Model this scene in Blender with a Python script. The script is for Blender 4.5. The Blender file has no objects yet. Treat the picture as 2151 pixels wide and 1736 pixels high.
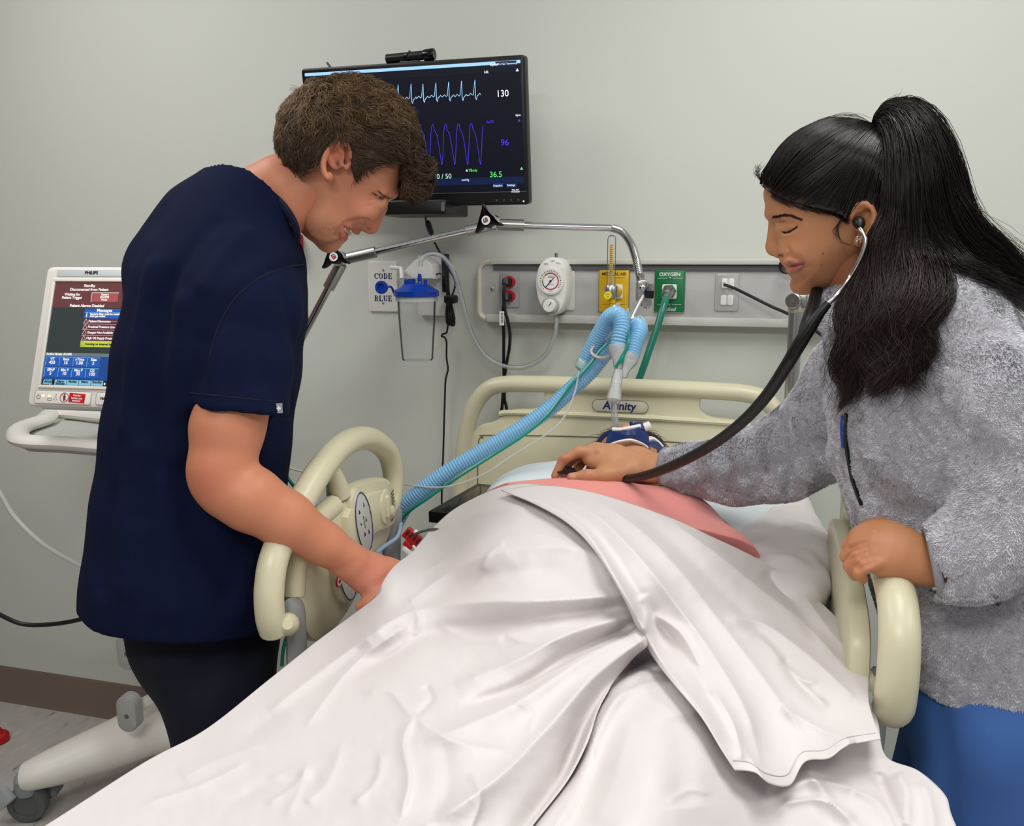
import bpy, bmesh, math, random
import numpy as np
from mathutils import Vector, Matrix

# ------------------------------------------------------------------ camera, world, lights, exposure
FPX, CXP, CYP = 1850.0, 1075.5, 868.0            # focal length and centre in pixels of the 2151x1736 frame
PITCH, YAW = math.radians(9.9), math.radians(15.7)
CAM = np.array([0.0, -2.25, 1.5])
FWD = np.array([-math.sin(YAW)*math.cos(PITCH), math.cos(YAW)*math.cos(PITCH), -math.sin(PITCH)])
RGT = np.array([math.cos(YAW), math.sin(YAW), 0.0])
UPV = np.cross(RGT, FWD)
scene = bpy.context.scene
COL = scene.collection
cd = bpy.data.cameras.new('camera'); cam = bpy.data.objects.new('camera', cd); COL.objects.link(cam)
cd.sensor_width = 36.0; cd.lens = 36.0*FPX/2151.0; cd.clip_start = 0.05; cd.clip_end = 60
cam.matrix_world = Matrix(((RGT[0], UPV[0], -FWD[0], CAM[0]), (RGT[1], UPV[1], -FWD[1], CAM[1]), (RGT[2], UPV[2], -FWD[2], CAM[2]), (0, 0, 0, 1)))
scene.camera = cam
world = bpy.data.worlds.new('world'); scene.world = world; world.use_nodes = True
world.node_tree.nodes['Background'].inputs[0].default_value = (0.95, 0.97, 1.0, 1)
world.node_tree.nodes['Background'].inputs[1].default_value = 0.33
def area_light(name, loc, sx, sy, power, col, rot=(0, 0, 0)):
    l = bpy.data.lights.new(name, 'AREA'); l.shape = 'RECTANGLE'; l.size = sx; l.size_y = sy; l.energy = power; l.color = col
    o = bpy.data.objects.new(name, l); COL.objects.link(o); o.location = loc; o.rotation_euler = rot
    return o
# ceiling troffers: over the bed, behind the photographer and further right; plus an added fill lamp at left
area_light('ceiling_or_fill_light', (0.25, -1.15, 2.75), 0.6, 1.2, 20, (1.0, 0.985, 0.95))
area_light('ceiling_or_fill_light', (-0.35, -3.1, 2.75), 1.2, 0.6, 38, (1.0, 0.985, 0.95))
area_light('ceiling_or_fill_light', (-1.75, -1.15, 2.75), 0.6, 1.2, 18, (1.0, 0.985, 0.95))  # added fill lamp, brightens the upper left of the back wall
area_light('ceiling_or_fill_light', (2.1, -1.5, 2.75), 0.6, 1.2, 20, (1.0, 0.985, 0.95))
vs = scene.view_settings
vs.view_transform = 'Standard'; vs.look = 'None'; vs.exposure = 0.0; vs.gamma = 1.0; vs.use_curve_mapping = False

# ------------------------------------------------------------------ geometry helpers
A = np.array
def ray(x, y): return FWD + (x-CXP)/FPX*RGT - (y-CYP)/FPX*UPV
def PD(x, y, d): return CAM + ray(x, y)*d
def _pl(i, x, y, v):
    r = ray(x, y); return CAM + r*((v-CAM[i])/r[i])
def PX(x, y, v): return _pl(0, x, y, v)
def PY(x, y, v): return _pl(1, x, y, v)
def PZ(x, y, v): return _pl(2, x, y, v)
def proj(P):
    v = np.asarray(P, float) - CAM; d = v @ FWD
    return CXP + FPX*(v @ RGT)/d, CYP - FPX*(v @ UPV)/d, d
def nrm(v):
    v = np.asarray(v, float); return v/max(np.linalg.norm(v), 1e-12)
def lin(c):
    if isinstance(c, str):
        c = [int(c[i:i+2], 16)/255 for i in (0, 2, 4)]
    return tuple(x/12.92 if x <= 0.04045 else ((x+0.055)/1.055)**2.4 for x in c[:3])

class Frame:
    def __init__(s, o, u, v): s.o = A(o, float); s.u = nrm(u); s.n = nrm(np.cross(s.u, v)); s.v = np.cross(s.n, s.u)
    def __call__(s, a, b, c=0.0): return s.o + s.u*a + s.v*b + s.n*c
WALLF = lambda p: Frame(p, (1, 0, 0), (0, 0, 1))     # n points to the room (-Y)

def spline(pts, n=8, closed=False):
    P = np.asarray(pts, float); m = len(P); out = []
    rng = m if closed else m-1
    for i in range(rng):
        if closed: p0, p1, p2, p3 = P[(i-1) % m], P[i], P[(i+1) % m], P[(i+2) % m]
        else: p0, p1, p2, p3 = P[max(i-1, 0)], P[i], P[i+1], P[min(i+2, m-1)]
        for k in range(n):
            t = k/n
            out.append(0.5*((2*p1)+(-p0+p2)*t+(2*p0-5*p1+4*p2-p3)*t*t+(-p0+3*p1-3*p2+p3)*t**3))
    if not closed: out.append(P[-1])
    return A(out)
def rrect(w, h, r, n=5):
    out = []
    for sx, sy, a0 in ((1, 1, 0), (-1, 1, 90), (-1, -1, 180), (1, -1, 270)):
        for k in range(n+1):
            t = math.radians(a0+90*k/n); out.append((sx*(w/2-r)+r*math.cos(t), sy*(h/2-r)+r*math.sin(t)))
    return A(out)
def circle(r, n=24, ry=None): return A([(r*math.cos(2*math.pi*k/n), (ry or r)*math.sin(2*math.pi*k/n)) for k in range(n)])

class MB:
    def __init__(s): s.V = []; s.F = []
    def add(s, V, F):
        b = len(s.V); s.V += [tuple(v) for v in V]; s.F += [tuple(i+b for i in f) for f in F]; return s
    def box(s, fr, c, size, bev=0.0):
        w, h, d = size
        if bev > 0: return s.prism(fr, rrect(w, h, min(bev, w*.49, h*.49), 3)+A(c[:2]), c[2]-d/2, c[2]+d/2, bev*.5)
        return s.prism(fr, A([(-w/2, -h/2), (w/2, -h/2), (w/2, h/2), (-w/2, h/2)])+A(c[:2]), c[2]-d/2, c[2]+d/2)
    def prism(s, fr, poly, z0, z1, bev=0.0, both=False):
        P = np.asarray(poly, float)
        if np.sum(P[:, 0]*np.roll(P[:, 1], -1)-np.roll(P[:, 0], -1)*P[:, 1]) < 0: P = P[::-1]
        n = len(P)
        def inset(Q, d):
            e = np.roll(Q, -1, 0)-Q; L = np.linalg.norm(e, axis=1)[:, None]+1e-12; e = e/L
            nn = np.stack([-e[:, 1], e[:, 0]], 1); m = nn+np.roll(nn, 1, 0); l = np.linalg.norm(m, axis=1)[:, None]+1e-9; m = m/l
            c = np.clip(np.sum(m*nn, 1), .5, 1)[:, None]
            return Q+m*d/c
        if bev > 0:
            rings = [(inset(P, bev) if both else P, z0)] + ([(inset(P, bev*.3), z0+bev*.3), (P, z0+bev)] if both else []) + [(P, z1-bev), (inset(P, bev*.3), z1-bev*.3), (inset(P, bev), z1)]
        else: rings = [(P, z0), (P, z1)]
        V = []; F = []
        for Q, z in rings: V += [fr(a, b, z) for a, b in Q]
        for r in range(len(rings)-1):
            for i in range(n):
                j = (i+1) % n; F.append((r*n+i, r*n+j, (r+1)*n+j, (r+1)*n+i))
        F.append(tuple(range(n-1, -1, -1))); F.append(tuple((len(rings)-1)*n+i for i in range(n)))
        return s.add(V, F)
    def tube(s, path, r, n=10, caps=True, closed=False, flat=1.0, up=None):
        P = np.asarray(path, float); m = len(P); r = np.broadcast_to(np.asarray(r, float), (m,))
        T = (np.roll(P, -1, 0)-np.roll(P, 1, 0)) if closed else np.gradient(P, axis=0)
        T = T/(np.linalg.norm(T, axis=1)[:, None]+1e-12)
        u = up if up is not None else (A([0, 0, 1.]) if abs(T[0][2]) < .9 else A([1., 0, 0]))
        V = []; F = []; ang = np.arange(n)*2*math.pi/n; ca = np.cos(ang); sa = np.sin(ang)
        for i in range(m):
            t = T[i]; u = u-t*(u@t) if up is None else up-t*(up@t); u = u/(np.linalg.norm(u)+1e-12); w = np.cross(t, u)
            V += list(P[i]+r[i]*(ca[:, None]*w+flat*sa[:, None]*u))
        for i in range(m if closed else m-1):
            j = (i+1) % m
            for k in range(n): l = (k+1) % n; F.append((i*n+k, i*n+l, j*n+l, j*n+k))
        if caps and not closed:
            F.append(tuple(range(n-1, -1, -1))); F.append(tuple((m-1)*n+k for k in range(n)))
        return s.add(V, F)
    def cyl(s, a, b, r, n=16, r2=None): return s.tube([a, b], [r, r if r2 is None else r2], n)
    def lathe(s, a, axis, prof, n=24, caps=True):
        """prof: list of (radius, height along axis)"""
        ax = nrm(axis); u = nrm(np.cross(ax, (0.3, 0.9, 0.2))); w = np.cross(ax, u); a = A(a, float); V = []; F = []
        for r, h in prof:
            for k in range(n):
                t = 2*math.pi*k/n; V.append(a+ax*h+r*(math.cos(t)*u+math.sin(t)*w))
        for i in range(len(prof)-1):
            for k in range(n): l = (k+1) % n; F.append((i*n+k, i*n+l, (i+1)*n+l, (i+1)*n+k))
        if caps: F.append(tuple(range(n-1, -1, -1))); F.append(tuple((len(prof)-1)*n+k for k in range(n)))
        return s.add(V, F)
    def sphere(s, c, r, n=12, sc=(1, 1, 1)):
        return s.lathe(A(c)-A([0, 0, 0]), (0, 0, 1), [(max(1e-4, r*math.sin(math.pi*k/n))*sc[0], -r*math.cos(math.pi*k/n)*sc[2]) for k in range(n+1)], n*2)
    def ribbon(s, pts, w, nrmv):
        P = np.asarray(pts, float); T = np.gradient(P, axis=0); T = T/(np.linalg.norm(T, axis=1)[:, None]+1e-12)
        S = np.cross(T, nrmv); S = S/(np.linalg.norm(S, axis=1)[:, None]+1e-12)
        n = len(P); V = list(P+S*w/2)+list(P-S*w/2)
        return s.add(V, [(i, i+1, n+i+1, n+i) for i in range(n-1)])
    def build(s, name, mat, parent=None, smooth=True, **kw): return mesh(name, s.V, s.F, mat, parent, smooth, **kw)

ORG = {}
def prop(o, label=None, category=None, group=None, kind=None):
    for k, v in (('label', label), ('category', category), ('group', group), ('kind', kind)):
        if v: o[k] = v
    return o
def root(parent):
    while parent.parent: parent = parent.parent
    return parent
def thing(name, loc, label, category, group=None):
    o = bpy.data.objects.new(name, None); COL.objects.link(o); o.location = loc; o.empty_display_size = .05
    ORG[o.name] = A(loc, float)
    return prop(o, label, category, group)
def mesh(name, V, F, mat, parent=None, smooth=True, label=None, category=None, group=None, kind=None, col=None, angle=35, mats=None, fmat=None):
    V = np.asarray(V, float).reshape(-1, 3)
    if parent is None:
        org = A([(V[:, 0].min()+V[:, 0].max())/2, (V[:, 1].min()+V[:, 1].max())/2, V[:, 2].min()])
    else: org = ORG[root(parent).name]
    me = bpy.data.meshes.new(name)
    if isinstance(F, np.ndarray):
        F4 = F; nf, k = F4.shape
        me.vertices.add(len(V)); me.vertices.foreach_set('co', (V-org).astype(np.float32).ravel())
        me.loops.add(nf*k); me.loops.foreach_set('vertex_index', F4.astype(np.int32).ravel())
        me.polygons.add(nf); me.polygons.foreach_set('loop_start', np.arange(nf, dtype=np.int32)*k)
        me.update(calc_edges=True); me.validate()
    else:
        me.from_pydata((V-org).tolist(), [], F); me.update()
    o = bpy.data.objects.new(name, me); COL.objects.link(o)
    for m in (mats or [mat]): me.materials.append(m)
    if fmat is not None: me.polygons.foreach_set('material_index', np.asarray(fmat, np.int32))
    if col is not None:
        at = me.color_attributes.new('Col', 'FLOAT_COLOR', 'POINT')
        c = np.ones((len(V), 4), np.float32); c[:, :3] = col; at.data.foreach_set('color', c.ravel())
    if smooth:
        me.polygons.foreach_set('use_smooth', np.ones(len(me.polygons), bool))
        if angle and len(me.polygons) < 60000:
            bm = bmesh.new(); bm.from_mesh(me); bm.normal_update(); th = math.radians(angle)
            for e in bm.edges:
                if len(e.link_faces) == 2 and e.calc_face_angle(0) > th: e.smooth = False
            bm.to_mesh(me); bm.free()
    if parent is not None: o.parent = parent
    else: o.location = org
    ORG[o.name] = org
    return prop(o, label, category, group, kind)
def tubeobj(name, path, r, mat, parent=None, n=10, sp=8, **kw):
    P = spline(path, sp) if sp else A(path); R = r
    if np.ndim(r): R = np.interp(np.linspace(0, 1, len(P)), np.linspace(0, 1, len(r)), r)
    return MB().tube(P, R, n).build(name, mat, parent, **kw)

# text as flat, slightly raised mesh lettering
def text(name, s, fr, x, y, size, mat, parent, z=0.0006, bold=0.0, align='CENTER', sx=1.0, shear=0.0, extrude=0.0, space=1.0):
    cu = bpy.data.curves.new(name, 'FONT'); cu.body = s; cu.size = size; cu.align_x = align; cu.align_y = 'CENTER'; cu.offset = bold
    cu.resolution_u = 3; cu.shear = shear; cu.space_character = space; cu.extrude = extrude
    ob = bpy.data.objects.new(name, cu); COL.objects.link(ob)
    dg = bpy.context.evaluated_depsgraph_get(); me = bpy.data.meshes.new_from_object(ob.evaluated_get(dg))
    V = [fr(x+v.co[0]*sx, y+v.co[1], z+v.co[2]) for v in me.vertices]; F = [tuple(p.vertices) for p in me.polygons]
    bpy.data.objects.remove(ob); bpy.data.curves.remove(cu); bpy.data.meshes.remove(me)
    if not V: return None
    return mesh(name, V, F, mat, parent, smooth=False)

# ------------------------------------------------------------------ materials
def mat(name, col, rough=.5, metal=0.0, bump=None, var=None, spec=.5, trans=0.0, alpha=1.0, emit=None, sss=0.0, sheen=0.0, coat=0.0, ior=1.45, vcol=False, aniso=0.0):
    m = bpy.data.materials.new(name); m.use_nodes = True; nt = m.node_tree; b = nt.nodes['Principled BSDF']
    c = lin(col) if isinstance(col, str) else col
    b.inputs['Base Color'].default_value = (*c, 1); b.inputs['Roughness'].default_value = rough; b.inputs['Metallic'].default_value = metal
    b.inputs['Specular IOR Level'].default_value = spec; b.inputs['IOR'].default_value = ior
    if trans: b.inputs['Transmission Weight'].default_value = trans
    if alpha < 1: b.inputs['Alpha'].default_value = alpha
    if coat: b.inputs['Coat Weight'].default_value = coat; b.inputs['Coat Roughness'].default_value = .15
    if sheen: b.inputs['Sheen Weight'].default_value = sheen; b.inputs['Sheen Roughness'].default_value = .5
    if sss:
        b.inputs['Subsurface Weight'].default_value = sss; b.inputs['Subsurface Radius'].default_value = (1, .35, .2); b.inputs['Subsurface Scale'].default_value = .008
    if emit: b.inputs['Emission Color'].default_value = (*c, 1); b.inputs['Emission Strength'].default_value = emit
    tc = nt.nodes.new('ShaderNodeTexCoord')
    src = None
    if vcol:
        at = nt.nodes.new('ShaderNodeAttribute'); at.attribute_name = 'Col'; src = at.outputs['Color']
        nt.links.new(src, b.inputs['Base Color'])
    if var:                                   # (scale, amount, detail): gentle tone variation of the surface itself
        nz = nt.nodes.new('ShaderNodeTexNoise'); nz.inputs['Scale'].default_value = var[0]; nz.inputs['Detail'].default_value = var[2] if len(var) > 2 else 4
        nt.links.new(tc.outputs['Object'], nz.inputs['Vector'])
        mr = nt.nodes.new('ShaderNodeMapRange'); mr.inputs[1].default_value = .3; mr.inputs[2].default_value = .7; mr.inputs[3].default_value = 1-var[1]; mr.inputs[4].default_value = 1+var[1]
        nt.links.new(nz.outputs['Fac'], mr.inputs[0])
        mx = nt.nodes.new('ShaderNodeVectorMath'); mx.operation = 'SCALE'
        if src: nt.links.new(src, mx.inputs[0])
        else: mx.inputs[0].default_value = c
        nt.links.new(mr.outputs[0], mx.inputs['Scale']); nt.links.new(mx.outputs[0], b.inputs['Base Color'])
    if bump:                                  # list of (scale, strength, distance)
        last = None
        for sc, st, di in bump:
            nz = nt.nodes.new('ShaderNodeTexNoise'); nz.inputs['Scale'].default_value = sc; nz.inputs['Detail'].default_value = 3
            nt.links.new(tc.outputs['Object'], nz.inputs['Vector'])
            bp = nt.nodes.new('ShaderNodeBump'); bp.inputs['Strength'].default_value = st; bp.inputs['Distance'].default_value = di
            nt.links.new(nz.outputs['Fac'], bp.inputs['Height'])
            if last: nt.links.new(last.outputs[0], bp.inputs['Normal'])
            last = bp
        nt.links.new(last.outputs[0], b.inputs['Normal'])
    return m
M = {}
M['white_plastic'] = mat('white_plastic', 'e6e4de', .38, bump=[(900, .03, .001)])
M['vent_white'] = mat('vent_white', 'ebe7df', .4, bump=[(700, .05, .001)])
M['grey_plastic'] = mat('grey_plastic', 'a9aba8', .45, bump=[(700, .05, .001)])
M['dgrey'] = mat('dark_grey_plastic', '5b5e5f', .5)
M['black'] = mat('black_plastic', '0c0c0d', .35, bump=[(800, .04, .001)])
M['black_gloss'] = mat('black_gloss', '08080a', .12)
M['rubber'] = mat('black_rubber', '111112', .42)
M['chrome'] = mat('chrome', 'd4d4d2', .14, 1.0)
M['steel'] = mat('brushed_steel', 'b4b4b0', .3, 1.0)
M['blue_lid'] = mat('blue_plastic', '103ba0', .3)
M['navy_plastic'] = mat('navy_plastic', '1d3470', .35)
M['red'] = mat('red_plastic', 'b8141c', .35)
M['red_sticker'] = mat('red_sticker', 'c81320', .5)
M['yellow'] = mat('yellow_plastic', 'd9ae0c', .35)
M['green'] = mat('green_plate', '08713d', .35)
M['green_hose'] = mat('green_hose', '07735f', .3, coat=.4)
M['teal_tube'] = mat('teal_tube', '0a8a74', .25, coat=.3)
M['bed'] = mat('beige_bed_plastic', 'd0cbac', .33, bump=[(600, .05, .001)], var=(3, .02))
M['bed_dark'] = mat('bed_seam', '6f6a55', .6)
M['ink'] = mat('black_ink', '141414', .6)
M['navy_ink'] = mat('navy_ink', '10235c', .5)
M['white_ink'] = mat('white_ink', 'f2f2f0', .6)
M['grey_ink'] = mat('grey_ink', '5d6064', .6)
M['red_ink'] = mat('red_ink', 'b01822', .5)
M['label'] = mat('label_paper', 'e9e9e6', .6)
M['clear'] = mat('clear_plastic', (.93, .95, .95), .08, alpha=.16, spec=.8, coat=.5)
M['clear_tube'] = mat('clear_tube', (.9, .93, .94), .08, alpha=.2, spec=.9, coat=.6)
M['frost'] = mat('frosted_plastic', 'dfe3e2', .3, alpha=.72, coat=.3)
M['blue_tube'] = mat('blue_corrugated_plastic', '7fbfe0', .18, alpha=.72, coat=.5, spec=.6)
def clear_mat(name, tint, dif, difc, rough=.05, ior=1.45, gl=1.0):
    m = bpy.data.materials.new(name); m.use_nodes = True; nt = m.node_tree; nt.nodes.remove(nt.nodes['Principled BSDF'])
    out = nt.nodes['Material Output']; tr = nt.nodes.new('ShaderNodeBsdfTransparent'); tr.inputs[0].default_value = (*tint, 1)
    di = nt.nodes.new('ShaderNodeBsdfPrincipled'); di.inputs['Base Color'].default_value = (*lin(difc), 1); di.inputs['Roughness'].default_value = .35
    m1 = nt.nodes.new('ShaderNodeMixShader'); m1.inputs[0].default_value = dif; nt.links.new(tr.outputs[0], m1.inputs[1]); nt.links.new(di.outputs[0], m1.inputs[2])
    gs = nt.nodes.new('ShaderNodeBsdfGlossy'); gs.inputs['Roughness'].default_value = rough
    fr_ = nt.nodes.new('ShaderNodeFresnel'); fr_.inputs[0].default_value = ior
    m2 = nt.nodes.new('ShaderNodeMixShader'); nt.links.new(fr_.outputs[0], m2.inputs[0]); nt.links.new(m1.outputs[0], m2.inputs[1]); nt.links.new(gs.outputs[0], m2.inputs[2]); nt.links.new(m2.outputs[0], out.inputs[0])
    return m
M['clear'] = clear_mat('clear_plastic', (.97, .98, .98), .06, 'eef2f2', .12, 1.12)
M['clear_tube'] = clear_mat('clear_tube', (.95, .96, .97), .10, 'e8edee', .12, 1.2)
M['frost'] = clear_mat('frosted_plastic', (.93, .95, .95), .42, 'eef1f0', .2, 1.25)
M['blue_tube'] = mat('blue_corrugated_plastic', '8cc8ee', .2, alpha=.8, spec=.6)
M['white_cloth'] = mat('white_sheet', 'd6d0cf', .95, bump=[(1400, .1, .0006), (45, .10, .004)], spec=.15)
M['pale_cloth'] = mat('pale_blue_pillow', 'd9e2e6', .85, bump=[(1400, .08, .0006), (30, .12, .004)])
M['pink_cloth'] = mat('pink_gown', 'e5928b', .85, bump=[(1300, .1, .0006)], sheen=.2)

# ------------------------------------------------------------------ implicit modelling: smooth unions on a grid, meshed by surface nets
class Field:
    def __init__(s, lo, hi, h):
        s.lo = A(lo, float); s.h = h; s.n = np.ceil((A(hi)-s.lo)/h).astype(int)+1
        s.d = np.full(s.n, .05, np.float32)
    def sub(s, lo, hi):
        a = np.clip(np.floor((A(lo)-s.lo)/s.h).astype(int), 0, s.n); b = np.clip(np.ceil((A(hi)-s.lo)/s.h).astype(int)+1, 0, s.n)
        if np.any(b <= a): return None
        sl = tuple(slice(i, j) for i, j in zip(a, b))
        g = [(s.lo[k]+np.arange(a[k], b[k])*s.h).astype(np.float32) for k in range(3)]
        return sl, g[0][:, None, None], g[1][None, :, None], g[2][None, None, :]
    def op(s, lo, hi, fn, k, mode, pad=.03):
        r = s.sub(A(lo)-pad-k, A(hi)+pad+k)
        if r is None: return s
        sl, X, Y, Z = r; e = fn(X, Y, Z); d = s.d[sl]
        if mode == '+':
            if k > 0: hh = np.maximum(k-np.abs(d-e), 0)/k; v = np.minimum(d, e)-hh*hh*k*.25
            else: v = np.minimum(d, e)
        elif mode == '-':
            e = -e
            if k > 0: hh = np.maximum(k-np.abs(d-e), 0)/k; v = np.maximum(d, e)+hh*hh*k*.25
            else: v = np.maximum(d, e)
        elif mode == '&':
            v = np.maximum(d, e)
        else: v = d+e
        s.d[sl] = v; return s
    def ell(s, c, r, k=.01, R=None, mode='+'):
        c = A(c, float); r = np.broadcast_to(A(r, float), (3,)); m = float(r.max()); Rm = np.eye(3) if R is None else A(R, float)
        def fn(X, Y, Z):
            q = [(X-c[0])*Rm[i, 0]+(Y-c[1])*Rm[i, 1]+(Z-c[2])*Rm[i, 2] for i in range(3)]
            k0 = np.sqrt(sum((q[i]/r[i])**2 for i in range(3)))+1e-6; k1 = np.sqrt(sum((q[i]/r[i]**2)**2 for i in range(3)))+1e-6
            return k0*(k0-1)/k1
        return s.op(c-m, c+m, fn, k, mode)
    def cap(s, a, b, ra, rb=None, k=.01, mode='+', flat=None):
        """tapered capsule; flat=(direction, factor) squashes the section along a direction"""
        a, b = A(a, float), A(b, float); rb = ra if rb is None else rb; ab = b-a; L2 = max(ab@ab, 1e-12); m = max(ra, rb)*(max(1, flat[1]) if flat else 1)
        if flat: fd = nrm(flat[0]); ff = 1/flat[1]-1
        def fn(X, Y, Z):
            t = np.clip(((X-a[0])*ab[0]+(Y-a[1])*ab[1]+(Z-a[2])*ab[2])/L2, 0, 1)
            dx, dy, dz = X-a[0]-t*ab[0], Y-a[1]-t*ab[1], Z-a[2]-t*ab[2]
            if flat:
                w = (dx*fd[0]+dy*fd[1]+dz*fd[2])*ff; dx = dx+w*fd[0]; dy = dy+w*fd[1]; dz = dz+w*fd[2]
            return np.sqrt(dx*dx+dy*dy+dz*dz)-(ra+(rb-ra)*t)
        return s.op(np.minimum(a, b)-m, np.maximum(a, b)+m, fn, k, mode)
    def chain(s, pts, radii, k=.01, flat=None, mode='+'):
        for i in range(len(pts)-1): s.cap(pts[i], pts[i+1], radii[i], radii[i+1], k, mode, flat)
        return s
    def loft(s, secs, k=.02, mode='+'):
        """secs: list of (centre, u-vector*radius, v-vector*radius): elliptic sections joined by tapered segments"""
        for (c0, u0, v0), (c1, u1, v1) in zip(secs[:-1], secs[1:]):
            c0, c1 = A(c0, float), A(c1, float); ab = c1-c0; L2 = ab@ab; m = max(np.linalg.norm(x) for x in (u0, v0, u1, v1))
            ru0, rv0, ru1, rv1 = [np.linalg.norm(x) for x in (u0, v0, u1, v1)]; u = nrm(A(u0)/ru0+A(u1)/ru1); v = nrm(A(v0)/rv0+A(v1)/rv1)
            def fn(X, Y, Z):
                t = np.clip(((X-c0[0])*ab[0]+(Y-c0[1])*ab[1]+(Z-c0[2])*ab[2])/L2, 0, 1)
                dx, dy, dz = X-c0[0]-t*ab[0], Y-c0[1]-t*ab[1], Z-c0[2]-t*ab[2]
                ru = ru0+(ru1-ru0)*t; rv = rv0+(rv1-rv0)*t
                pu = dx*u[0]+dy*u[1]+dz*u[2]; pv = dx*v[0]+dy*v[1]+dz*v[2]; pw2 = np.maximum(dx*dx+dy*dy+dz*dz-pu*pu-pv*pv, 0)
                rm = np.minimum(ru, rv)
                k0 = np.sqrt((pu/ru)**2+(pv/rv)**2+pw2/rm**2)+1e-6; k1 = np.sqrt((pu/ru**2)**2+(pv/rv**2)**2+pw2/rm**4)+1e-6
                return k0*(k0-1)/k1
            s.op(np.minimum(c0, c1)-m, np.maximum(c0, c1)+m, fn, k, mode)
        return s
    def crease(s, pts, amp, w, sp=5):
        """raise (amp>0) or press in (amp<0) the surface along a polyline"""
        P = spline(pts, sp) if len(pts) > 2 and sp else A(pts); amp = np.broadcast_to(A(amp, float), (len(pts),)); am = np.interp(np.linspace(0, 1, len(P)), np.linspace(0, 1, len(pts)), amp)
        r = s.sub(P.min(0)-3*w, P.max(0)+3*w)
        if r is None: return s
        sl, X, Y, Z = r; best = None; ba = None
        for i in range(len(P)-1):
            a = P[i]; ab = P[i+1]-a; L2 = max(ab@ab, 1e-12); t = np.clip(((X-a[0])*ab[0]+(Y-a[1])*ab[1]+(Z-a[2])*ab[2])/L2, 0, 1)
            d2 = (X-a[0]-t*ab[0])**2+(Y-a[1]-t*ab[1])**2+(Z-a[2]-t*ab[2])**2; v = am[i]+(am[i+1]-am[i])*t
            if best is None: best = d2; ba = v
            else: c = d2 < best; best = np.where(c, d2, best); ba = np.where(c, v, ba)
        s.d[sl] -= (ba*np.exp(-best/(w*w))).astype(np.float32); return s
    def val(s, P):
        i = np.clip((np.asarray(P)-s.lo)/s.h, 0, s.n-1.001); i0 = i.astype(int); f = i-i0; out = 0
        for dx in (0, 1):
            for dy in (0, 1):
                for dz in (0, 1):
                    w = (f[..., 0] if dx else 1-f[..., 0])*(f[..., 1] if dy else 1-f[..., 1])*(f[..., 2] if dz else 1-f[..., 2])
                    out = out+w*s.d[i0[..., 0]+dx, i0[..., 1]+dy, i0[..., 2]+dz]
        return out
    def grad(s, P):
        P = np.asarray(P, float); e = s.h; g = np.stack([s.val(P+e*np.eye(3)[k])-s.val(P-e*np.eye(3)[k]) for k in range(3)], -1)
        return g/(np.linalg.norm(g, axis=-1, keepdims=True)+1e-9)
    def hit(s, px, py, d0=.6, d1=2.6):
        """first point of the surface along the sight line through a pixel (used to set features on the surface)"""
        dd = np.linspace(d0, d1, 2500); P = CAM+ray(px, py)*dd[:, None]
        ok = np.all((P > s.lo+s.h) & (P < s.lo+(s.n-2)*s.h), 1); v = np.where(ok, s.val(P), 1.0); j = np.nonzero(v < 0)[0]
        return P[j[0]] if len(j) else None
    def hits(s, pts, d0=.6, d1=2.6): return [q for q in (s.hit(x, y, d0, d1) for x, y in pts) if q is not None]
    def mesh(s, smooth=1):
        d = s.d; n = s.n; neg = d < 0
        cnt = np.zeros(n-1, np.int8); acc = np.zeros((*(n-1), 3), np.float32); num = np.zeros(n-1, np.float32)
        # edge crossings accumulate into the cells around them
        for ax in range(3):
            a = [slice(None)]*3; b = [slice(None)]*3; a[ax] = slice(0, -1); b[ax] = slice(1, None)
            da, db = d[tuple(a)], d[tuple(b)]; cr = (da < 0) != (db < 0)
            idx = np.argwhere(cr); t = (da[cr]/(da[cr]-db[cr]))
            p = idx.astype(np.float32); p[:, ax] += t
            o1, o2 = [k for k in range(3) if k != ax]
            for i1 in (0, -1):
                for i2 in (0, -1):
                    c = idx.copy(); c[:, o1] += i1; c[:, o2] += i2
                    ok = np.all((c >= 0) & (c < n-1), 1); ci = c[ok]
                    np.add.at(acc, tuple(ci.T), p[ok]); np.add.at(num, tuple(ci.T), 1)
        act = num > 0; ids = np.full(n-1, -1, np.int64); ids[act] = np.arange(act.sum())
        V = acc[act]/num[act][:, None]; F = []
        for ax in range(3):
            a = [slice(None)]*3; b = [slice(None)]*3; a[ax] = slice(0, -1); b[ax] = slice(1, None)
            na = neg[tuple(a)]; cr = na != neg[tuple(b)]; idx = np.argwhere(cr); fl = na[cr]
            o1, o2 = (ax+1) % 3, (ax+2) % 3
            ok = (idx[:, o1] > 0) & (idx[:, o2] > 0) & (idx[:, o1] < n[o1]-1) & (idx[:, o2] < n[o2]-1); idx = idx[ok]; fl = fl[ok]
            qs = []
            for i1, i2 in ((-1, -1), (0, -1), (0, 0), (-1, 0)):
                c = idx.copy(); c[:, o1] += i1; c[:, o2] += i2; qs.append(ids[tuple(c.T)])
            q = np.stack(qs, 1); q = np.where(fl[:, None], q, q[:, ::-1]); F.append(q)
        F = np.concatenate(F); F = F[np.all(F >= 0, 1)]
        if smooth:
            E = np.concatenate([F[:, [0, 1]], F[:, [1, 2]], F[:, [2, 3]], F[:, [3, 0]]]); 
            for _ in range(smooth):
                S = np.zeros_like(V); c = np.zeros(len(V), np.float32)
                np.add.at(S, E[:, 0], V[E[:, 1]]); np.add.at(c, E[:, 0], 1); np.add.at(S, E[:, 1], V[E[:, 0]]); np.add.at(c, E[:, 1], 1)
                V = .5*V+.5*S/np.maximum(c, 1)[:, None]
        return V*s.h+s.lo, F
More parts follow.
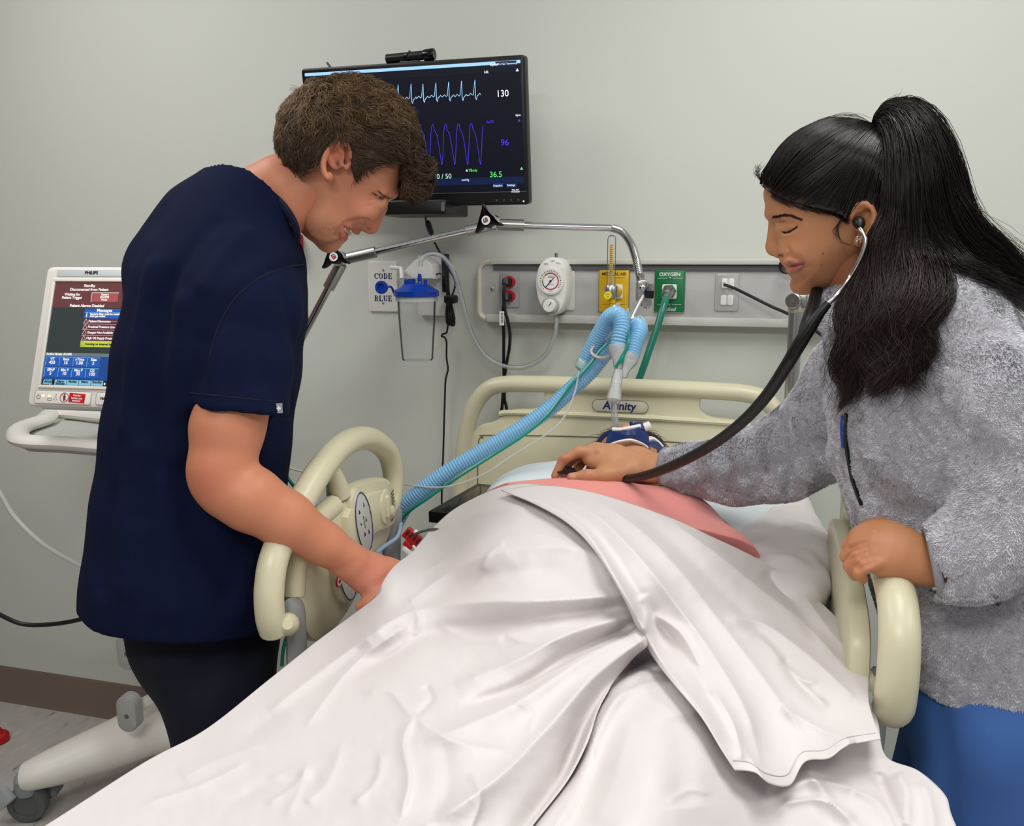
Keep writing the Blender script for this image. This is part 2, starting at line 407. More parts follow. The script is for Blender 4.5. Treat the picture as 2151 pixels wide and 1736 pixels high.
def noise3(P, sc, seed=0, oct=3):
    """cheap smooth value noise at points, about -1..1"""
    rs = np.random.RandomState(seed); out = np.zeros(len(P)); amp = 1; tot = 0
    for o in range(oct):
        T = rs.rand(16, 16, 16)*2-1; q = P*sc*(2**o)+rs.rand(3)*9; i = np.floor(q).astype(int); f = q-i; f = f*f*(3-2*f); v = 0
        for dx in (0, 1):
            for dy in (0, 1):
                for dz in (0, 1):
                    w = (f[:, 0] if dx else 1-f[:, 0])*(f[:, 1] if dy else 1-f[:, 1])*(f[:, 2] if dz else 1-f[:, 2])
                    v = v+w*T[(i[:, 0]+dx) % 16, (i[:, 1]+dy) % 16, (i[:, 2]+dz) % 16]
        out += v*amp; tot += amp; amp *= .5
    return out/tot

# ------------------------------------------------------------------ helpers for people
def poly_sd(U, W, P):
    """signed distance to a closed 2D polygon (negative inside) on arrays U, W"""
    d = np.full(np.broadcast(U, W).shape, 1e9, np.float32); ins = np.zeros(d.shape, bool); n = len(P)
    for i in range(n):
        a, b = P[i], P[(i+1) % n]; e = b-a; L2 = max(e@e, 1e-12)
        wx, wy = U-a[0], W-a[1]; t = np.clip((wx*e[0]+wy*e[1])/L2, 0, 1); d = np.minimum(d, (wx-t*e[0])**2+(wy-t*e[1])**2)
        if abs(e[1]) > 1e-12:
            c = ((a[1] > W) != (b[1] > W)) & (U < e[0]*(W-a[1])/e[1]+a[0]); ins ^= c
    d = np.sqrt(d); return np.where(ins, -d, d)
class HeadFrame:
    """plane of a profile, square to the sight line through its centre; a feature's pixel plus its offset towards the camera"""
    def __init__(s, px, py, d):
        s.o = PD(px, py, d); r = nrm(ray(px, py)); s.n = -r; s.u = nrm(RGT-s.n*(RGT@s.n)); s.v = np.cross(s.n, s.u)
        s.M = np.stack([s.u, s.v, s.n])
    def __call__(s, px, py, off=0.0):
        r = ray(px, py); t = ((s.o+s.n*off-CAM)@s.n)/(r@s.n); return s.M@(CAM+r*t-s.o)
    def hit(s, f, px, py, o0=.12, o1=-.06):
        o = np.linspace(o0, o1, 400); P = A([s(px, py, q) for q in o]); v = f.val(P); j = np.nonzero(v < 0)[0]
        return P[j[0]] if len(j) else s(px, py, 0)
    def hits(s, f, pts): return [s.hit(f, *q) for q in pts]
    def poly(s, pts): return A([s(*p)[:2] for p in pts])
    def world(s, P): return s.o+np.asarray(P)@s.M
    def local(s, P): return (np.asarray(P)-s.o)@s.M.T
def inflate(fld, poly, R, W, k=.0, mode='+', cut=None, grow=0.0):
    """round body whose mid-plane outline is poly (local u,v) and half-thickness W (number or function of u,v)"""
    lo = fld.lo; n = fld.n; U = (lo[0]+np.arange(n[0])*fld.h)[:, None]; Vv = (lo[1]+np.arange(n[1])*fld.h)[None, :]; S = (lo[2]+np.arange(n[2])*fld.h)
    sd = poly_sd(U, Vv, poly)-grow; rho = np.clip(1+sd/R, 0, None); w = W(U, Vv) if callable(W) else W; w = np.broadcast_to(w, sd.shape)
    e = (np.sqrt(rho[:, :, None]**2+(S[None, None, :]/w[:, :, None])**2)-1)*np.minimum(R, w)[:, :, None]
    if cut is not None: e = np.maximum(e, poly_sd(U, Vv, cut)[:, :, None])
    e = e.astype(np.float32); d = fld.d
    if mode == '+':
        if k > 0: hh = np.maximum(k-np.abs(d-e), 0)/k; fld.d = np.minimum(d, e)-hh*hh*k*.25
        else: fld.d = np.minimum(d, e)
    elif mode == '&': fld.d = np.maximum(d, e)
    return fld
def blob(V, c, r, f=1.0):
    """soft mask around a point"""
    return np.exp(-np.sum(((V-A(c))/A(r))**2, 1))*f
def segmask(V, pts, w):
    best = np.full(len(V), 1e9)
    for a, b in zip(pts[:-1], pts[1:]):
        a, b = A(a, float), A(b, float); e = b-a; t = np.clip((V-a)@e/max(e@e, 1e-12), 0, 1); best = np.minimum(best, np.sum((V-a-t[:, None]*e)**2, 1))
    return np.exp(-best/(w*w))
def mixc(C, m, c): return C*(1-m[:, None])+A(lin(c) if isinstance(c, str) else c)*m[:, None]
def skin_mat(name): return mat(name, 'c08060', .48, vcol=True, sss=.12, bump=[(350, .06, .002), (1500, .08, .0008)], spec=.4)
def join(parts):
    """parts: list of (V, F[, C])"""
    V = []; F = []; C = []; b = 0
    for p in parts:
        V.append(p[0]); F.append(np.asarray(p[1])+b); b += len(p[0]); C.append(p[2] if len(p) > 2 else np.ones((len(p[0]), 3)))
    return np.concatenate(V), np.concatenate(F), np.concatenate(C)
def sample_surface(V, F, n, rs):
    a, b, c = V[F[:, 0]], V[F[:, 1]], V[F[:, 2]]; d = V[F[:, 3]]
    ar = np.linalg.norm(np.cross(b-a, c-a), axis=1)+np.linalg.norm(np.cross(c-a, d-a), axis=1); cs = np.cumsum(ar); i = np.searchsorted(cs, rs.rand(n)*cs[-1]); i = np.clip(i, 0, len(F)-1)
    s, t = rs.rand(n, 1), rs.rand(n, 1); P = (a[i]*(1-s)+b[i]*s)*(1-t)+(d[i]*(1-s)+c[i]*s)*t
    N = np.cross(b[i]-a[i], d[i]-a[i]); N = N/(np.linalg.norm(N, axis=1)[:, None]+1e-12)
    return P, N
def strands(P, r0, r1, cols):
    """P: (n strands, m points, 3) -> three-sided tapered tubes; r radius; cols (n,3)"""
    n, m, _ = P.shape; T = np.gradient(P, axis=1); T = T/(np.linalg.norm(T, axis=2)[..., None]+1e-12)
    up = np.where(np.abs(T[..., 2:3]) < .9, A([0, 0, 1.]), A([1., 0, 0])); a = np.cross(T, up); a = a/(np.linalg.norm(a, axis=2)[..., None]+1e-12); b = np.cross(T, a)
    rad = (r0+(r1-r0)*np.linspace(0, 1, m))[None, :, None] if np.ndim(r0) == 0 else r0[:, None, None]*(1-np.linspace(0, 1, m)*(1-r1))[None, :, None]
    V = np.stack([P+rad*(math.cos(q)*a+math.sin(q)*b) for q in (0, 2.094, 4.189)], 2).reshape(-1, 3)
    base = (np.arange(n)*m*3)[:, None, None]+(np.arange(m-1)*3)[None, :, None]
    F = []
    for k in range(3):
        l = (k+1) % 3; F.append(np.stack([base[..., 0]+k, base[..., 0]+l, base[..., 0]+3+l, base[..., 0]+3+k], -1).reshape(-1, 4))
    return V, np.concatenate(F), np.repeat(cols, m*3, axis=0)
def hair_mat(name, rough=.38): 
    m = mat(name, '3a2a1f', rough, vcol=True, spec=.45, sheen=0)
    return m

MIR = A([1, 1, -1])
def brow_hairs(HFm, f_, pts, w, n, ln, col, rs, r=.00028):
    """short hairs laid along a line of pixels on the face (both sides)"""
    P = spline(HFm.hits(f_, pts), 8); t = rs.rand(n)*(len(P)-1.001); i = t.astype(int); fr_ = (t-i)[:, None]; q = P[i]*(1-fr_)+P[i+1]*fr_; tg = P[i+1]-P[i]; tg = tg/(np.linalg.norm(tg, axis=1)[:, None]+1e-9)
    N = f_.grad(q); up = np.cross(N, tg); wd = w*np.interp(t/(len(P)-1), [0, .25, .7, 1], [.6, 1, .7, .25])[:, None]; q = q+up*rs.uniform(-1, 1, (n, 1))*wd+N*.0003
    T = np.linspace(0, 1, 4)[None, :, None]; d = tg+up*rs.uniform(-.35, .35, (n, 1))
    S = q[:, None, :]+d[:, None, :]*ln*T+N[:, None, :]*.0006*np.sin(T*3)
    S = np.concatenate([S, S*MIR]); return strands(S, np.full(len(S), r), .4, np.tile(A(lin(col)), (len(S), 1)))

# ------------------------------------------------------------------ the room
wallm = mat('painted_wall', 'cfd2c9', .6, bump=[(220, .05, .002), (700, .04, .001)], var=(1.2, .015))
def box_struct(name, lo, hi, m):
    lo, hi = A(lo, float), A(hi, float)
    V = [(x, y, z) for x in (lo[0], hi[0]) for y in (lo[1], hi[1]) for z in (lo[2], hi[2])]
    return mesh(name, V, [(0, 1, 3, 2), (4, 6, 7, 5), (0, 4, 5, 1), (2, 3, 7, 6), (0, 2, 6, 4), (1, 5, 7, 3)], m, smooth=False, kind='structure')
box_struct('added_wall_left', (-2.66, -5.5, -.02), (-2.54, .0, 2.9), mat('added_brown_wall', '5a3a30', .6))  # unseen wall, added to block light and throw a brown tint at left
box_struct('wall_back', (-3.6, 0, -.02), (3.2, .12, 2.9), wallm)
fm = bpy.data.materials.new('speckled_vinyl_floor'); fm.use_nodes = True
nt = fm.node_tree; b = nt.nodes['Principled BSDF']; b.inputs['Roughness'].default_value = .4
tc = nt.nodes.new('ShaderNodeTexCoord'); mp = nt.nodes.new('ShaderNodeMapping'); mp.inputs['Scale'].default_value = (1, .35, 1); mp.inputs['Rotation'].default_value = (0, 0, .5)
nt.links.new(tc.outputs['Object'], mp.inputs[0])
n1 = nt.nodes.new('ShaderNodeTexNoise'); n1.inputs['Scale'].default_value = 40; n1.inputs['Detail'].default_value = 6; nt.links.new(mp.outputs[0], n1.inputs['Vector'])
cr = nt.nodes.new('ShaderNodeValToRGB'); e = cr.color_ramp.elements
e[0].position = .28; e[0].color = (*lin('6f6a66'), 1); e[1].position = .36; e[1].color = (*lin('b3aea8'), 1)
e2 = e.new(.6); e2.color = (*lin('bab6b0'), 1); e3 = e.new(.72); e3.color = (*lin('c8c5c0'), 1)
nt.links.new(n1.outputs['Fac'], cr.inputs[0]); nt.links.new(cr.outputs[0], b.inputs['Base Color'])
box_struct('floor', (-3.6, -5.5, -.1), (3.2, .0, 0), fm)
bbm = mat('rubber_baseboard', '75675c', .5)
fr = Frame((0, 0, 0), (0, -1, 0), (0, 0, 1))
MB().prism(Frame((-3.6, 0, 0), (0, -1, 0), (0, 0, 1)), [(-.001, 0), (.016, 0), (.012, .012), (.007, .02), (.006, .118), (.001, .126), (-.001, .126)], 0, -6.8).build('baseboard_back', bbm, kind='structure')

# ------------------------------------------------------------------ patient monitor (tilted down 8 degrees, bracket to the wall)
def emis(name, c, s): return mat(name, c, .4, emit=s)
E_white = emis('lit_white', 'f0f4ff', .75); E_cyan = emis('lit_pale_blue', '9ecbf5', .75); E_vio = emis('lit_violet', '4a35d8', .7)
E_grn = emis('lit_green', '5fe070', .7); E_mint = emis('lit_mint', 'b8e8cf', .7); E_bar = emis('lit_title_bar', '8fbbe6', .8); E_scr = emis('lit_dark_screen', '040817', .6)
E_navy = emis('lit_navy', '0a1a3c', .6); E_tool = emis('lit_tool', '0a0f1c', .6)
mp_, mw, mh = A([-.8241, -.1931, 1.7928]), .5639, .3327
th = math.radians(8.05); MF = Frame(mp_, (1, 0, 0), (0, -math.sin(th), math.cos(th)))
t = thing('patient_monitor', mp_+A([0, 0, -.17]), 'black flat patient monitor on the wall showing heart traces and 130', 'monitor')
MB().box(MF, (0, 0, -.014), (mw, mh, .028), .008).build('housing', M['black'], t)
MB().box(MF, (0, .02, -.038), (mw*.55, mh*.6, .03), .02).build('rear_cover', M['black'], t)
br = MB().prism(Frame((mp_[0], 0, 1.79), (1, 0, 0), (0, 0, 1)), rrect(.12, .12, .01), .0005, .02)
br.tube([(mp_[0], -.01, 1.79), (mp_[0], -.165, 1.80)], .022, 12); br.build('wall_bracket', M['black'], t)
sw, sh, sy = mw-.020, mh-.044, .011
scr = MB().box(MF, (0, sy, .0004), (sw, sh, .0012)).build('screen', E_scr, t, smooth=False)
cu = (mw, mh)
def mpx(px, py):                              # monitor-plane coordinates of a pixel
    r = ray(px, py); tt = ((MF.o-CAM)@MF.n)/(r@MF.n); q = CAM+r*tt-MF.o; return q@MF.u, q@MF.v
top = sy+sh/2
def bar(name, x0, x1, y0, y1, m, z=.0013): return MB().box(MF, ((x0+x1)/2, (y0+y1)/2, z), (x1-x0, y1-y0, .0003)).build(name, m, scr, smooth=False)
bar('title_bar', -sw/2, sw/2, top-.007, top, E_bar)
bar('tool_bar', -sw/2, sw/2, top-.024, top-.007, E_tool)
bar('status_bar', -sw/2, sw/2, sy-sh/2+.016, sy-sh/2+.033, E_navy)
x, y = mpx(1062, 134); bar('dropdown', x-.024, x+.026, y-.0055, y+.0055, E_navy, .0016)
for bx in (1047, 1075):
    x, y = mpx(bx, 390); bar('button', x-.0125, x+.0125, y-.0045, y+.0045, emis('lit_button', '16365e', .6), .0016)
# heart trace
def trace(name, pts, m, w=.0014):
    return MB().ribbon([MF(a, b_, .0018) for a, b_ in pts], w, MF.n).build(name, m, scr, smooth=False)
pts = []
spx = [(782, 206, 168), (809, 207, 179), (837, 208, 178), (864, 208, 176), (889, 206, 176), (916, 204, 174), (943, 203, 172), (970, 202, 170), (998, 200, 168)]
for i, (px, by, ty) in enumerate(spx):
    for dx, yy in ((-13, by+1), (-9, by-4), (-5, by), (-3, by-2), (0, ty), (1.5, by+6), (3, by+10), (5, by+2), (8, by-1), (10, by-4), (12, by-1)):
        if px+dx > 1012: continue
        pts.append(mpx(px+dx, yy))
trace('heart_trace', pts, E_cyan)
pts = []
for i in range(-4, 6):
    x0 = 880+27*i; b0 = 347-0*i; t0 = 262-.8*i
    for dx, fy in ((-4.5, .97), (-3, .7), (-1.5, .25), (0, .07), (2, 0), (4, .02), (6, .15), (8, .19), (11, .25), (14, .42), (17, .65), (20, .88), (21.5, 1.0)):
        px = x0+dx
        if px > 1016 or px < 645: continue
        pts.append(mpx(px, t0+(b0-t0)*fy))
trace('oxygen_trace', pts, E_vio, .0011)
def mtext(s, px, py, size, m, bold=0, align='CENTER'):
    x, y = mpx(px, py); return text('lettering', s, MF, x, y, size, m, scr, z=.002, bold=bold, align=align)
mtext('130', 1056, 197, .0205, E_white); mtext('96', 1061, 300, .020, E_vio); mtext('90 / 50', 930, 371, .0165, E_mint); mtext('36.5', 1042, 367, .0185, E_grn)
mtext('HR', 1022, 152, .008, E_white); mtext('SpO2', 1030, 256, .008, E_vio); mtext('TBody', 994, 358, .0085, E_grn); mtext('bpm', 1089, 242, .007, E_white)
mtext('mmHg', 978, 378, .007, E_white); mtext('Layout', 1038, 136, .007, E_white); mtext('ED/ICU Q2 Taxonomy', 1062, 134, .0058, E_white)
mtext('Snapshot', 1046, 390, .0062, E_white); mtext('Settings', 1074, 389, .0062, E_white); mtext('9:42 AM', 1083, 399, .0052, E_white); mtext('10/3/2024', 1083, 403, .0052, E_white)
def tri(px, py, s, m):
    x, y = mpx(px, py); MB().prism(MF, [(x-s, y-s*.8), (x+s, y-s*.8), (x, y+s)], .0015, .0019).build('alarm_icon', m, scr, smooth=False)
tri(1087, 147, .0036, E_white); tri(1091, 253, .0034, E_vio); tri(981, 358, .0030, E_mint); tri(1096, 354, .0034, E_grn)
MB().box(MF, (0, -mh/2+.031, .0006), (mw-.01, .0012, .0012)).build('bezel_line', M['grey_ink'], t, smooth=False)
for k in range(4): MB().box(MF, (mw/2-.08+.018*k, -mh/2+.012, .0006), (.004, .003, .001)).build('bezel_button', M['dgrey'], t, smooth=False)
x, y = mpx(1100, 423); MB().lathe(MF(x, y, 0), MF.n, [(.0018, 0), (.0018, .001)], 10).build('power_light', E_white, t)
# camera bar on top of the monitor
a_ = mpx(858, 120)
CF = Frame(MF(*a_, -.012), MF.u, (0, 0, 1))
w = thing('webcam', MF(*a_, -.012)+A([0, 0, -.012]), 'black bar webcam clipped on top of the monitor', 'webcam')
cyl = MB().tube([CF(-.06, 0, 0), CF(.061, .004, 0)], .0105, 14); cyl.build('body', M['black'], w)
MB().lathe(CF(.035, .0025, 0), CF(1, .066, 0)-CF(0, 0, 0), [(.0125, 0), (.0135, .004), (.0135, .022), (.0125, .026)], 16).build('end_cap', M['black_gloss'], w)
MB().lathe(CF(-.005, 0, .0095), CF.n, [(.007, 0), (.007, .003), (.005, .0035)], 16).build('lens', M['black_gloss'], w)
MB().box(CF, (0, -.014, -.004), (.05, .012, .024), .003).build('clip', M['black'], w)
MB().tube([CF(-.002, .008, 0), CF(-.002, .015, 0)], .003, 8).build('button', M['black'], w)
# thin antenna behind the left of the screen
a_ = [MF(*mpx(684, 142), -.03), MF(*mpx(673, 130), -.035)]
MB().tube(spline(a_, 4), .0028, 8).build('antenna', M['black'], t)
# small computer box hung below the screen
pf = Frame(PY(886, 443, -.16), (1, 0, 0), (0, 0, 1))
pc = thing('mini_computer', pf(0, -.03, 0), 'small black computer box hung under the wall monitor', 'computer')
MB().box(pf, (0, .004, 0), (.186, .034, .16), .006).build('case', M['black'], pc)
MB().box(pf, (.085, .004, .0805), (.008, .02, .001)).build('front_port', M['dgrey'], pc)
# cable from the computer with a ferrite bead, then a tied hank of cable
cab = thing('monitor_cable', PY(928, 1040, -.02), 'thin black cable with tied hank hanging below the monitor', 'cable')
cp = [PY(893, 452, -.15), PY(896, 470, -.12), PY(903, 490, -.09), PY(914, 512, -.05), PY(925, 532, -.03), PY(936, 545, -.03), PY(939, 620, -.03), PY(941, 670, -.03)]
tubeobj('upper_cord', cp, .0026, M['rubber'], cab)
MB().tube([PY(898, 466, -.125), PY(899, 470, -.12), PY(905, 488, -.092), PY(907, 492, -.088)], [.005, .008, .008, .005], 12).build('ferrite_bead', M['black'], cab)
for k in range(7):
    w0 = 3.5*math.sin(k*2.1); pts = [PY(932+w0, 538, -.035-.003*(k % 3)), PY(934+w0*.7, 580, -.035-.004*(k % 2)), PY(944+w0*.4, 626, -.04), PY(947+w0*1.6, 655, -.038), PY(950+w0*1.4, 670+3*k % 13, -.036), PY(942+w0*.8, 680, -.034), PY(939+w0*.5, 655, -.036), PY(941+w0*.3, 628, -.04), PY(938+w0*.4, 585, -.03)]
    tubeobj('cord_loop', pts, .0028, M['rubber'], cab)
tubeobj('cord_loop', [PY(938, 560, -.04), PY(952, 582, -.045), PY(956, 600, -.045), PY(950, 620, -.042), PY(946, 628, -.04)], .0024, M['rubber'], cab)
tubeobj('cord_loop', [PY(914, 578, -.06), PY(924, 575, -.06), PY(935, 583, -.055), PY(942, 605, -.05), PY(945, 625, -.045)], .002, M['rubber'], cab)
MB().box(WALLF(PY(947, 629, -.042)), (0, 0, 0), (.032, .022, .024), .006).build('tie_strap', M['black'], cab)
MB().box(WALLF(PY(936, 574, -.034)), (0, 0, 0), (.017, .1, .012), .003).build('strap_tail', M['black'], cab)
tubeobj('lower_cord', [PY(944, 650, -.036), PY(940, 690, -.03), PY(937, 700, -.028), PY(930, 702, -.028), PY(928, 707, -.028), PY(934, 709, -.026), PY(938, 720, -.024), PY(938, 752, -.022), PY(941, 776, -.022), PY(936, 800, -.02), PY(934, 850, -.02), PY(931, 950, -.02), PY(928, 1035, -.02), PY(927, 1200, -.02)], .0025, M['rubber'], cab)

# ------------------------------------------------------------------ headwall rail panel
Yp = -.036
x0 = PY(1000, 600, Yp)[0]; x1 = .42; zt = PY(1200, 545.5, Yp)[2]; zb = PY(1174, 679, Yp)[2]
zm0 = zb+.012
hp = thing('headwall_panel', ((x0+x1)/2, 0, zb), 'long grey headwall service panel with rounded end behind the bed', 'wall panel')
HF = Frame((0, 0, 0), (1, 0, 0), (0, 0, 1))
def hrect(m, X0, X1, Z0, Z1, r, n0, n1, bev, corners=True):
    c = ((X0+X1)/2, (Z0+Z1)/2); return m.prism(HF, rrect(X1-X0, Z1-Z0, r, 6)+A(c), n0, n1, bev)
panm = mat('grey_panel', 'b3b3b1', .5, bump=[(900, .05, .001)]); fram = mat('panel_frame', 'c6c6c0', .4); creamm = mat('cream_trim', 'cfcbb9', .42)
hrect(MB(), x0+.004, x1, zb+.002, zt-.004, .02, .001, -Yp-.012, .002).build('back_plate', panm, hp)
# rims: rounded end, top and bottom channels
tp = [(x1, zt-.006), (x0+.03, zt-.006)]+[(x0+.03-.024*math.sin(a), zt-.03+.024*math.cos(a)) for a in np.linspace(0, math.pi/2, 7)[1:]]
bt = [(x0+.006, zb+.03)]+[(x0+.03-.024*math.cos(a), zb+.03-.024*math.sin(a)) for a in np.linspace(0, math.pi/2, 7)[1:]]
P = [HF(a, c, -Yp-.013) for a, c in tp+bt+[(x1, zb+.006)]]
MB().tube(P, .0085, 8, up=A([0, -1., 0]), flat=1.4).build('rim', creamm, hp)
MB().prism(HF, A([(x0+.04, zt-.012), (x1, zt-.012), (x1, zt+.0), (x0+.04, zt+.0)]), .01, -Yp+.003, .002).build('top_channel', fram, hp)
MB().prism(HF, A([(x0+.03, zb), (x1, zb), (x1, zb+.020), (x0+.03, zb+.020)]), .01, -Yp+.008, .003).build('bottom_channel', fram, hp)
MB().prism(HF, A([(x0+.045, zt-.026), (x1, zt-.026), (x1, zt-.014), (x0+.045, zt-.014)]), .005, -Yp-.006).build('shadow_slot', M['dgrey'], hp, smooth=False)
def screw(pos, parent, r=.0035): MB().lathe(A(pos), (0, -1, 0), [(r, -.001), (r, .001), (r*.6, .002)], 12).build('screw', M['steel'], parent)
screw(PY(1034, 607, Yp+.01), hp, .0045)
Yf = Yp+.0115                                  # front face of the plate

def plate(parent, name, px, py, w, h, m, dep=.004, r=.004, y=None):
    f_ = WALLF(PY(px, py, (Yf if y is None else y))); MB().box(f_, (0, 0, dep/2), (w, h, dep), r).build(name, m, parent); return f_
def span(px0, py0, px1, py1, y=None):
    a_, b_ = PY(px0, py0, Yf if y is None else y), PY(px1, py1, Yf if y is None else y); return abs(a_[0]-b_[0]), abs(a_[2]-b_[2])
# red power outlet
w, h = span(1050, 571, 1091, 646)
o = thing('power_outlet', PY(1070, 646, Yf), 'grey wall outlet with two red emergency sockets', 'outlet')
f_ = plate(o, 'cover_plate', 1070.5, 609, w, h, mat('outlet_plate', 'a2a29f', .45))
for py in (592, 622):
    x, z = PY(1071, py, Yf)[0]-f_.o[0], PY(1071, py, Yf)[2]-f_.o[2]
    MB().prism(f_, circle(.0165, 20, .0150)+A([x, z]), .003, .0085, .001).build('socket', M['red'], o)
# two black plugs and their cords
for k, (px, py, path) in enumerate([(1066, 592, [(1060, 602, .04), (1058, 620, .045), (1060, 650, .04), (1066, 672, .038), (1071, 700, .034), (1070, 730, .03), (1063, 770, .025), (1059, 800, .02), (1055, 850, .015), (1053, 880, .015), (1052, 1000, .015)]),
                                   (1066, 624, [(1060, 634, .035), (1056, 660, .034), (1058, 700, .026), (1058, 760, .022), (1059, 800, .018), (1060, 840, .012), (1065, 870, .012), (1070, 1000, .012)])]):
    pt = thing('wall_plug_cable', PY(px, py+300, -.02), ['black power plug and cord in the upper red socket', 'black power plug and cord in the lower red socket'][k], 'power cord', 'power cords in the red outlet')
    g_ = WALLF(PY(px, py, Yf-.0086)); MB().box(g_, (.002, 0, .012), (.021, .021, .024), .006).build('plug', M['black'], pt)
    MB().box(g_, (.002, .002, .0255), (.013, .018, .004), .002).build('plug_grip', M['dgrey'], pt)
    P_ = [g_(0, -.004, .024)]+[PY(a_, b_, Yf-c) for a_, b_, c in path]
    tubeobj('cord', P_, .0042, M['rubber'], pt)
    if k == 0:
        tf = WALLF(PY(1054, 669, -.075)); MB().box(tf, (0, 0, 0), (.0125, .036, .0008)).build('barcode_tag', M['label'], pt)
        for j in range(9): MB().box(tf, (.001, -.012+.003*j, .0005), (.006, .0008+.0006*(j % 3), .0003)).build('barcode_line', M['ink'], pt, smooth=False)

# suction regulator
w, h = span(1170, 567, 1204, 652)
sr = thing('suction_regulator', PY(1160, 665, Yf), 'white oval suction regulator with round red ringed gauge', 'regulator')
f_ = plate(sr, 'mounting_plate', 1178, 610, .075, h, mat('regulator_plate', 'c9cac6', .3), r=.006)
rf = WALLF(PY(1158, 598, Yf-.075))
def rpx(px, py, dz=0):                         # coordinates on the regulator front
    r = ray(px, py); q = CAM+r*((rf.o[1]-dz-CAM[1])/r[1])-rf.o; return q[0], q[2]
outl = [rpx(*q) for q in [(1124, 600), (1126, 575), (1134, 555), (1148, 543), (1162, 541), (1178, 547), (1187, 562), (1191, 585), (1190, 615), (1184, 640), (1174, 657), (1158, 664), (1142, 655), (1130, 632)]]
ol = spline(outl, 4, True)
MB().prism(rf, ol, -.07, 0, .008).build('housing', M['white_plastic'], sr)
cx_, cz_ = rpx(1158, 591); d = .0
MB().prism(rf, circle(.0335, 40)+A([cx_, cz_]), -.001, .008, .002).build('gauge_rim', M['white_plastic'], sr)
gf = Frame(rf(cx_, cz_, .0082), rf.u, rf.v)
MB().prism(gf, circle(.0295, 40), 0, .0006).build('gauge_face', M['label'], sr)
def ringseg(m, fr_, r0, r1, a0, a1, z, n=16):
    V = []; 
    for k in range(n+1):
        t_ = math.radians(a0+(a1-a0)*k/n)
        V += [fr_(r0*math.sin(t_), r0*math.cos(t_), z), fr_(r1*math.sin(t_), r1*math.cos(t_), z)]
    return m.add(V, [(2*k, 2*k+1, 2*k+3, 2*k+2) for k in range(n)])
ringseg(MB(), gf, .0185, .0213, -45, 225, .001, 30).build('red_band', M['red_ink'], sr, smooth=False)
ringseg(MB(), gf, .0185, .0213, -135, -85, .001).build('green_band', M['green'], sr, smooth=False)
ringseg(MB(), gf, .0185, .0213, -85, -45, .001).build('yellow_band', M['yellow'], sr, smooth=False)
mm = MB()
for k in range(27):
    t_ = math.radians(-135+10*k); mm.box(Frame(gf(.0255*math.sin(t_), .0255*math.cos(t_), .0009), (math.cos(t_), 0, -math.sin(t_)), (math.sin(t_), 0, math.cos(t_))), (0, 0, 0), (.0008 if k % 2 else .0016, .003, .0003))
mm.build('dial_marks', M['ink'], sr, smooth=False)
MB().prism(gf, [(-.0125, -.0135), (-.0105, -.0145), (.011, .0105), (.010, .0115)], .0015, .002).build('needle', M['ink'], sr, smooth=False)
MB().lathe(gf(0, 0, .001), gf.n, [(.0028, 0), (.0028, .0015)], 12).build('needle_hub', M['ink'], sr)
text('maker_mark', 'Allied', gf, 0, .011, .0062, M['navy_ink'], sr, .001, shear=.3)
text('unit_print', 'mm Hg', gf, 0, -.0245, .0036, M['ink'], sr, .001); text('unit_print', 'VACUUM', gf, .001, -.008, .0034, M['red_ink'], sr, .001)
for s_, px, py in (('REG', 1147, 555), ('OFF', 1161, 549), ('FULL', 1173, 553)): text('switch_print', s_, rf, *rpx(px, py), .0062, M['grey_ink'], sr, .0006)
kx, kz = rpx(1157, 642); kf = rf(kx, kz, 0)
MB().lathe(kf, rf.n, [(.022, -.004), (.022, .006), (.0195, .010)], 28).build('knob_collar', M['grey_plastic'], sr)
MB().lathe(kf, rf.n, [(.0165, .006), (.0160, .02), (.0145, .0225), (.001, .0225)], 28).build('knob', M['white_plastic'], sr)
MB().box(Frame(kf+rf.n*.0228, (.6, 0, .8), (-.8, 0, .6)), (.005, 0, 0), (.012, .0016, .0004)).build('knob_mark', M['ink'], sr, smooth=False)
tpx = rpx(1163, 538); MB().cyl(rf(tpx[0], tpx[1]-.004, -.03), rf(tpx[0], tpx[1]+.007, -.03), .0042, 12).build('top_nipple', M['steel'], sr)
bp_ = PY(1168, 664, rf.o[1]+.02)
MB().lathe(bp_+A([0, 0, .006]), (0, 0, -1), [(.0055, 0), (.0045, .01), (.0062, .011), (.0045, .02), (.0062, .021), (.0042, .031), (.0055, .032), (.004, .042)], 16).build('barbed_outlet', M['clear_tube'], sr)
# clear suction tubing from the canister lid to the regulator
st = [PY(883, 560, -.19), PY(884, 548, -.19), PY(893, 537, -.185), PY(910, 533, -.18), PY(930, 540, -.17), PY(950, 566, -.15), PY(965, 610, -.12), PY(978, 660, -.1), PY(992, 704, -.085), PY(1015, 742, -.075), PY(1045, 764, -.07), PY(1085, 773, -.07), PY(1120, 765, -.075), PY(1148, 744, -.08), PY(1162, 715, -.085), PY(1168, 690, -.09), PY(1169, 668, -.09)]
P = spline(st, 8)
su = MB().tube(P, .0062, 12).build('suction_tubing', M['clear_tube'], label='clear looping suction tubing from blue lidded canister to white regulator', category='tube')
MB().tube(P, .0036, 8).build('lumen', mat('tube_lumen', 'c3c9cb', .3, alpha=.5), su)

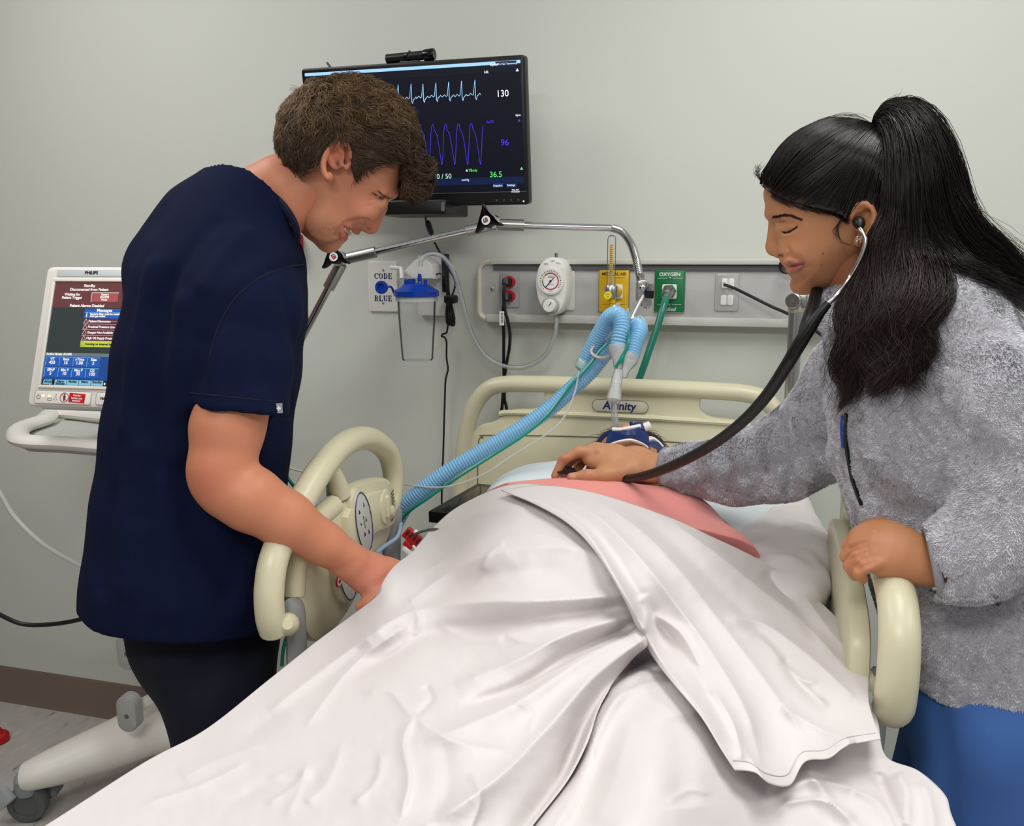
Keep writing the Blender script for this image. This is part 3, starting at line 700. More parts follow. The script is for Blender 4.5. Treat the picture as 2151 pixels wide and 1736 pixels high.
# suction canister on the wall bracket
cb = PY(880, 640, -.14)
sc_ = float(PY(930, 640, -.14)[0]-PY(830, 640, -.14)[0])/100
ca = thing('suction_canister', PY(877, 757, -.14), 'clear suction canister with blue lid hanging on the wall', 'canister')
ztop = PY(876, 622, -.14)[2]; zbot = PY(876, 757, -.14)[2]; H_ = ztop-zbot; cxc = PY(876, 690, -.14)[0]; base = A([cxc, -.14, zbot])
prof = [(.002, 0), (.0385, .0005), (.040, .004), (.042, H_*.2), (.0455, H_*.5), (.0492, H_*.95), (.0525, H_*.96), (.0525, H_*1.0)]
MB().lathe(base, (0, 0, 1), prof, 40, False).build('jar', M['clear'], ca)
MB().lathe(base+A([0, 0, H_*.97]), (0, 0, 1), [(.0530, -.008), (.0535, 0), (.0525, .004)], 40, False).build('jar_rim', M['frost'], ca)
lid = MB().lathe(base+A([0, 0, H_]), (0, 0, 1), [(.0535, -.002), (.0575, .0), (.0575, .012), (.0535, .016), (.044, .020), (.034, .029), (.028, .031), (.001, .031)], 40).build('lid', M['blue_lid'], ca)
zl = H_+.028
MB().lathe(base+A([-.0135, -.01, zl-.004]), (0, 0, 1), [(.015, 0), (.015, .017), (.013, .0195), (.001, .0195)], 24).build('port_cap', M['blue_lid'], lid)
MB().lathe(base+A([.0065, .008, zl-.002]), (0, 0, 1), [(.009, 0), (.006, .008), (.0045, .012), (.0058, .013), (.0052, .024), (.004, .03)], 16).build('tube_port', M['blue_lid'], lid)
MB().lathe(base+A([.032, -.018, zl-.012]), (0, 0, 1), [(.006, 0), (.0045, .008), (.0045, .026)], 16).build('side_port', M['blue_lid'], lid)
tubeobj('tether', [base+A([.0, -.014, zl+.002]), base+A([.018, -.02, zl+.003]), base+A([.034, -.02, zl-.001])], .0016, M['blue_lid'], lid)
# hanging blue cap on the lid's left
bc = PY(801, 604, -.19)
MB().lathe(bc+A([0, .008, 0]), (0, -1, 0), [(.0145, 0), (.0165, .003), (.0165, .010), (.010, .0105), (.0095, .006), (.001, .006)], 28).build('hanging_cap', M['blue_lid'], ca)
tubeobj('cap_strap', [bc+A([.014, 0, 0]), bc+A([.022, .01, .001]), base+A([-.052, -.02, H_+.006])], .0028, M['blue_lid'], ca)
# graduation marks
for k in range(9):
    zz = base[2]+H_*(.35+.07*k); rr = np.interp((zz-base[2])/H_, [.2, .5, .95], [.042, .0455, .0492])+.0006; mm = MB()
    a0 = -2.45
    V = [(base[0]+rr*math.cos(a0+j*.05), base[1]+rr*math.sin(a0+j*.05), zz+dz) for j in range(7 if k % 2 == 0 else 4) for dz in (-.0005, .0005)]
    mesh('graduation', V, [(2*j, 2*j+1, 2*j+3, 2*j+2) for j in range(len(V)//2-1)], M['grey_ink'], ca, smooth=False)
# bracket behind
bk = WALLF(PY(911, 600, 0))
MB().prism(bk, rrect(.078, .16, .006), 0, .02, .003).build('wall_bracket', M['white_plastic'], ca)
MB().prism(bk, A([(-.05, .02), (.03, .02), (.03, .055), (.005, .075), (-.02, .068), (-.05, .04)]), .02, .085, .003).build('bracket_head', M['white_plastic'], ca)
elb = [PY(820, 562, -.10), PY(838, 563, -.10), PY(843, 566, -.11), PY(844, 586, -.12)]
tubeobj('white_elbow', elb, .0055, M['white_plastic'], ca, sp=3)
# code blue plate
w, h = span(774, 549, 838, 656, -.004)
cbp = thing('code_blue_plate', PY(806, 656, 0), 'white wall plate lettered CODE BLUE behind the canister', 'call plate')
f_ = WALLF(PY(806.5, 602, 0)); MB().box(f_, (0, 0, .004), (w, h, .008), .006).build('cover_plate', M['white_plastic'], cbp)
for py in (568, 637): screw(PY(805, py, -.0085), cbp, .003)
def serif(word, xc, yc, hgt):
    m = MB(); wd = hgt*.86; st_ = hgt*.2; se = hgt*.09; X = xc-wd*len(word)/2
    for ch in word:
        c = X+wd*.5; l = X+wd*.12; r_ = X+wd*.92; y0 = yc-hgt/2; y1 = yc+hgt/2
        def rc(xa, xb, ya, yb): m.prism(f_, A([(xa, ya), (xb, ya), (xb, yb), (xa, yb)]), .008, .0088)
        def arc(cx0, cy0, rx, ry, a0, a1, th_):
            V = []; n = 18
            for k in range(n+1):
                q = math.radians(a0+(a1-a0)*k/n); cc, ss = math.cos(q), math.sin(q); tk = th_*(.45+.55*abs(cc))
                V += [f_(cx0+rx*cc, cy0+ry*ss, .0088), f_(cx0+(rx-tk)*cc, cy0+(ry-tk*.7)*ss, .0088)]
            m.add(V, [(2*k, 2*k+1, 2*k+3, 2*k+2) for k in range(n)])
        if ch == 'C': arc(c, yc, wd*.44, hgt/2, 40, 320, st_); rc(r_-st_*.5, r_, yc+hgt*.16, y1)
        if ch == 'O': arc(c, yc, wd*.44, hgt/2, 0, 360, st_)
        if ch in 'DEBL': rc(l+st_*.3, l+st_*1.3, y0, y1); rc(l, l+st_*1.7, y0, y0+se); rc(l, l+st_*1.7, y1-se, y1)
        if ch == 'D': arc(l+st_*.9, yc, wd*.62, hgt/2, -90, 90, st_)
        if ch == 'B': arc(l+st_, yc+hgt*.25, wd*.52, hgt*.25, -90, 90, st_*.9); arc(l+st_, yc-hgt*.24, wd*.58, hgt*.26, -90, 90, st_*.9)
        if ch in 'EL': rc(l+st_, r_, y0, y0+se); rc(r_-se, r_, y0, y0+hgt*.28)
        if ch == 'E': rc(l+st_, r_-st_*.2, y1-se, y1); rc(r_-se*1.3, r_-st_*.2, y1-hgt*.25, y1); rc(l+st_, r_-st_*.8, yc-se/2, yc+se/2); rc(r_-st_*1.1, r_-st_*.7, yc-hgt*.13, yc+hgt*.13)
        if ch == 'U':
            for xa in (l, r_-st_*1.1): rc(xa-st_*.2, xa+st_*1.3, y1-se, y1)
            rc(l+st_*.1, l+st_*1.05, yc-hgt*.15, y1); rc(r_-st_*.8, r_-st_*.35, yc-hgt*.15, y1)
            arc((l+r_)/2-st_*.1, yc-hgt*.13, (r_-l)/2-st_*.25, hgt*.37, 180, 360, st_)
        X += wd
    return m
for wd_, px, py in (('CODE', 805, 580), ('BLUE', 805, 627)):
    q = PY(px, py, -.008)-f_.o; serif(wd_, q[0], q[2], .0155).build('lettering', M['navy_ink'], cbp, smooth=False)

# medical air outlet with flowmeter
w, h = span(1260, 568, 1320, 656)
ao = thing('air_outlet', PY(1290, 656, Yf), 'yellow medical air outlet plate in the headwall panel', 'gas outlet')
MB().box(WALLF(PY(1290, 612, Yf)), (0, 0, .002), (w+.004, h+.004, .004), .004).build('trim_ring', M['steel'], ao)
f_ = WALLF(PY(1290, 612, Yf)); MB().box(f_, (0, 0, .004), (w, h, .006), .003).build('cover_plate', M['yellow'], ao)
def lpx(px, py): r = ray(px, py); q = CAM+r*((f_.o[1]-.0075-CAM[1])/r[1])-f_.o; return q[0], q[2]
for py in (584, 640): MB().box(f_, (0, lpx(1290, py)[1], .0071), (w*.8, .0006, .0004)).build('rule_line', M['ink'], ao, smooth=False)
text('lettering', 'MEDICAL AIR', f_, *lpx(1290, 576), .0105, M['ink'], ao, .0073, bold=.0002)
q = lpx(1295, 613); MB().box(f_, (q[0], q[1], .009), (.031, .036, .004), .004).build('white_socket', M['label'], ao)
MB().lathe(f_(q[0]+.002, q[1], .008), f_.n, [(.013, 0), (.012, .03), (.012, .05)], 20).build('connector', M['yellow'], ao)
fl = thing('air_flowmeter', PY(1280, 640, -.1), 'clear upright flowmeter tube with yellow scale on the yellow outlet', 'flowmeter')
fo = PY(1283, 614, -.105); FFm = WALLF(fo)
MB().lathe(fo+A([0, 0, -.013]), (0, 0, 1), [(.0155, 0), (.0165, .003), (.0165, .026), (.014, .030), (.011, .031)], 28).build('body', M['steel'], fl)
hpx = fo[2]-PY(1283, 504, -.105)[2]
MB().lathe(fo+A([0, 0, .016]), (0, 0, 1), [(.0105, 0), (.0105, .11), (.0085, .117), (.004, .1205), (.0005, .121)], 24).build('sight_tube', M['clear_tube'], fl)
MB().box(FFm, (0, .065, .001), (.0075, .098, .005), .001).build('scale_strip', M['yellow'], fl)
for k in range(20): MB().box(FFm, (0, .022+.0047*k, .0038), (.0055, .0011, .0003)).build('scale_mark', M['ink'], fl, smooth=False)
text('lettering', 'LPM', FFm, 0, .018, .0045, M['ink'], fl, .004)
kq = PY(1277, 621, fo[1]-.017); KF = WALLF(kq)
MB().lathe(kq+A([0, .006, 0]), (0, -1, 0), [(.0095, 0), (.0098, .008), (.009, .010)], 24).build('knob', mat('flow_knob', 'ead81f', .4), fl)
text('lettering', 'STOP', KF, 0, .003, .004, M['ink'], fl, .0046); text('lettering', 'AIR', KF, 0, -.0025, .0038, M['ink'], fl, .0046)
MB().lathe(fo+A([.004, 0, -.014]), (0, 0, -1), [(.008, 0), (.008, .012), (.006, .013), (.005, .03), (.0035, .04)], 16).build('outlet_barb', M['yellow'], fl)

# oxygen outlet
w, h = span(1378, 568, 1437, 656)
oo = thing('oxygen_outlet', PY(1407, 656, Yf), 'green OXYGEN outlet plate in the headwall panel', 'gas outlet')
f_ = WALLF(PY(1407, 612, Yf)); MB().box(f_, (0, 0, .002), (w+.004, h+.004, .004), .004).build('trim_ring', M['steel'], oo)
MB().box(f_, (0, 0, .004), (w, h, .006), .003).build('cover_plate', M['green'], oo)
text('lettering', 'OXYGEN', f_, *lpx(1407, 577), .0125, M['white_ink'], oo, .0073, bold=.0003)
for py in (585, 640):
    z_ = lpx(1407, py)[1]
    for sx in (-1, 1): MB().box(f_, (sx*w*.25, z_, .0071), (w*.32, .0006, .0004)).build('rule_line', M['white_ink'], oo, smooth=False)
    MB().lathe(f_(0, z_, .0068), f_.n, [(.003, 0), (.003, .001), (.002, .0015)], 10).build('screw', M['steel'], oo)
text('maker_mark', 'Allied', f_, *lpx(1406, 650), .013, M['white_ink'], oo, .0073, shear=.3)
q = lpx(1406, 613); MB().box(f_, (q[0], q[1], .009), (.036, .036, .004), .004).build('white_socket', M['label'], oo)
hose = thing('oxygen_hose', PY(1300, 890, -.24), 'thick green oxygen hose running from the green outlet behind the bed head', 'hose')
p0 = PY(1406, 612, Yf-.012)
MB().lathe(p0, (0, -1, 0), [(.0165, 0), (.0175, .004), (.0175, .016), (.0155, .020)], 6).build('hex_nut', M['green'], hose, smooth=False)
axis = nrm(PY(1398, 626, -.1)-p0)
MB().lathe(p0+A([0, -.014, 0]), axis, [(.0155, 0), (.0155, .014), (.014, .018), (.013, .034), (.0115, .038), (.009, .039)], 20).build('fitting', M['steel'], hose)
tubeobj('tube', [p0+axis*.048, PY(1395, 640, -.115), PY(1383, 680, -.135), PY(1366, 730, -.15), PY(1345, 790, -.165), PY(1318, 850, -.17), PY(1290, 890, -.17), PY(1262, 930, -.165), PY(1235, 975, -.16)], .0085, M['green_hose'], hose, n=14)

# data jack plate and black cable to the right
w, h = span(1504, 574, 1551, 655)
dj = thing('data_jack_plate', PY(1527, 655, Yf), 'grey data jack plate with two white double jacks', 'jack plate')
f_ = WALLF(PY(1527, 614, Yf)); MB().box(f_, (0, 0, .002), (w, h, .004), .006).build('cover_plate', mat('jack_plate', 'aeaeac', .45), dj)
for px, py in ((1529, 596), (1527, 631)):
    q = lpx(px, py)
    for sx in (-1, 1): MB().box(f_, (q[0]+sx*.0078, q[1], .0055), (.0145, .0245, .004), .004).build('jack_cover', M['label'], dj)
q = lpx(1517, 578); MB().box(f_, (q[0], q[1], .0044), (.019, .0045, .0006)).build('label_strip', M['label'], dj, smooth=False)
text('lettering', 'TELEMETRY', f_, q[0], q[1], .0034, M['ink'], dj, .005)
dc = thing('data_cable', PY(1665, 664, -.1), 'black cable plugged into the jack plate crossing to the right', 'cable')
MB().box(WALLF(PY(1519, 597, Yf-.008)), (0, 0, .005), (.011, .010, .014), .002).build('plug', M['clear_tube'], dc)
tubeobj('cord', [PY(1521, 598, Yf-.02), PY(1545, 607, -.06), PY(1580, 624, -.075), PY(1620, 644, -.085), PY(1662, 663, -.09), PY(1720, 700, -.1), PY(1800, 770, -.11)], .0036, M['rubber'], dc)

# red box and white box on the wall behind the man
rb = WALLF(PY(615, 511, 0)); MB().box(rb, (0, 0, .022), (.065, .05, .044), .006).build('red_wall_box', M['red'], label='small red box on the wall behind the man\'s neck', category='wall box')
wb = WALLF(PY(560, 366, 0)); MB().box(wb, (0, 0, .012), (.075, .05, .024), .004).build('white_wall_box', M['white_plastic'], label='small white wall box half hidden behind the man\'s head', category='wall box')

# ------------------------------------------------------------------ ventilator on its stand (left)
yw, pt_ = math.radians(5.09), math.radians(-18.94)
VU = A([math.cos(yw), math.sin(yw), 0]); VV = A([math.sin(pt_)*math.sin(yw), -math.sin(pt_)*math.cos(yw), math.cos(pt_)])
VF = Frame((-1.4779, -.5866, 1.3343), VU, VV)
def vpx(px, py):
    r = ray(px, py); tt = ((VF.o-CAM)@VF.n)/(r@VF.n); q = CAM+r*tt-VF.o; return q@VF.u, q@VF.v
ve = thing('ventilator', (-1.55, -.42, 0), 'white ventilator with tilted touch screen on a wheeled stand', 'ventilator')
l0, b0 = vpx(55, 852); l1, t0 = vpx(98, 559); hw = -l0*1.0
HX0, HX1, HY0, HY1 = (l0+l1)/2, .125, b0, t0
hc = ((HX0+HX1)/2, (HY0+HY1)/2)
MB().box(VF, (hc[0], hc[1], -.016), (HX1-HX0, HY1-HY0, .030), .014).build('display_housing', M['vent_white'], ve)
MB().box(VF, (hc[0]-.016, hc[1]-.001, -.046), (HX1-HX0-.004, HY1-HY0-.006, .045), .014).build('display_back', mat('vent_blue_grey', 'a9bccb', .45), ve)
# raised frame around the screen
sw_, sh_ = .1785, .2428
fmn = MB()
for (cx0, cy0, w0, h0) in ((0, sh_/2+.0035, sw_+.014, .007), (0, -sh_/2-.0035, sw_+.014, .007), (-sw_/2-.0035, 0, .007, sh_), (sw_/2+.0035, 0, .007, sh_)): fmn.box(VF, (cx0, cy0, .001), (w0, h0, .006), .0025)
fmn.build('screen_frame', M['vent_white'], ve)
vs_ = MB().box(VF, (0, 0, -.0003), (sw_, sh_, .002)).build('screen', emis('lit_vent_screen', '2c3434', .5), ve, smooth=False)
def vq(name, px0, py0, px1, py1, m, z=.001):
    (xa, ya), (xb, yb) = vpx(px0, py0), vpx(px1, py1); xa, xb = sorted((xa, xb)); ya, yb = sorted((ya, yb))
    return MB().box(VF, ((xa+xb)/2, (ya+yb)/2, z), (xb-xa, yb-ya, .0003)).build(name, m, vs_, smooth=False)
def vr(name, x0, x1, y0, y1, m, z=.001):      # fractions of the screen, y down
    return MB().box(VF, ((x0+x1)/2*sw_-sw_/2, sh_/2-(y0+y1)/2*sh_, z), ((x1-x0)*sw_, (y1-y0)*sh_, .0003)).build(name, m, vs_, smooth=False)
EV = dict(br=emis('lit_maroon', '5a3334', .5), rd=emis('lit_red_button', '93494a', .5), bl=emis('lit_blue', '1d4f9f', .55), dr=emis('lit_dark_maroon', '512b33', .5), ye=emis('lit_lime', 'a9b83a', .6), gb=emis('lit_grey_band', '5c6c70', .5), b2=emis('lit_deep_blue', '1a4180', .5), tl=emis('lit_teal', '6fa5bf', .55), dk=emis('lit_black', '182022', .4), tx=emis('lit_text', 'd9d6d2', .6), tk=emis('dark_text', '1d2a33', .3), gn=emis('lit_icon_green', '9dbf5f', .5), pk=emis('lit_rule', 'd3b5b8', .5))
vr('standby_band', 0, 1, .0, .256, EV['br'])
vr('restart_button', .55, .925, .11, .195, EV['rd'], .0015)
vr('button_edge', .55, .93, .105, .11, EV['tx'], .0016); vr('button_edge', .545, .55, .105, .195, EV['tx'], .0016)
def vt(s, x, y, size, m, align='CENTER', bold=.0003): return text('lettering', s, VF, x*sw_-sw_/2, sh_/2-y*sh_, size, m, vs_, z=.0019, bold=bold, align=align)
vt('Standby', .5, .04, .0090, EV['tx']); vt('Disconnected from Patient', .5, .078, .0090, EV['tx']); vt('Waiting for', .27, .126, .0086, EV['tx']); vt('Patient Trigger', .27, .158, .0086, EV['tx'])
vt('Restart', .735, .125, .0064, EV['tx']); vt('(AVAPS)', .735, .15, .0064, EV['tx']); vt('Mode', .735, .175, .0064, EV['tx']); vt('Patient Alarms Disabled', .5, .235, .0090, EV['tx'])
vr('message_panel', .48, 1, .262, .355, EV['bl'], .0013); vt('Messages', .76, .279, .0105, EV['tx'])
vr('rule_line', .48, 1, .296, .2985, EV['tl'], .0016)
vt('i', .515, .325, .017, EV['tx']); vt('Bacteria filter must be installed', .56, .314, .0064, EV['tx'], 'LEFT'); vt('onto gas outlet', .56, .335, .0064, EV['tx'], 'LEFT')
for k, s in enumerate(('Patient Disconnect', 'Proximal Pressure Line', 'Oxygen Not Available', 'High O2 Supply Pressure')):
    y0 = .358+.054*k; vr('message_row', .48, 1, y0, y0+.052, EV['dr'], .0013); vr('rule_line', .48, 1, y0+.0515, y0+.054, EV['pk'], .0016)
    vt(s, .555, y0+.026, .0072, EV['tx'], 'LEFT'); vr('strike_line', .55, 1, y0+.025, y0+.0268, EV['pk'], .0021)
    V0 = MB(); cx0, cy0 = .515*sw_-sw_/2, sh_/2-(y0+.027)*sh_
    V0.tube([VF(cx0-.005, cy0-.004, .0016), VF(cx0+.005, cy0-.004, .0016), VF(cx0, cy0+.006, .0016)], .0006, 4, closed=True); V0.build('alarm_icon', EV['tx'], vs_)
vr('message_row', .48, 1, .574, .63, EV['ye'], .0013); vt('Running on internal battery', .55, .603, .0072, EV['tk'], 'LEFT')
cx0, cy0 = .515*sw_-sw_/2, sh_/2-.603*sh_
MB().tube([VF(cx0-.005, cy0-.004, .0016), VF(cx0+.005, cy0-.004, .0016), VF(cx0, cy0+.006, .0016)], .0006, 4, closed=True).build('alarm_icon', EV['tk'], vs_)
vr('mode_band', 0, 1, .69, .722, EV['gb']); vt('Active Mode: AVAPS', .02, .705, .0075, EV['tx'], 'LEFT')
vr('settings_band', 0, 1, .722, .945, EV['b2'])
for r_, row in enumerate(((('VT', '450'), ('Rate', '16'), ('I-Time', '1.00'), ('Rise', '3')), (('EPAP', '5'), ('Min P', '10'), ('Max P', '30'), ('O2', '100')))):
    for c_, (a_, b_) in enumerate(row):
        x0_ = .02+.195*c_; y0 = .73+.103*r_
        vr('setting_button', x0_, x0_+.185, y0, y0+.088, EV['bl'], .0013); vr('button_edge', x0_, x0_+.185, y0, y0+.004, EV['tl'], .0016); vr('button_edge', x0_, x0_+.006, y0, y0+.088, EV['tl'], .0016)
        vt(a_, x0_+.095, y0+.022, .0085, EV['tx']); vt(b_, x0_+.095, y0+.056, .0105, EV['tx'])
vr('tab_row', 0, 1, .945, 1, EV['dk'])
for k, s in enumerate(('Alarm', 'Modes', 'Menu', 'Standby')):
    vr('tab', .19+.172*k, .355+.172*k, .947, .996, EV['tl'], .0013); vt(s, .272+.172*k, .962, .0075, EV['tk'])
vt('Settings', .272, .984, .0075, EV['tk']); vt('AVAPS', .09, .958, .0075, EV['tl']); vt('Settings', .09, .982, .0075, EV['tl'])
vr('battery_icon', .955, .985, .958, .99, EV['gn'], .0015); vr('mains_icon', .885, .905, .966, .985, EV['tx'], .0015)
# name strip and lower key panel
MB().box(VF, (0, sh_/2+.021, .0), (sw_+.002, .017, .003), .003).build('name_strip', mat('name_strip', 'ccd3d5', .4), ve)
text('lettering', 'PHILIPS', VF, 0, sh_/2+.021, .0105, M['ink'], ve, .0022, bold=.0004)
kp = MB().box(VF, (-.030, -sh_/2-.0275, .0), (.142, .030, .0024), .004).build('key_panel', M['vent_white'], ve)
k2 = MB().box(VF, (.0705, -sh_/2-.0275, .0), (.034, .028, .0028), .004).build('outlet_key', M['vent_white'], ve)
for w0, h0, cx0 in ((.142, .030, -.030), (.034, .028, .0705)):
    MB().tube([VF(a_+cx0, b_-sh_/2-.0275, .0014) for a_, b_ in rrect(w0, h0, .004, 4)], .0005, 4, closed=True).build('key_outline', M['grey_plastic'], ve)
text('lettering', 'V60', VF, .0705, -sh_/2-.0275, .0085, M['ink'], ve, .0018, bold=.0004)
yk = -sh_/2-.0275
m_ = MB(); m_.tube([VF(-.091+.0045*math.sin(a_), yk+.0045*math.cos(a_), .0014) for a_ in np.linspace(.6, 5.7, 12)], .0006, 5); m_.tube([VF(-.091, yk+.001, .0014), VF(-.091, yk+.007, .0014)], .0006, 5); m_.build('power_symbol', M['grey_ink'], ve)
m_ = MB(); m_.tube([VF(a_-.062, b_+yk-.005, .0014) for a_, b_ in rrect(.010, .005, .001, 2)], .0005, 4, closed=True); m_.build('battery_symbol', M['grey_ink'], ve)
m_ = MB(); m_.tube([VF(-.052, yk-.006, .0014), VF(-.043, yk-.006, .0014), VF(-.047, yk+.002, .0014)], .0005, 4, closed=True); m_.lathe(VF(-.047, yk+.006, .001), VF.n, [(.0014, 0), (.0014, .0006)], 8); m_.build('alarm_symbol', M['grey_ink'], ve)
for x_ in (-.080, -.064): MB().box(VF, (x_, yk+.0025, .0014), (.007, .0035, .0006)).build('indicator_light', emis('lit_yellow', 'fff7a0', 1.6), ve, smooth=False)
# "not for human use" sticker
m_ = MB(); m_.tube([VF(-.0255+.0105*math.cos(a_), yk+.0105*math.sin(a_), .0016) for a_ in np.linspace(0, 2*math.pi, 24, endpoint=False)], .0007, 4, closed=True)
m_.tube([VF(-.0325, yk+.0075, .0018), VF(-.0185, yk-.0075, .0018)], .0007, 4); m_.build('prohibition_ring', M['red_ink'], ve)
m_ = MB(); m_.lathe(VF(-.0255, yk+.0062, .0012), VF.n, [(.0019, 0), (.0019, .0006)], 10); m_.prism(VF, A([(-.0028, .0035), (.0028, .0035), (.0028, -.001), (.0016, -.001), (.0014, -.0075), (.0003, -.0075), (0, -.002), (-.0003, -.0075), (-.0014, -.0075), (-.0016, -.001), (-.0028, -.001)])+A([-.0255, yk]), .0012, .0018); m_.build('person_pictogram', M['ink'], ve, smooth=False)
stf = Frame(VF(.0065, yk-.0005, .0018), VF.u-.05*VF.v, VF.v)
MB().box(stf, (0, 0, 0), (.040, .021, .0005)).build('red_sticker', M['red_sticker'], ve, smooth=False)
for s_, y_, z_ in (('Not for', .0055, .0062), ('human use', -.0005, .0062), ('Educational', -.0065, .0044)): text('lettering', s_, stf, 0, y_, z_, M['white_ink'], ve, .0006, bold=.0002)
# neck block and the round handle tray
nf = Frame((-1.445, -.47, 1.07), (1, 0, 0), (0, 0, 1))
MB().box(nf, (.03, .05, 0), (.17, .12, .13), .02).build('neck', mat('neck_grey', 'c9cac4', .5), ve)
zt_ = 1.075
hp_ = [PZ(240, 940, zt_), PZ(140, 932, zt_), PZ(60, 928, zt_), PZ(38, 918, zt_), PZ(45, 900, zt_), PZ(90, 884, zt_), PZ(140, 868, zt_)]
hp_ = [hp_[0]+A([.30, 0, 0])]+hp_+[A([-1.36, -.36, zt_])]
MB().tube(spline(hp_, 6), .026, 14, flat=.62).build('handle', M['vent_white'], ve)
MB().prism(Frame((0, 0, zt_-.02), (1, 0, 0), (0, 1, 0)), [p_[:2] for p_ in hp_], -.004, .004).build('tray', mat('tray_grey', 'bfc1bb', .5), ve)
# column, hose pads, base leg and caster
colx, coly = -1.535, -.24
MB().prism(Frame((colx, coly, 0), (1, 0, 0), (0, 1, 0)), rrect(.12, .11, .03), .14, .62, .01).build('column', M['vent_white'], ve)
MB().prism(Frame((-1.37, -.34, 0), (1, 0, 0), (0, 1, 0)), rrect(.2, .2, .04), .6, 1.06, .02).build('body', M['vent_white'], ve)
for (px, py, h0) in ((264, 1372, .108), (264, 1503, .108)):
    q = PY(px, py, -.44); g_ = Frame(q, nrm(A([1, .12, 0])), A([.06, 0, 1]))
    pd = MB().prism(g_, rrect(.057, h0*.95, .028, 8), -.035, 0, .006).build('hose_pad', M['grey_plastic'], ve)
    MB().lathe(g_(.002, -.004, -.0002), g_.n, [(.0065, 0), (.0065, .0008)], 14).build('hole', M['dgrey'], pd)
    MB().tube([g_(0.0, 0, -.03), A([colx+.0, coly-.0, q[2]])], .018, 10).build('pad_stem', M['vent_white'], ve)
leg = [A([-1.45, -.22, .19]), A([-1.60, -.29, .185]), PZ(220, 1570, .15), PZ(130, 1605, .135), PZ(75, 1625, .13), PZ(48, 1632, .125)]
MB().tube(spline(leg, 6), np.interp(np.linspace(0, 1, 31), [0, .3, .75, .95, 1], [.085, .08, .052, .042, .018]), 18, flat=.85).build('base_leg', M['vent_white'], ve)
MB().tube(spline([A([-1.55, -.25, .16]), A([-1.62, -.16, .15]), A([-1.70, -.12, .13])], 6), .04, 12, flat=.8).build('base_leg', M['vent_white'], ve)
MB().prism(Frame((-1.735, -.10, 0), (1, 0, 0), (0, 1, 0)), rrect(.12, .1, .03), .06, .115, .02).build('rear_caster', M['rubber'], ve)
cw = PZ(60, 1660, .09); wc = A([cw[0]-.005, cw[1]+.0, .052])
cs = MB().lathe(wc+A([0, 0, .028]), (0, 0, 1), [(.026, 0), (.03, .012), (.03, .045), (.026, .05)], 20).build('caster', mat('caster_grey', '8f969a', .45), ve)
axw = nrm(A([.35, -.94, 0])); MB().lathe(wc-axw*.02, axw, [(.034, 0), (.049, .002), (.052, .008), (.052, .03), (.049, .036), (.034, .038), (.033, .034), (.001, .034)], 28).build('wheel', M['dgrey'], cs)
fx = np.cross(axw, (0, 0, 1)); 
MB().prism(Frame(wc-axw*.028, fx, (0, 0, 1)), A([(-.06, -.005), (-.055, .035), (-.02, .06), (.045, .058), (.05, .02), (.03, .0), (.02, .03), (-.03, .035), (-.045, -.01)]), 0, .056, .006).build('fork', mat('fork_grey', '7f888c', .45), cs)
MB().prism(Frame(wc+axw*.03+A([-.055, 0, .028]), nrm(A([1, .2, .9])), A([-.5, 0, 1])), rrect(.05, .045, .006), 0, .02, .004).build('brake_pedal', mat('pedal_grey', 'a4aaab', .5), cs)
# cable clip on the stand, black cord and white hose to the left
cc = PY(250, 1296, -.36); MB().box(Frame(cc, (1, .1, 0), (0, 0, 1)), (0, 0, 0), (.036, .042, .03), .008).build('cable_clip', M['black'], ve)
tubeobj('black_floor_cord', [PY(-120, 1240, -.5), PY(-40, 1270, -.47), PY(0, 1292, -.45), PY(45, 1311, -.43), PY(95, 1313, -.41), PY(150, 1306, -.39), PY(200, 1292, -.37), PY(238, 1276, -.38), cc+A([0, -.005, .015])], .006, M['rubber'], label='black cord sagging from the left edge to the ventilator clip', category='cord')
tubeobj('white_air_hose', [PY(-90, 940, -.42), PY(-30, 1000, -.42), PY(0, 1036, -.42), PY(30, 1085, -.42), PY(80, 1135, -.42), PY(130, 1168, -.41), PY(188, 1197, -.4), PY(260, 1225, -.36)], .0065, mat('hose_white', 'cfcdc8', .4), label='thin white hose curving in from the left edge to the ventilator', category='hose')
rq = PZ(-6, 1546, .02); MB().lathe(rq-A([0, 0, .02]), (0, 0, 1), [(.028, 0), (.034, .004), (.034, .02), (.03, .026), (.02, .03), (.012, .045), (.009, .05)], 20).build('red_floor_object', M['red'], label='red object on the floor at the left edge of the photo', category='object')

# ------------------------------------------------------------------ chrome support arm with two clamp joints
arm = thing('support_arm', PD(640, 690, 2.0), 'jointed chrome support arm with black knobs holding the blue tubes', 'support arm')
JA, JB, JC = PD(722, 545, 1.98), PD(1040, 472, 1.94), PD(1285, 479, 1.9)
def rod(name, a_, b_, r, parent=arm, m=M['chrome'], n=16): return MB().cyl(a_, b_, r, n).build(name, m, parent)
L0 = A([-1.38, -.40, 1.0]); LD = nrm(PD(645, 690, 2.03)-JA)
low = PD(645, 690, 2.03); 
low2 = low+(low-JA)*.9; MB().tube([JA, low, low2], .0088, 14).build('lower_rod', M['chrome'], arm)
MB().tube([low2, A([-1.30, -.36, low2[2]-.03]), A([-1.30, -.36, .98])], .0088, 14).build('mount_rod', M['chrome'], arm); MB().lathe((-1.30, -.36, .93), (0, 0, 1), [(.02, 0), (.022, .004), (.022, .045), (.018, .05)], 16).build('mount_socket', M['black'], arm)
MB().cyl(JA+LD*.012, JA+LD*.075, .0135, 16).build('sleeve', M['steel'], arm)
D1 = nrm(JB-JA); MB().cyl(JA, JB, .0078, 14).build('middle_rod', M['chrome'], arm)
MB().cyl(JA+D1*.01, JA+D1*.075, .0125, 16).build('sleeve', M['steel'], arm); MB().cyl(JB-D1*.065, JB-D1*.005, .0115, 16).build('sleeve', M['steel'], arm)
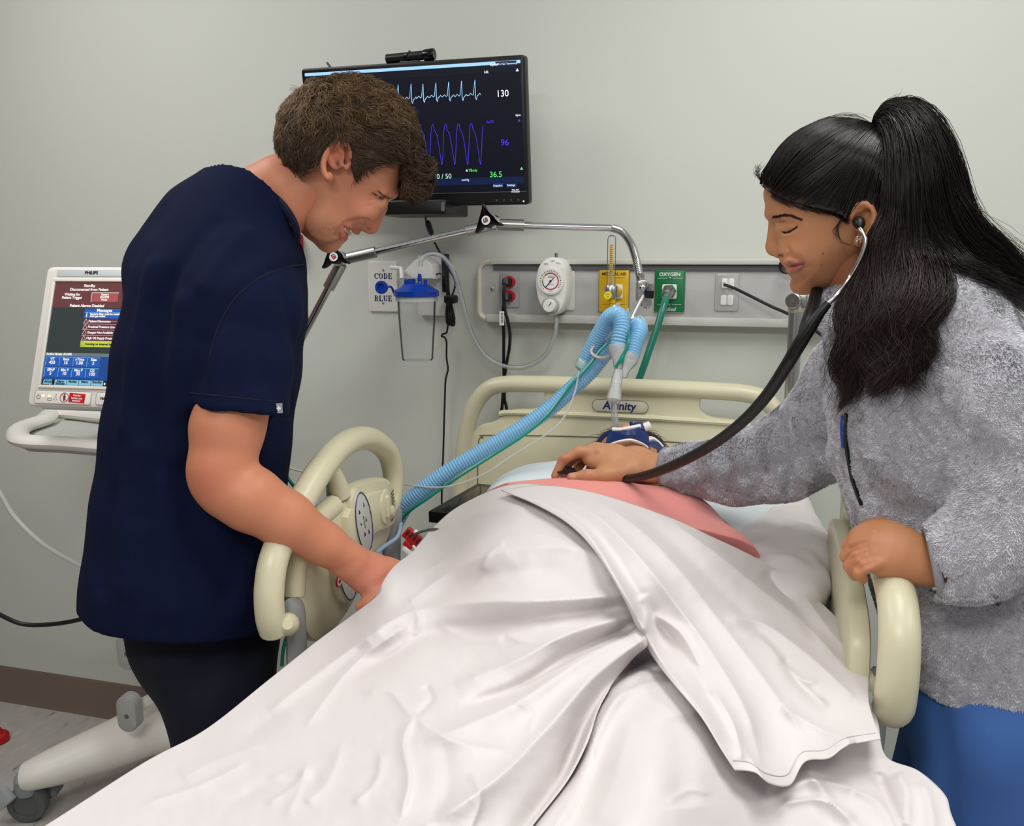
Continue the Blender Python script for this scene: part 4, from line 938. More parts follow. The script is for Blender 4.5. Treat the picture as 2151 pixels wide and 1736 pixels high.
D2 = nrm(JC-JB); MB().cyl(JB, JC, .0078, 14).build('upper_rod', M['chrome'], arm); MB().cyl(JB+D2*.008, JB+D2*.065, .0125, 16).build('sleeve', M['steel'], arm)
def knob(J, rotdeg, flip):
    ax = nrm(CAM-J); ax = nrm(ax+A([-.35, 0, .1])); Fk = Frame(J+ax*.012, nrm(np.cross((0, 0, 1), ax)), (0, 0, 1)); Fk = Frame(Fk.o, Fk.u, np.cross(ax, Fk.u))
    MB().lathe(J-ax*.022, ax, [(.014, 0), (.017, .004), (.017, .026), (.014, .030)], 24).build('joint_hub', M['chrome'], arm)
    pr = []; n = 60
    for k in range(n):
        t_ = 2*math.pi*k/n; lob = max(0, math.cos(3*(t_-math.radians(rotdeg))))**5; rr = .0145+.023*lob; pr.append((rr*math.cos(t_), rr*math.sin(t_)))
    kb = MB().prism(Fk, pr, .003, .018, .003).build('knob', M['black'], arm)
    MB().prism(Fk, circle(.0098, 24), .018, .0186).build('emblem_disc', M['label'], kb)
    fu = Frame(Fk(0, 0, .019), math.cos(flip)*Fk.u+math.sin(flip)*Fk.v, -math.sin(flip)*Fk.u+math.cos(flip)*Fk.v)
    text('emblem_letter', 'L', fu, -.0032, -.0005, .0115, M['navy_ink'], kb, 0, bold=.0005); text('emblem_letter', 'B', fu, .0015, .0005, .0125, M['red_ink'], kb, .0002, bold=.0005)
knob(PD(711, 543, 1.965), 100, -1.2); knob(PD(1031, 466, 1.925), 105, 0.15)
gn = spline([JC, PD(1306, 487, 1.9), PD(1324, 510, 1.9), PD(1336, 545, 1.9), PD(1345, 588, 1.9)], 14)
s_ = np.arange(len(gn)); MB().tube(spline(gn, 6), .0085+.0011*np.sin(np.arange((len(gn)-1)*6+1)*2*math.pi/6*1.0), 14).build('gooseneck', M['chrome'], arm)
ge = PD(1345, 588, 1.9); MB().cyl(ge+A([0, 0, .012]), ge+A([0.001, 0, -.014]), .0085, 14).build('gooseneck_end', M['steel'], arm)
cf = Frame(PD(1352, 612, 1.89), nrm(A([1, .25, 0])), A([.1, 0, 1]))
cl_ = MB().box(cf, (-.003, 0, 0), (.026, .05, .024), .009).build('clamp_block', M['steel'], arm)
MB().lathe(cf(-.004, .008, .012), cf.n, [(.0065, 0), (.0065, .002), (.004, .004), (.0005, .0045)], 16).build('bolt', M['chrome'], cl_)
MB().lathe(cf(.006, -.022, -.012), cf.n, [(.014, 0), (.015, .004), (.015, .018), (.011, .022)], 20).build('clamp_ring', M['chrome'], arm)
MB().prism(Frame(cf(.02, -.002, 0), cf.n, cf.v), A([(-.012, -.016), (.012, -.012), (.016, .004), (.008, .018), (-.01, .014)]), 0, .02, .003).build('clamp_knob', M['black'], arm)


# ------------------------------------------------------------------ hospital bed
YH = -.2; XC = float(PY(1304, 852, YH)[0])
bed = thing('hospital_bed', (-.26, -1.1, 0), 'beige hospital bed with open handled headboard and side rails', 'bed')
def hb(px, py): q = PY(px, py, YH); return A([q[0], q[2]])
BF = Frame((0, YH, 0), (1, 0, 0), (0, 0, 1))
left = [hb(966, 1075), hb(969, 1010), hb(974, 945), hb(985, 885), hb(1003, 842), hb(1030, 815), hb(1066, 807), hb(1120, 807), hb(1200, 809)]
mirror = lambda P: [A([2*XC-p[0], p[1]]) for p in P][::-1]
loop = spline(left+mirror(left), 8)
loop[:, 1] = loop[:, 1]
hd = MB().tube([BF(a, b_, 0) for a, b_ in loop], .0205, 14, up=A([0, -1., 0]), flat=1.15).build('headboard', M['bed'], bed)
pan = [hb(968, 1076), hb(976, 960), hb(990, 915), hb(1010, 893), hb(1030, 888), hb(1048, 880), hb(1064, 866), hb(1085, 860), hb(1118, 859), hb(1138, 852), hb(1146, 838), hb(1140, 812)]
pan = [A(p) for p in spline(pan, 4)]
bot = A([XC, .55])
poly = pan+mirror(pan)
poly = A([A([poly[0][0], .55])]+poly+[A([poly[-1][0], .55])])
MB().prism(BF, poly, -.016, .010, .006, both=True).build('panel', M['bed'], hd)
# lower raised rib and recessed field
rib = [hb(1052, 868), hb(1090, 866), hb(1300, 874)]
MB().tube([BF(a, b_, .010) for a, b_ in spline(rib+mirror(rib)[1:], 5)], .007, 8).build('rib', M['bed'], hd)
fld = [hb(1006, 1076), hb(1007, 935), hb(1018, 918), hb(1034, 913), hb(1300, 919)]
MB().tube([BF(a, b_, .010) for a, b_ in spline(fld+mirror(fld)[1:], 5)], .0016, 6).build('groove', M['bed_dark'], hd)
fm_ = [hb(1007, 1076), hb(1008, 936), hb(1034, 914), hb(1300, 920)]
# name plate
nx, nz = hb(1304, 852); NF = Frame((nx, YH-.0105, nz), (1, 0, 0), (0, 0, 1))
MB().prism(NF, rrect(.132, .0285, .014, 8), 0, .002, .0006).build('name_plate', mat('name_plate', 'cdc9b6', .4), hd)
MB().tube([NF(a, b_, .002) for a, b_ in rrect(.132, .0285, .014, 8)], .0007, 4, closed=True).build('name_plate_edge', M['bed_dark'], hd)
text('lettering', 'Affinity', NF, -.002, 0, .027, M['navy_ink'], hd, .0026, bold=.0006, shear=.12)
# frame under the mattress
fb = MB()
for x_ in (-.60, .08): fb.prism(Frame((x_, -1.2, .70), (1, 0, 0), (0, 1, 0)), A([(-.025, -1.0), (.025, -1.0), (.025, 1.0), (-.025, 1.0)]), -.04, .04)
for y_ in (-2.1, -1.5, -.9, -.35): fb.prism(Frame((-.26, y_, .70), (1, 0, 0), (0, 1, 0)), A([(-.35, -.03), (.35, -.03), (.35, .03), (-.35, .03)]), -.03, .03)
fb.prism(Frame((-.26, -1.2, 0), (1, 0, 0), (0, 1, 0)), A([(-.25, -.8), (.25, -.8), (.25, .8), (-.25, .8)]), .18, .30)
for y_ in (-1.8, -.6): fb.prism(Frame((-.26, y_, 0), (1, 0, 0), (0, 1, 0)), rrect(.16, .16, .03), .28, .70)
fb.build('bed_frame', mat('frame_grey', '9a9b98', .45), bed)
MB().prism(Frame((-.26, -1.2, .76), (1, 0, 0), (0, 1, 0)), A([(-.36, -.98), (.36, -.98), (.36, .97), (-.36, .97)]), -.02, .012).build('deck', M['bed'], bed)
for sx in (-.56, .04):
    for y_ in (-2.0, -.42): MB().lathe((sx-.02, y_, .062), (1, 0, 0), [(.045, 0), (.06, .004), (.062, .012), (.062, .03), (.06, .036), (.045, .04)], 24).build('wheel', M['dgrey'], bed); MB().tube([(sx, y_, .06), (sx, y_, .24)], .02, 10).build('caster_stem', M['steel'], bed)
# left side rail: looped handle tube, control panel body, grey posts
XL = -.69
def lp(px, py, dx=0.0): return PX(px, py, XL+dx)
lt = spline([lp(578, 1336), lp(576, 1325), lp(567, 1290), lp(566, 1230), lp(580, 1160), lp(625, 1068), lp(682, 975), lp(730, 930), lp(775, 922), lp(812, 948), lp(825, 990), lp(824, 1040), lp(815, 1075)], 10)
rl = MB().tube(lt, np.interp(np.linspace(0, 1, len(lt)), [0, .02, .045, .08, .5, .8, 1], [.004, .012, .018, .0225, .0225, .021, .02]), 16).build('side_rail', M['bed'], bed)
LFr = Frame((XL, 0, 0), (0, 1, 0), (0, 0, 1))                     # u=+Y (away), v=+Z, n=+X (towards the bed)
yz = lambda px, py: A(lp(px, py)[1:])
body = spline([yz(608, 1235), yz(622, 1165), yz(655, 1110), yz(700, 1062), yz(735, 1018), yz(790, 1003), yz(808, 1015), yz(812, 1060), yz(806, 1120), yz(775, 1180), yz(742, 1240), yz(705, 1300), yz(660, 1345), yz(632, 1335), yz(615, 1290)], 4, True)
MB().prism(LFr, body, -.012, .016, .008, both=True).build('rail_panel', M['bed'], rl)
inner = spline([yz(700, 1085), yz(745, 1040), yz(795, 1030), yz(806, 1060), yz(800, 1100), yz(760, 1120), yz(735, 1150), yz(715, 1180)], 4, True)
MB().prism(LFr, inner, .015, .028, .006).build('control_pod', M['bed'], rl)
MB().tube([lp(690, 975), lp(705, 1010), lp(712, 1040)], [.014, .017, .022], 12).build('rail_strut', M['bed'], rl)
MB().tube(spline([lp(700, 1062), lp(650, 1110), lp(622, 1180), lp(616, 1250)], 6), .019, 12).build('inner_grip', M['bed'], rl)
q = yz(780, 1062); SF = Frame((XL+.028, q[0], q[1]), (0, 1, 0), (0, 0, 1))
MB().prism(SF, circle(.024, 28, .034), 0, .004, .002).build('speaker_bezel', M['bed'], rl); MB().prism(SF, rrect(.013, .045, .006), .003, .009, .003).build('rocker_switch', M['bed'], rl)
q = yz(795, 1056); 
for k in range(8): MB().box(Frame((XL+.029, q[0]+.0005, q[1]-.03+.0075*k), (0, 1, .5), (0, -.5, 1)), (0, 0, 0), (.017-.0012*abs(k-3.5), .0024, .002)).build('speaker_slot', M['bed_dark'], rl, smooth=False)
for (px, py, a_, b_, tilt) in ((733, 1095, .030, .062, .32), (697, 1195, .030, .062, .32)):
    q = yz(px, py); pf_ = Frame((XL+.0285, q[0], q[1]), (0, math.cos(tilt), math.sin(tilt)), (0, -math.sin(tilt), math.cos(tilt)))
    MB().prism(pf_, circle(a_*1.22, 32, b_*1.12), -.014, -.002, .004).build('pod_rim', M['bed'], rl)
    pl_ = MB().prism(pf_, circle(a_, 32, b_), -.004, .0012, .0005).build('control_label', mat('control_label', 'c4c4be', .4), rl)
    MB().tube([pf_(c[0], c[1], .0012) for c in circle(a_*.97, 36, b_*.97)], .0012, 5, closed=True).build('label_ring', M['navy_ink'], rl)
    for (x_, y_, s_, m_) in ((-.010, .028, .006, M['ink']), (.010, .030, .006, M['grey_ink']), (-.012, .004, .004, M['ink']), (.008, .0, .007, M['grey_ink']), (-.006, -.022, .006, M['ink']), (.010, -.028, .006, M['navy_ink'])):
        MB().prism(pf_, A([(x_-s_*.5, y_-s_*.5), (x_+s_*.5, y_-s_*.5), (x_, y_+s_)]), .0012, .0018).build('arrow_mark', m_, rl, smooth=False)
    MB().tube([pf_(0, -.012, .0014), pf_(0, .014, .0014)], .0007, 4).build('mark_line', M['ink'], rl)
q = yz(678, 1218); nf_ = Frame((XL+.0305, q[0], q[1]), (0, 1, 0), (0, 0, 1))
MB().prism(nf_, circle(.010, 20), -.002, .0006).build('nurse_call_button', M['red_ink'], rl); MB().prism(nf_, circle(.0075, 20), .0006, .001).build('nurse_call_face', M['label'], rl)
mm = MB(); mm.box(nf_, (0, 0, .0013), (.009, .003, .0006)); mm.box(nf_, (0, 0, .0013), (.003, .009, .0006)); mm.build('nurse_call_cross', M['red_ink'], rl, smooth=False)
for pth in ([lp(820, 1060), lp(826, 1080, .01), lp(824, 1115, .01), lp(822, 1180, .01)], [lp(607, 1262, .0), lp(618, 1285, .01), lp(622, 1330, .01), lp(625, 1420, .01)]):
    MB().tube(spline(pth, 5), .019, 12, flat=.7).build('rail_post', mat('post_grey', '8b8c8a', .4), rl)
for (px, py) in ((812, 1075), (604, 1312)): MB().tube([lp(px, py, -.02), lp(px, py, .018), lp(px, py, .024), lp(px, py, .028)], [.018, .018, .015, .008], 14).build('pivot_cap', M['bed'], rl)
# right side rail
XR = .178
ry = [(-1.150, .945), (-1.172, .975), (-1.178, 1.02), (-1.165, 1.062), (-1.12, 1.090), (-1.02, 1.098), (-.88, 1.092), (-.76, 1.085), (-.68, 1.07), (-.645, 1.06), (-.64, 1.0), (-.65, .95)]
rt = spline([A([XR+.0, y_, z_]) for y_, z_ in ry], 10)
rr_ = MB().tube(rt, np.interp(np.linspace(0, 1, len(rt)), [0, .03, .06, .5, 1], [.012, .022, .0245, .0235, .022]), 18).build('side_rail', M['bed'], bed)
RF = Frame((XR-.035, 0, 0), (0, -1, 0), (0, 0, 1))
MB().prism(RF, spline([(1.10, .90), (1.115, .97), (1.09, 1.03), (.98, 1.06), (.80, 1.075), (.70, 1.06), (.68, 1.0), (.69, .92), (.80, .86), (1.0, .85)], 4, True), -.014, .014, .008, both=True).build('rail_panel', M['bed'], rr_)
for y_ in (-1.09, -.68): MB().tube(spline([A([XR, y_, .97]), A([XR-.012, y_, .90]), A([XR-.012, y_, .72])], 5), .018, 12).build('rail_post', bpy.data.materials['post_grey'], rr_); MB().tube([A([XR-.04, y_, .955]), A([XR+.015, y_, .955])], .018, 14).build('pivot_cap', M['bed'], rr_)
# drip pole in the socket at the head end
ip = PD(1666, 760, 1.98); zc = PD(1672, 635, 1.98)[2]
pole = MB().cyl((ip[0], ip[1], .62), (ip[0], ip[1], zc-.005), .0155, 18).build('drip_pole', M['steel'], bed, label='steel drip pole with a clamp knob')
MB().cyl((ip[0], ip[1], zc-.01), (ip[0], ip[1], zc+.16), .0085, 14).build('inner_tube', M['steel'], pole)
MB().lathe((ip[0], ip[1], zc-.022), (0, 0, 1), [(.016, 0), (.0175, .002), (.0175, .016), (.0165, .018), (.0165, .034), (.015, .036)], 20).build('collar', mat('collar', 'b9b6a2', .35, .6), pole)
kq = A([ip[0], ip[1], zc+.004]); kd = nrm(CAM-kq+A([-.7, 0, 0])); MB().lathe(kq, kd, [(.009, .0), (.009, .012), (.0175, .014), (.0175, .024), (.015, .026), (.001, .026)], 22).build('clamp_knob', M['steel'], pole)
MB().lathe(kq+kd*.0262, kd, [(.004, 0), (.004, .0006)], 10).build('knob_screw', M['dgrey'], pole)
MB().box(Frame((ip[0], ip[1], zc+.004), (1, 0, 0), (0, 0, 1)), (.006, 0, 0), (.034, .03, .03), .005).build('clamp_body', M['steel'], pole)
# upright bracket beyond the hand: grey and beige post near the headboard
MB().tube(spline([A([.20, -.33, .70]), A([.20, -.34, .95]), A([.198, -.35, 1.085])], 6), .02, 12).build('iv_socket_post', M['bed'], bed)
MB().tube(spline([A([.20, -.46, .80]), A([.20, -.47, .98]), A([.20, -.49, 1.055])], 6), .018, 12).build('rail_hinge', M['grey_plastic'], bed)
# mattress in its fitted sheet
def soft_box(x0, x1, y0, y1, z0, z1, r, n=40, m_=90, amp=.003):
    V = []; F = []
    us = np.linspace(0, 1, n); vs__ = np.linspace(0, 1, m_)
    prof = []
    for k in range(9): t_ = k/8*math.pi/2; prof.append((x0+r-r*math.cos(t_), z1-r+r*math.sin(t_)))
    top_ = [(x, z1) for x in np.linspace(x0+r, x1-r, 30)[1:-1]]
    pr = [(x0, z0), (x0, (z0+z1)/2)]+prof+top_+[(x0+x1-a, b_) for a, b_ in prof[::-1]]+[(x1, (z0+z1)/2), (x1, z0)]
    ys = np.linspace(y0, y1, m_)
    for y_ in ys:
        e = min((y_-y0), (y1-y_)); dz = -max(0, r-e)**2/r*.9
        for a, b_ in pr:
            wv = amp*(math.sin(23*y_+9*a)+.7*math.sin(41*y_-17*a+2)+.5*math.sin(13*a*3+7*y_))
            V.append((a+(wv if b_ < z1-1e-4 else 0)*(1 if a < (x0+x1)/2 else -1)*.6, y_, b_+(dz if b_ > z0+.01 else 0)+(wv*.5 if b_ > z1-r else 0)))
    k = len(pr)
    for i in range(m_-1):
        for j in range(k-1): F.append((i*k+j, i*k+j+1, (i+1)*k+j+1, (i+1)*k+j))
    F.append(tuple(range(k))[::-1]); F.append(tuple((m_-1)*k+j for j in range(k)))
    return V, F
V, F = soft_box(-.645, .125, -2.2, -.235, .775, .93, .05)
mesh('mattress', V, F, M['white_cloth'], label='hospital mattress in a white fitted sheet on the bed', category='mattress')

# ------------------------------------------------------------------ patient, gown, pillow, sheets
# sheets: heights set at points of the photo, stretched smoothly between them, then folds raised along the creases seen
def tps(ctrl):
    P = A([(c[0]/1000, c[1]/1000) for c in ctrl]); z = A([c[2] for c in ctrl]); n = len(P)
    def ph(r2): return np.where(r2 > 1e-12, r2*np.log(r2+1e-12), 0)
    K = ph(((P[:, None]-P[None])**2).sum(2))+np.eye(n)*1e-4; Q = np.concatenate([np.ones((n, 1)), P], 1); Mx = np.block([[K, Q], [Q.T, np.zeros((3, 3))]])
    w = np.linalg.solve(Mx, np.concatenate([z, np.zeros(3)]))
    def f(x, y):
        q = np.stack([x.ravel()/1000, y.ravel()/1000], 1); out = np.concatenate([np.ones((len(q), 1)), q], 1)@w[n:]
        for i in range(n): out = out+w[i]*ph(((q-P[i])**2).sum(1))
        return out.reshape(x.shape)
    return f
def coons(T, B, Lf, R, nu, nv):
    def rs_(P, n):
        P = spline(P, 12); d = np.concatenate([[0], np.cumsum(np.linalg.norm(np.diff(P, axis=0), axis=1))]); d /= d[-1]; t = np.linspace(0, 1, n); return np.stack([np.interp(t, d, P[:, k]) for k in range(2)], 1)
    T, B, Lf, R = rs_(T, nu), rs_(B, nu), rs_(Lf, nv), rs_(R, nv); u = np.linspace(0, 1, nu)[None, :, None]; v = np.linspace(0, 1, nv)[:, None, None]
    G = (1-v)*T[None]+v*B[None]+(1-u)*Lf[:, None]+u*R[:, None]-((1-u)*(1-v)*T[0]+u*(1-v)*T[-1]+(1-u)*v*B[0]+u*v*B[-1])
    return G[..., 0], G[..., 1]
def stroke(x, y, pts, amp, w, sharp=0.0):
    """ridge (amp>0) or groove along a pixel polyline; sharp pushes the steep side to one flank"""
    P = spline(pts, 8) if len(pts) > 2 else A(pts, float); best = np.full(x.shape, 1e12); side = np.zeros(x.shape); tp_ = np.zeros(x.shape); N = len(P)-1
    for i in range(N):
        a, e = P[i], P[i+1]-P[i]; L2 = max(e@e, 1e-9); t = np.clip(((x-a[0])*e[0]+(y-a[1])*e[1])/L2, 0, 1); dx, dy = x-a[0]-t*e[0], y-a[1]-t*e[1]; d2 = dx*dx+dy*dy
        c = d2 < best; best = np.where(c, d2, best); side = np.where(c, (e[0]*dy-e[1]*dx)/math.sqrt(L2), side); tp_ = np.where(c, (i+t)/N, tp_)
    d = np.sqrt(best); ww = w*np.where(side > 0, 1+sharp, 1-sharp); taper = np.clip(np.minimum(tp_, 1-tp_)*7, 0.12, 1)
    return amp*taper*np.exp(-(d/ww)**(1.3 if amp > 0 else 1.8))
def vnoise(x, y, sc, seed):
    return noise3(np.stack([x.ravel()*sc, y.ravel()*sc, 0*x.ravel()], 1), 1.0, seed, 3).reshape(x.shape)
def to3(x, y, z): 
    r = ray(0, 0)[None, None]*0+FWD+((x-CXP)/FPX)[..., None]*RGT-((y-CYP)/FPX)[..., None]*UPV
    return CAM+r*((z-CAM[2])/r[..., 2])[..., None]
ctrl = [(905, 1113, .985), (960, 1068, 1.02), (1060, 1023, 1.094), (1140, 1020, 1.106), (1250, 1037, 1.108), (1400, 1085, 1.095), (1500, 1130, 1.068), (1570, 1163, 1.036), (1640, 1200, 1.0), (870, 1158, 1.0), (820, 1205, 1.025), (798, 1248, 1.012), (730, 1300, .965), (660, 1352, .945), (560, 1430, .938), (430, 1532, .935), (300, 1602, .935), (90, 1736, .935), (-100, 1850, .935),
        (1100, 1130, 1.100), (1200, 1200, 1.095), (1000, 1150, 1.065), (900, 1250, 1.01), (1330, 1250, 1.075), (1500, 1270, 1.03), (1650, 1350, .985), (1780, 1450, .97), (1740, 1290, .965), (1815, 1400, .96), (1000, 1400, 1.02), (1150, 1400, 1.045), (1360, 1395, 1.005), (1395, 1475, 1.045), (1350, 1600, 1.065), (1310, 1736, 1.075), (1000, 1600, 1.055), (850, 1720, 1.045), (700, 1600, .995), (600, 1520, .965), (1215, 1640, 1.02), (1600, 1550, .985), (1750, 1650, .965), (1950, 1660, .96), (1900, 1790, .955), (1600, 1790, .975), (1100, 1850, 1.05), (400, 1790, .965)]
zf = tps(ctrl)
T_ = [(905, 1113), (960, 1066), (1060, 1021), (1140, 1019), (1250, 1036), (1400, 1085), (1500, 1130), (1570, 1163), (1640, 1200)]
L_ = [(905, 1113), (868, 1158), (828, 1190), (803, 1225), (795, 1250), (730, 1300), (660, 1352), (560, 1432), (430, 1534), (300, 1604), (90, 1738), (-100, 1850)]
R_ = [(1640, 1200), (1700, 1250), (1760, 1310), (1805, 1370), (1828, 1440), (1845, 1520), (1862, 1590), (1930, 1620), (1985, 1670), (2002, 1720), (2060, 1850)]
B_ = [(-100, 1850), (400, 1850), (900, 1850), (1400, 1850), (2060, 1850)]

def under(V, m_=.034):
    """press hidden surfaces down so that they stay below the sheet lying on them"""
    px, py, d = proj(V); poly = np.concatenate([spline(T_, 4), spline(R_, 4), spline(B_, 4)[::-1], spline(L_, 4)[::-1]]); s_ = poly_sd(px, py, poly)
    t_ = np.clip((45-s_)/110, 0, 1); z = zf(px, py)+.03*np.clip(s_/45, 0, 1)-m_*t_*t_*(3-2*t_); q = to3(px[None], py[None], z[None])[0]; bad = (s_ < 45) & (V[:, 2] > z)
    out = V.copy(); out[bad] = q[bad]; out[:, 2] = np.maximum(out[:, 2], np.minimum(V[:, 2], .9325)); return out
pat = thing('person', (-.27, -1.1, .94), 'patient lying in bed under white sheet with blue tube holder over the mouth', 'person')
hc = PD(1318, 972, 1.95)
pf = Field((-.62, -2.05, .93), (.12, -.24, 1.2), .007)
pf.ell(hc, (.072, .09, .075), .02)
pf.ell(PD(1322, 942, 1.85), (.042, .042, .036), .04)                                   # chin and jaw, seen from below
pf.ell(PD(1322, 918, 1.865), (.034, .036, .022), .025)
pf.ell(PD(1318, 900, 1.86), (.012, .013, .010), .012)                                  # nose
pf.chain([hc+A([0, -.02, -.02]), PD(1330, 990, 1.79), PD(1335, 1000, 1.70)], [.05, .046, .058], .03)
pf.loft([(A([-.25, -.63, 1.005]), A([.15, 0, 0]), A([0, 0, .06])), (A([-.26, -.72, 1.01]), A([.19, 0, 0]), A([0, 0, .072])), (A([-.27, -1.05, 1.0]), A([.165, 0, 0]), A([0, 0, .065])), (A([-.27, -1.25, .99]), A([.17, 0, 0]), A([0, 0, .055]))], .04)
for s in (-1, 1):
    pf.chain([A([-.27+s*.085, -1.25, .985]), A([-.27+s*.11, -1.62, .985]), A([-.27+s*.1, -1.98, .975])], [.055, .048, .036], .04)
    pf.chain([A([-.26+s*.19, -.70, 1.0]), A([-.26+s*.235, -.95, .985]), A([-.27+s*.23, -1.2, .975])], [.05, .04, .03], .03)
V, F = pf.mesh(2); V = under(V, .05); C = np.tile(A(lin('c68a66')), (len(V), 1)); C = mixc(C, blob(V, PD(1322, 934, 1.80), (.05, .05, .04), .4), 'cc8e68')
mesh('body', V, F, skin_mat('skin_patient'), pat, col=C, angle=0)
# dark hair spread on the pillow
hfm = Field(hc-A([.15, .14, .13]), hc+A([.15, .14, .12]), .004); hfm.ell(hc+A([0, .022, -.004]), (.083, .088, .080), .01)
hfm.ell(hc+A([0, .03, -.045]), (.115, .09, .035), .03)
sl, X, Y, Z = hfm.sub(hfm.lo, hfm.lo+hfm.n*hfm.h); hfm.d = np.maximum(hfm.d, (-(Y-hc[1])*.6+(Z-hc[2])*.8-.028).astype(np.float32))
hV, hF = hfm.mesh(1); rs = np.random.RandomState(3); P0, N0 = sample_surface(hV, hF, 1800, rs); n = len(P0); m = 8; T = np.linspace(0, 1, m)[None, :, None]
dv0 = np.stack([np.sign(P0[:, 0]-hc[0])*.7, .35+0*P0[:, 0], -.8+0*P0[:, 0]], 1)+rs.randn(n, 3)*.25; dv0 = dv0-N0*np.sum(dv0*N0, 1)[:, None]*.9
Pst = P0[:, None, :]+dv0[:, None, :]*.035*T+N0[:, None, :]*.004*np.sin(T*3)
sV, sF, sC = strands(Pst, rs.uniform(.0004, .0008, n), .4, A(lin('3d2a1e'))*(.5+rs.rand(n, 1)))
V, F, C = join([(hV, hF, np.tile(A(lin('2c1e16')), (len(hV), 1))), (sV, sF, sC)]); mesh('hair', V, F, hair_mat('patient_hair', .45), pat, col=C, angle=0)
# pink gown over chest, shoulder and near arm
gf = Field((-.64, -1.22, .925), (.16, -.55, 1.17), .006)
gf.loft([(A([-.275, -.60, 1.005]), A([.17, 0, 0]), A([0, 0, .062])), (A([-.28, -.70, 1.012]), A([.215, 0, 0]), A([0, 0, .082])), (A([-.28, -.86, 1.01]), A([.215, 0, 0]), A([0, 0, .082])), (A([-.28, -1.15, 1.0]), A([.2, 0, 0]), A([0, 0, .070]))], .04)
gf.chain([A([-.13, -.70, 1.01]), A([-.05, -.82, .99]), A([.0, -.98, .968])], [.072, .062, .05], .05)
gf.chain([A([-.44, -.72, 1.0]), A([-.48, -.95, .98])], [.065, .05], .05)
for pts, a_, w in (([(1400, 1030), (1450, 1085), (1500, 1140)], .003, .018), ([(1120, 1020), (1250, 1030), (1370, 1060)], -.003, .014), ([(1060, 1020), (1140, 1012), (1240, 1020)], .004, .012)):
    hs = gf.hits(pts)
    if len(hs) > 1: gf.crease(hs, a_, w)
V, F = gf.mesh(2); V = under(V); mesh('gown', V, F, M['pink_cloth'], pat, angle=0, label='pink hospital gown')
# pillow
def puff(name, c, half, m_, label, cat_, seed=1, tilt=0.0, amp=.006, h=.008):
    f_ = Field(A([-1, -1, -1])*(A(half)+.05), (A(half)+.05), h); X, Y, Z = f_.sub(f_.lo, f_.lo+f_.n*f_.h)[1:]
    e = (np.abs(X/half[0])**2.6+np.abs(Y/half[1])**2.6); zt_ = half[2]*np.clip(1-e, 0, None)**.42; f_.d = ((np.abs(Z)-zt_)*.5+np.clip(e-1, 0, 1)*.05).astype(np.float32)
    V, F = f_.mesh(2); V = V+noise3(V, 14, seed, 2)[:, None]*amp*A([.3, .3, 1]); cz = math.cos(tilt); sz = math.sin(tilt); V = np.stack([V[:, 0]*cz-V[:, 1]*sz, V[:, 0]*sz+V[:, 1]*cz, V[:, 2]], 1)+A(c)
    V[:, 2] = np.maximum(V[:, 2], .932); return mesh(name, V, F, m_, label=label, category=cat_, angle=0)
puff('pillow', (-.235, -.46, 1.0), (.315, .22, .068), M['pale_cloth'], 'pale blue pillow under the patient\'s head', 'pillow', 3)
puff('folded_towel', (.055, -.62, .975), (.088, .30, .055), M['white_cloth'], 'rumpled white cloth bunched beside the pillow at the right rail', 'cloth', 8, 0, .02)
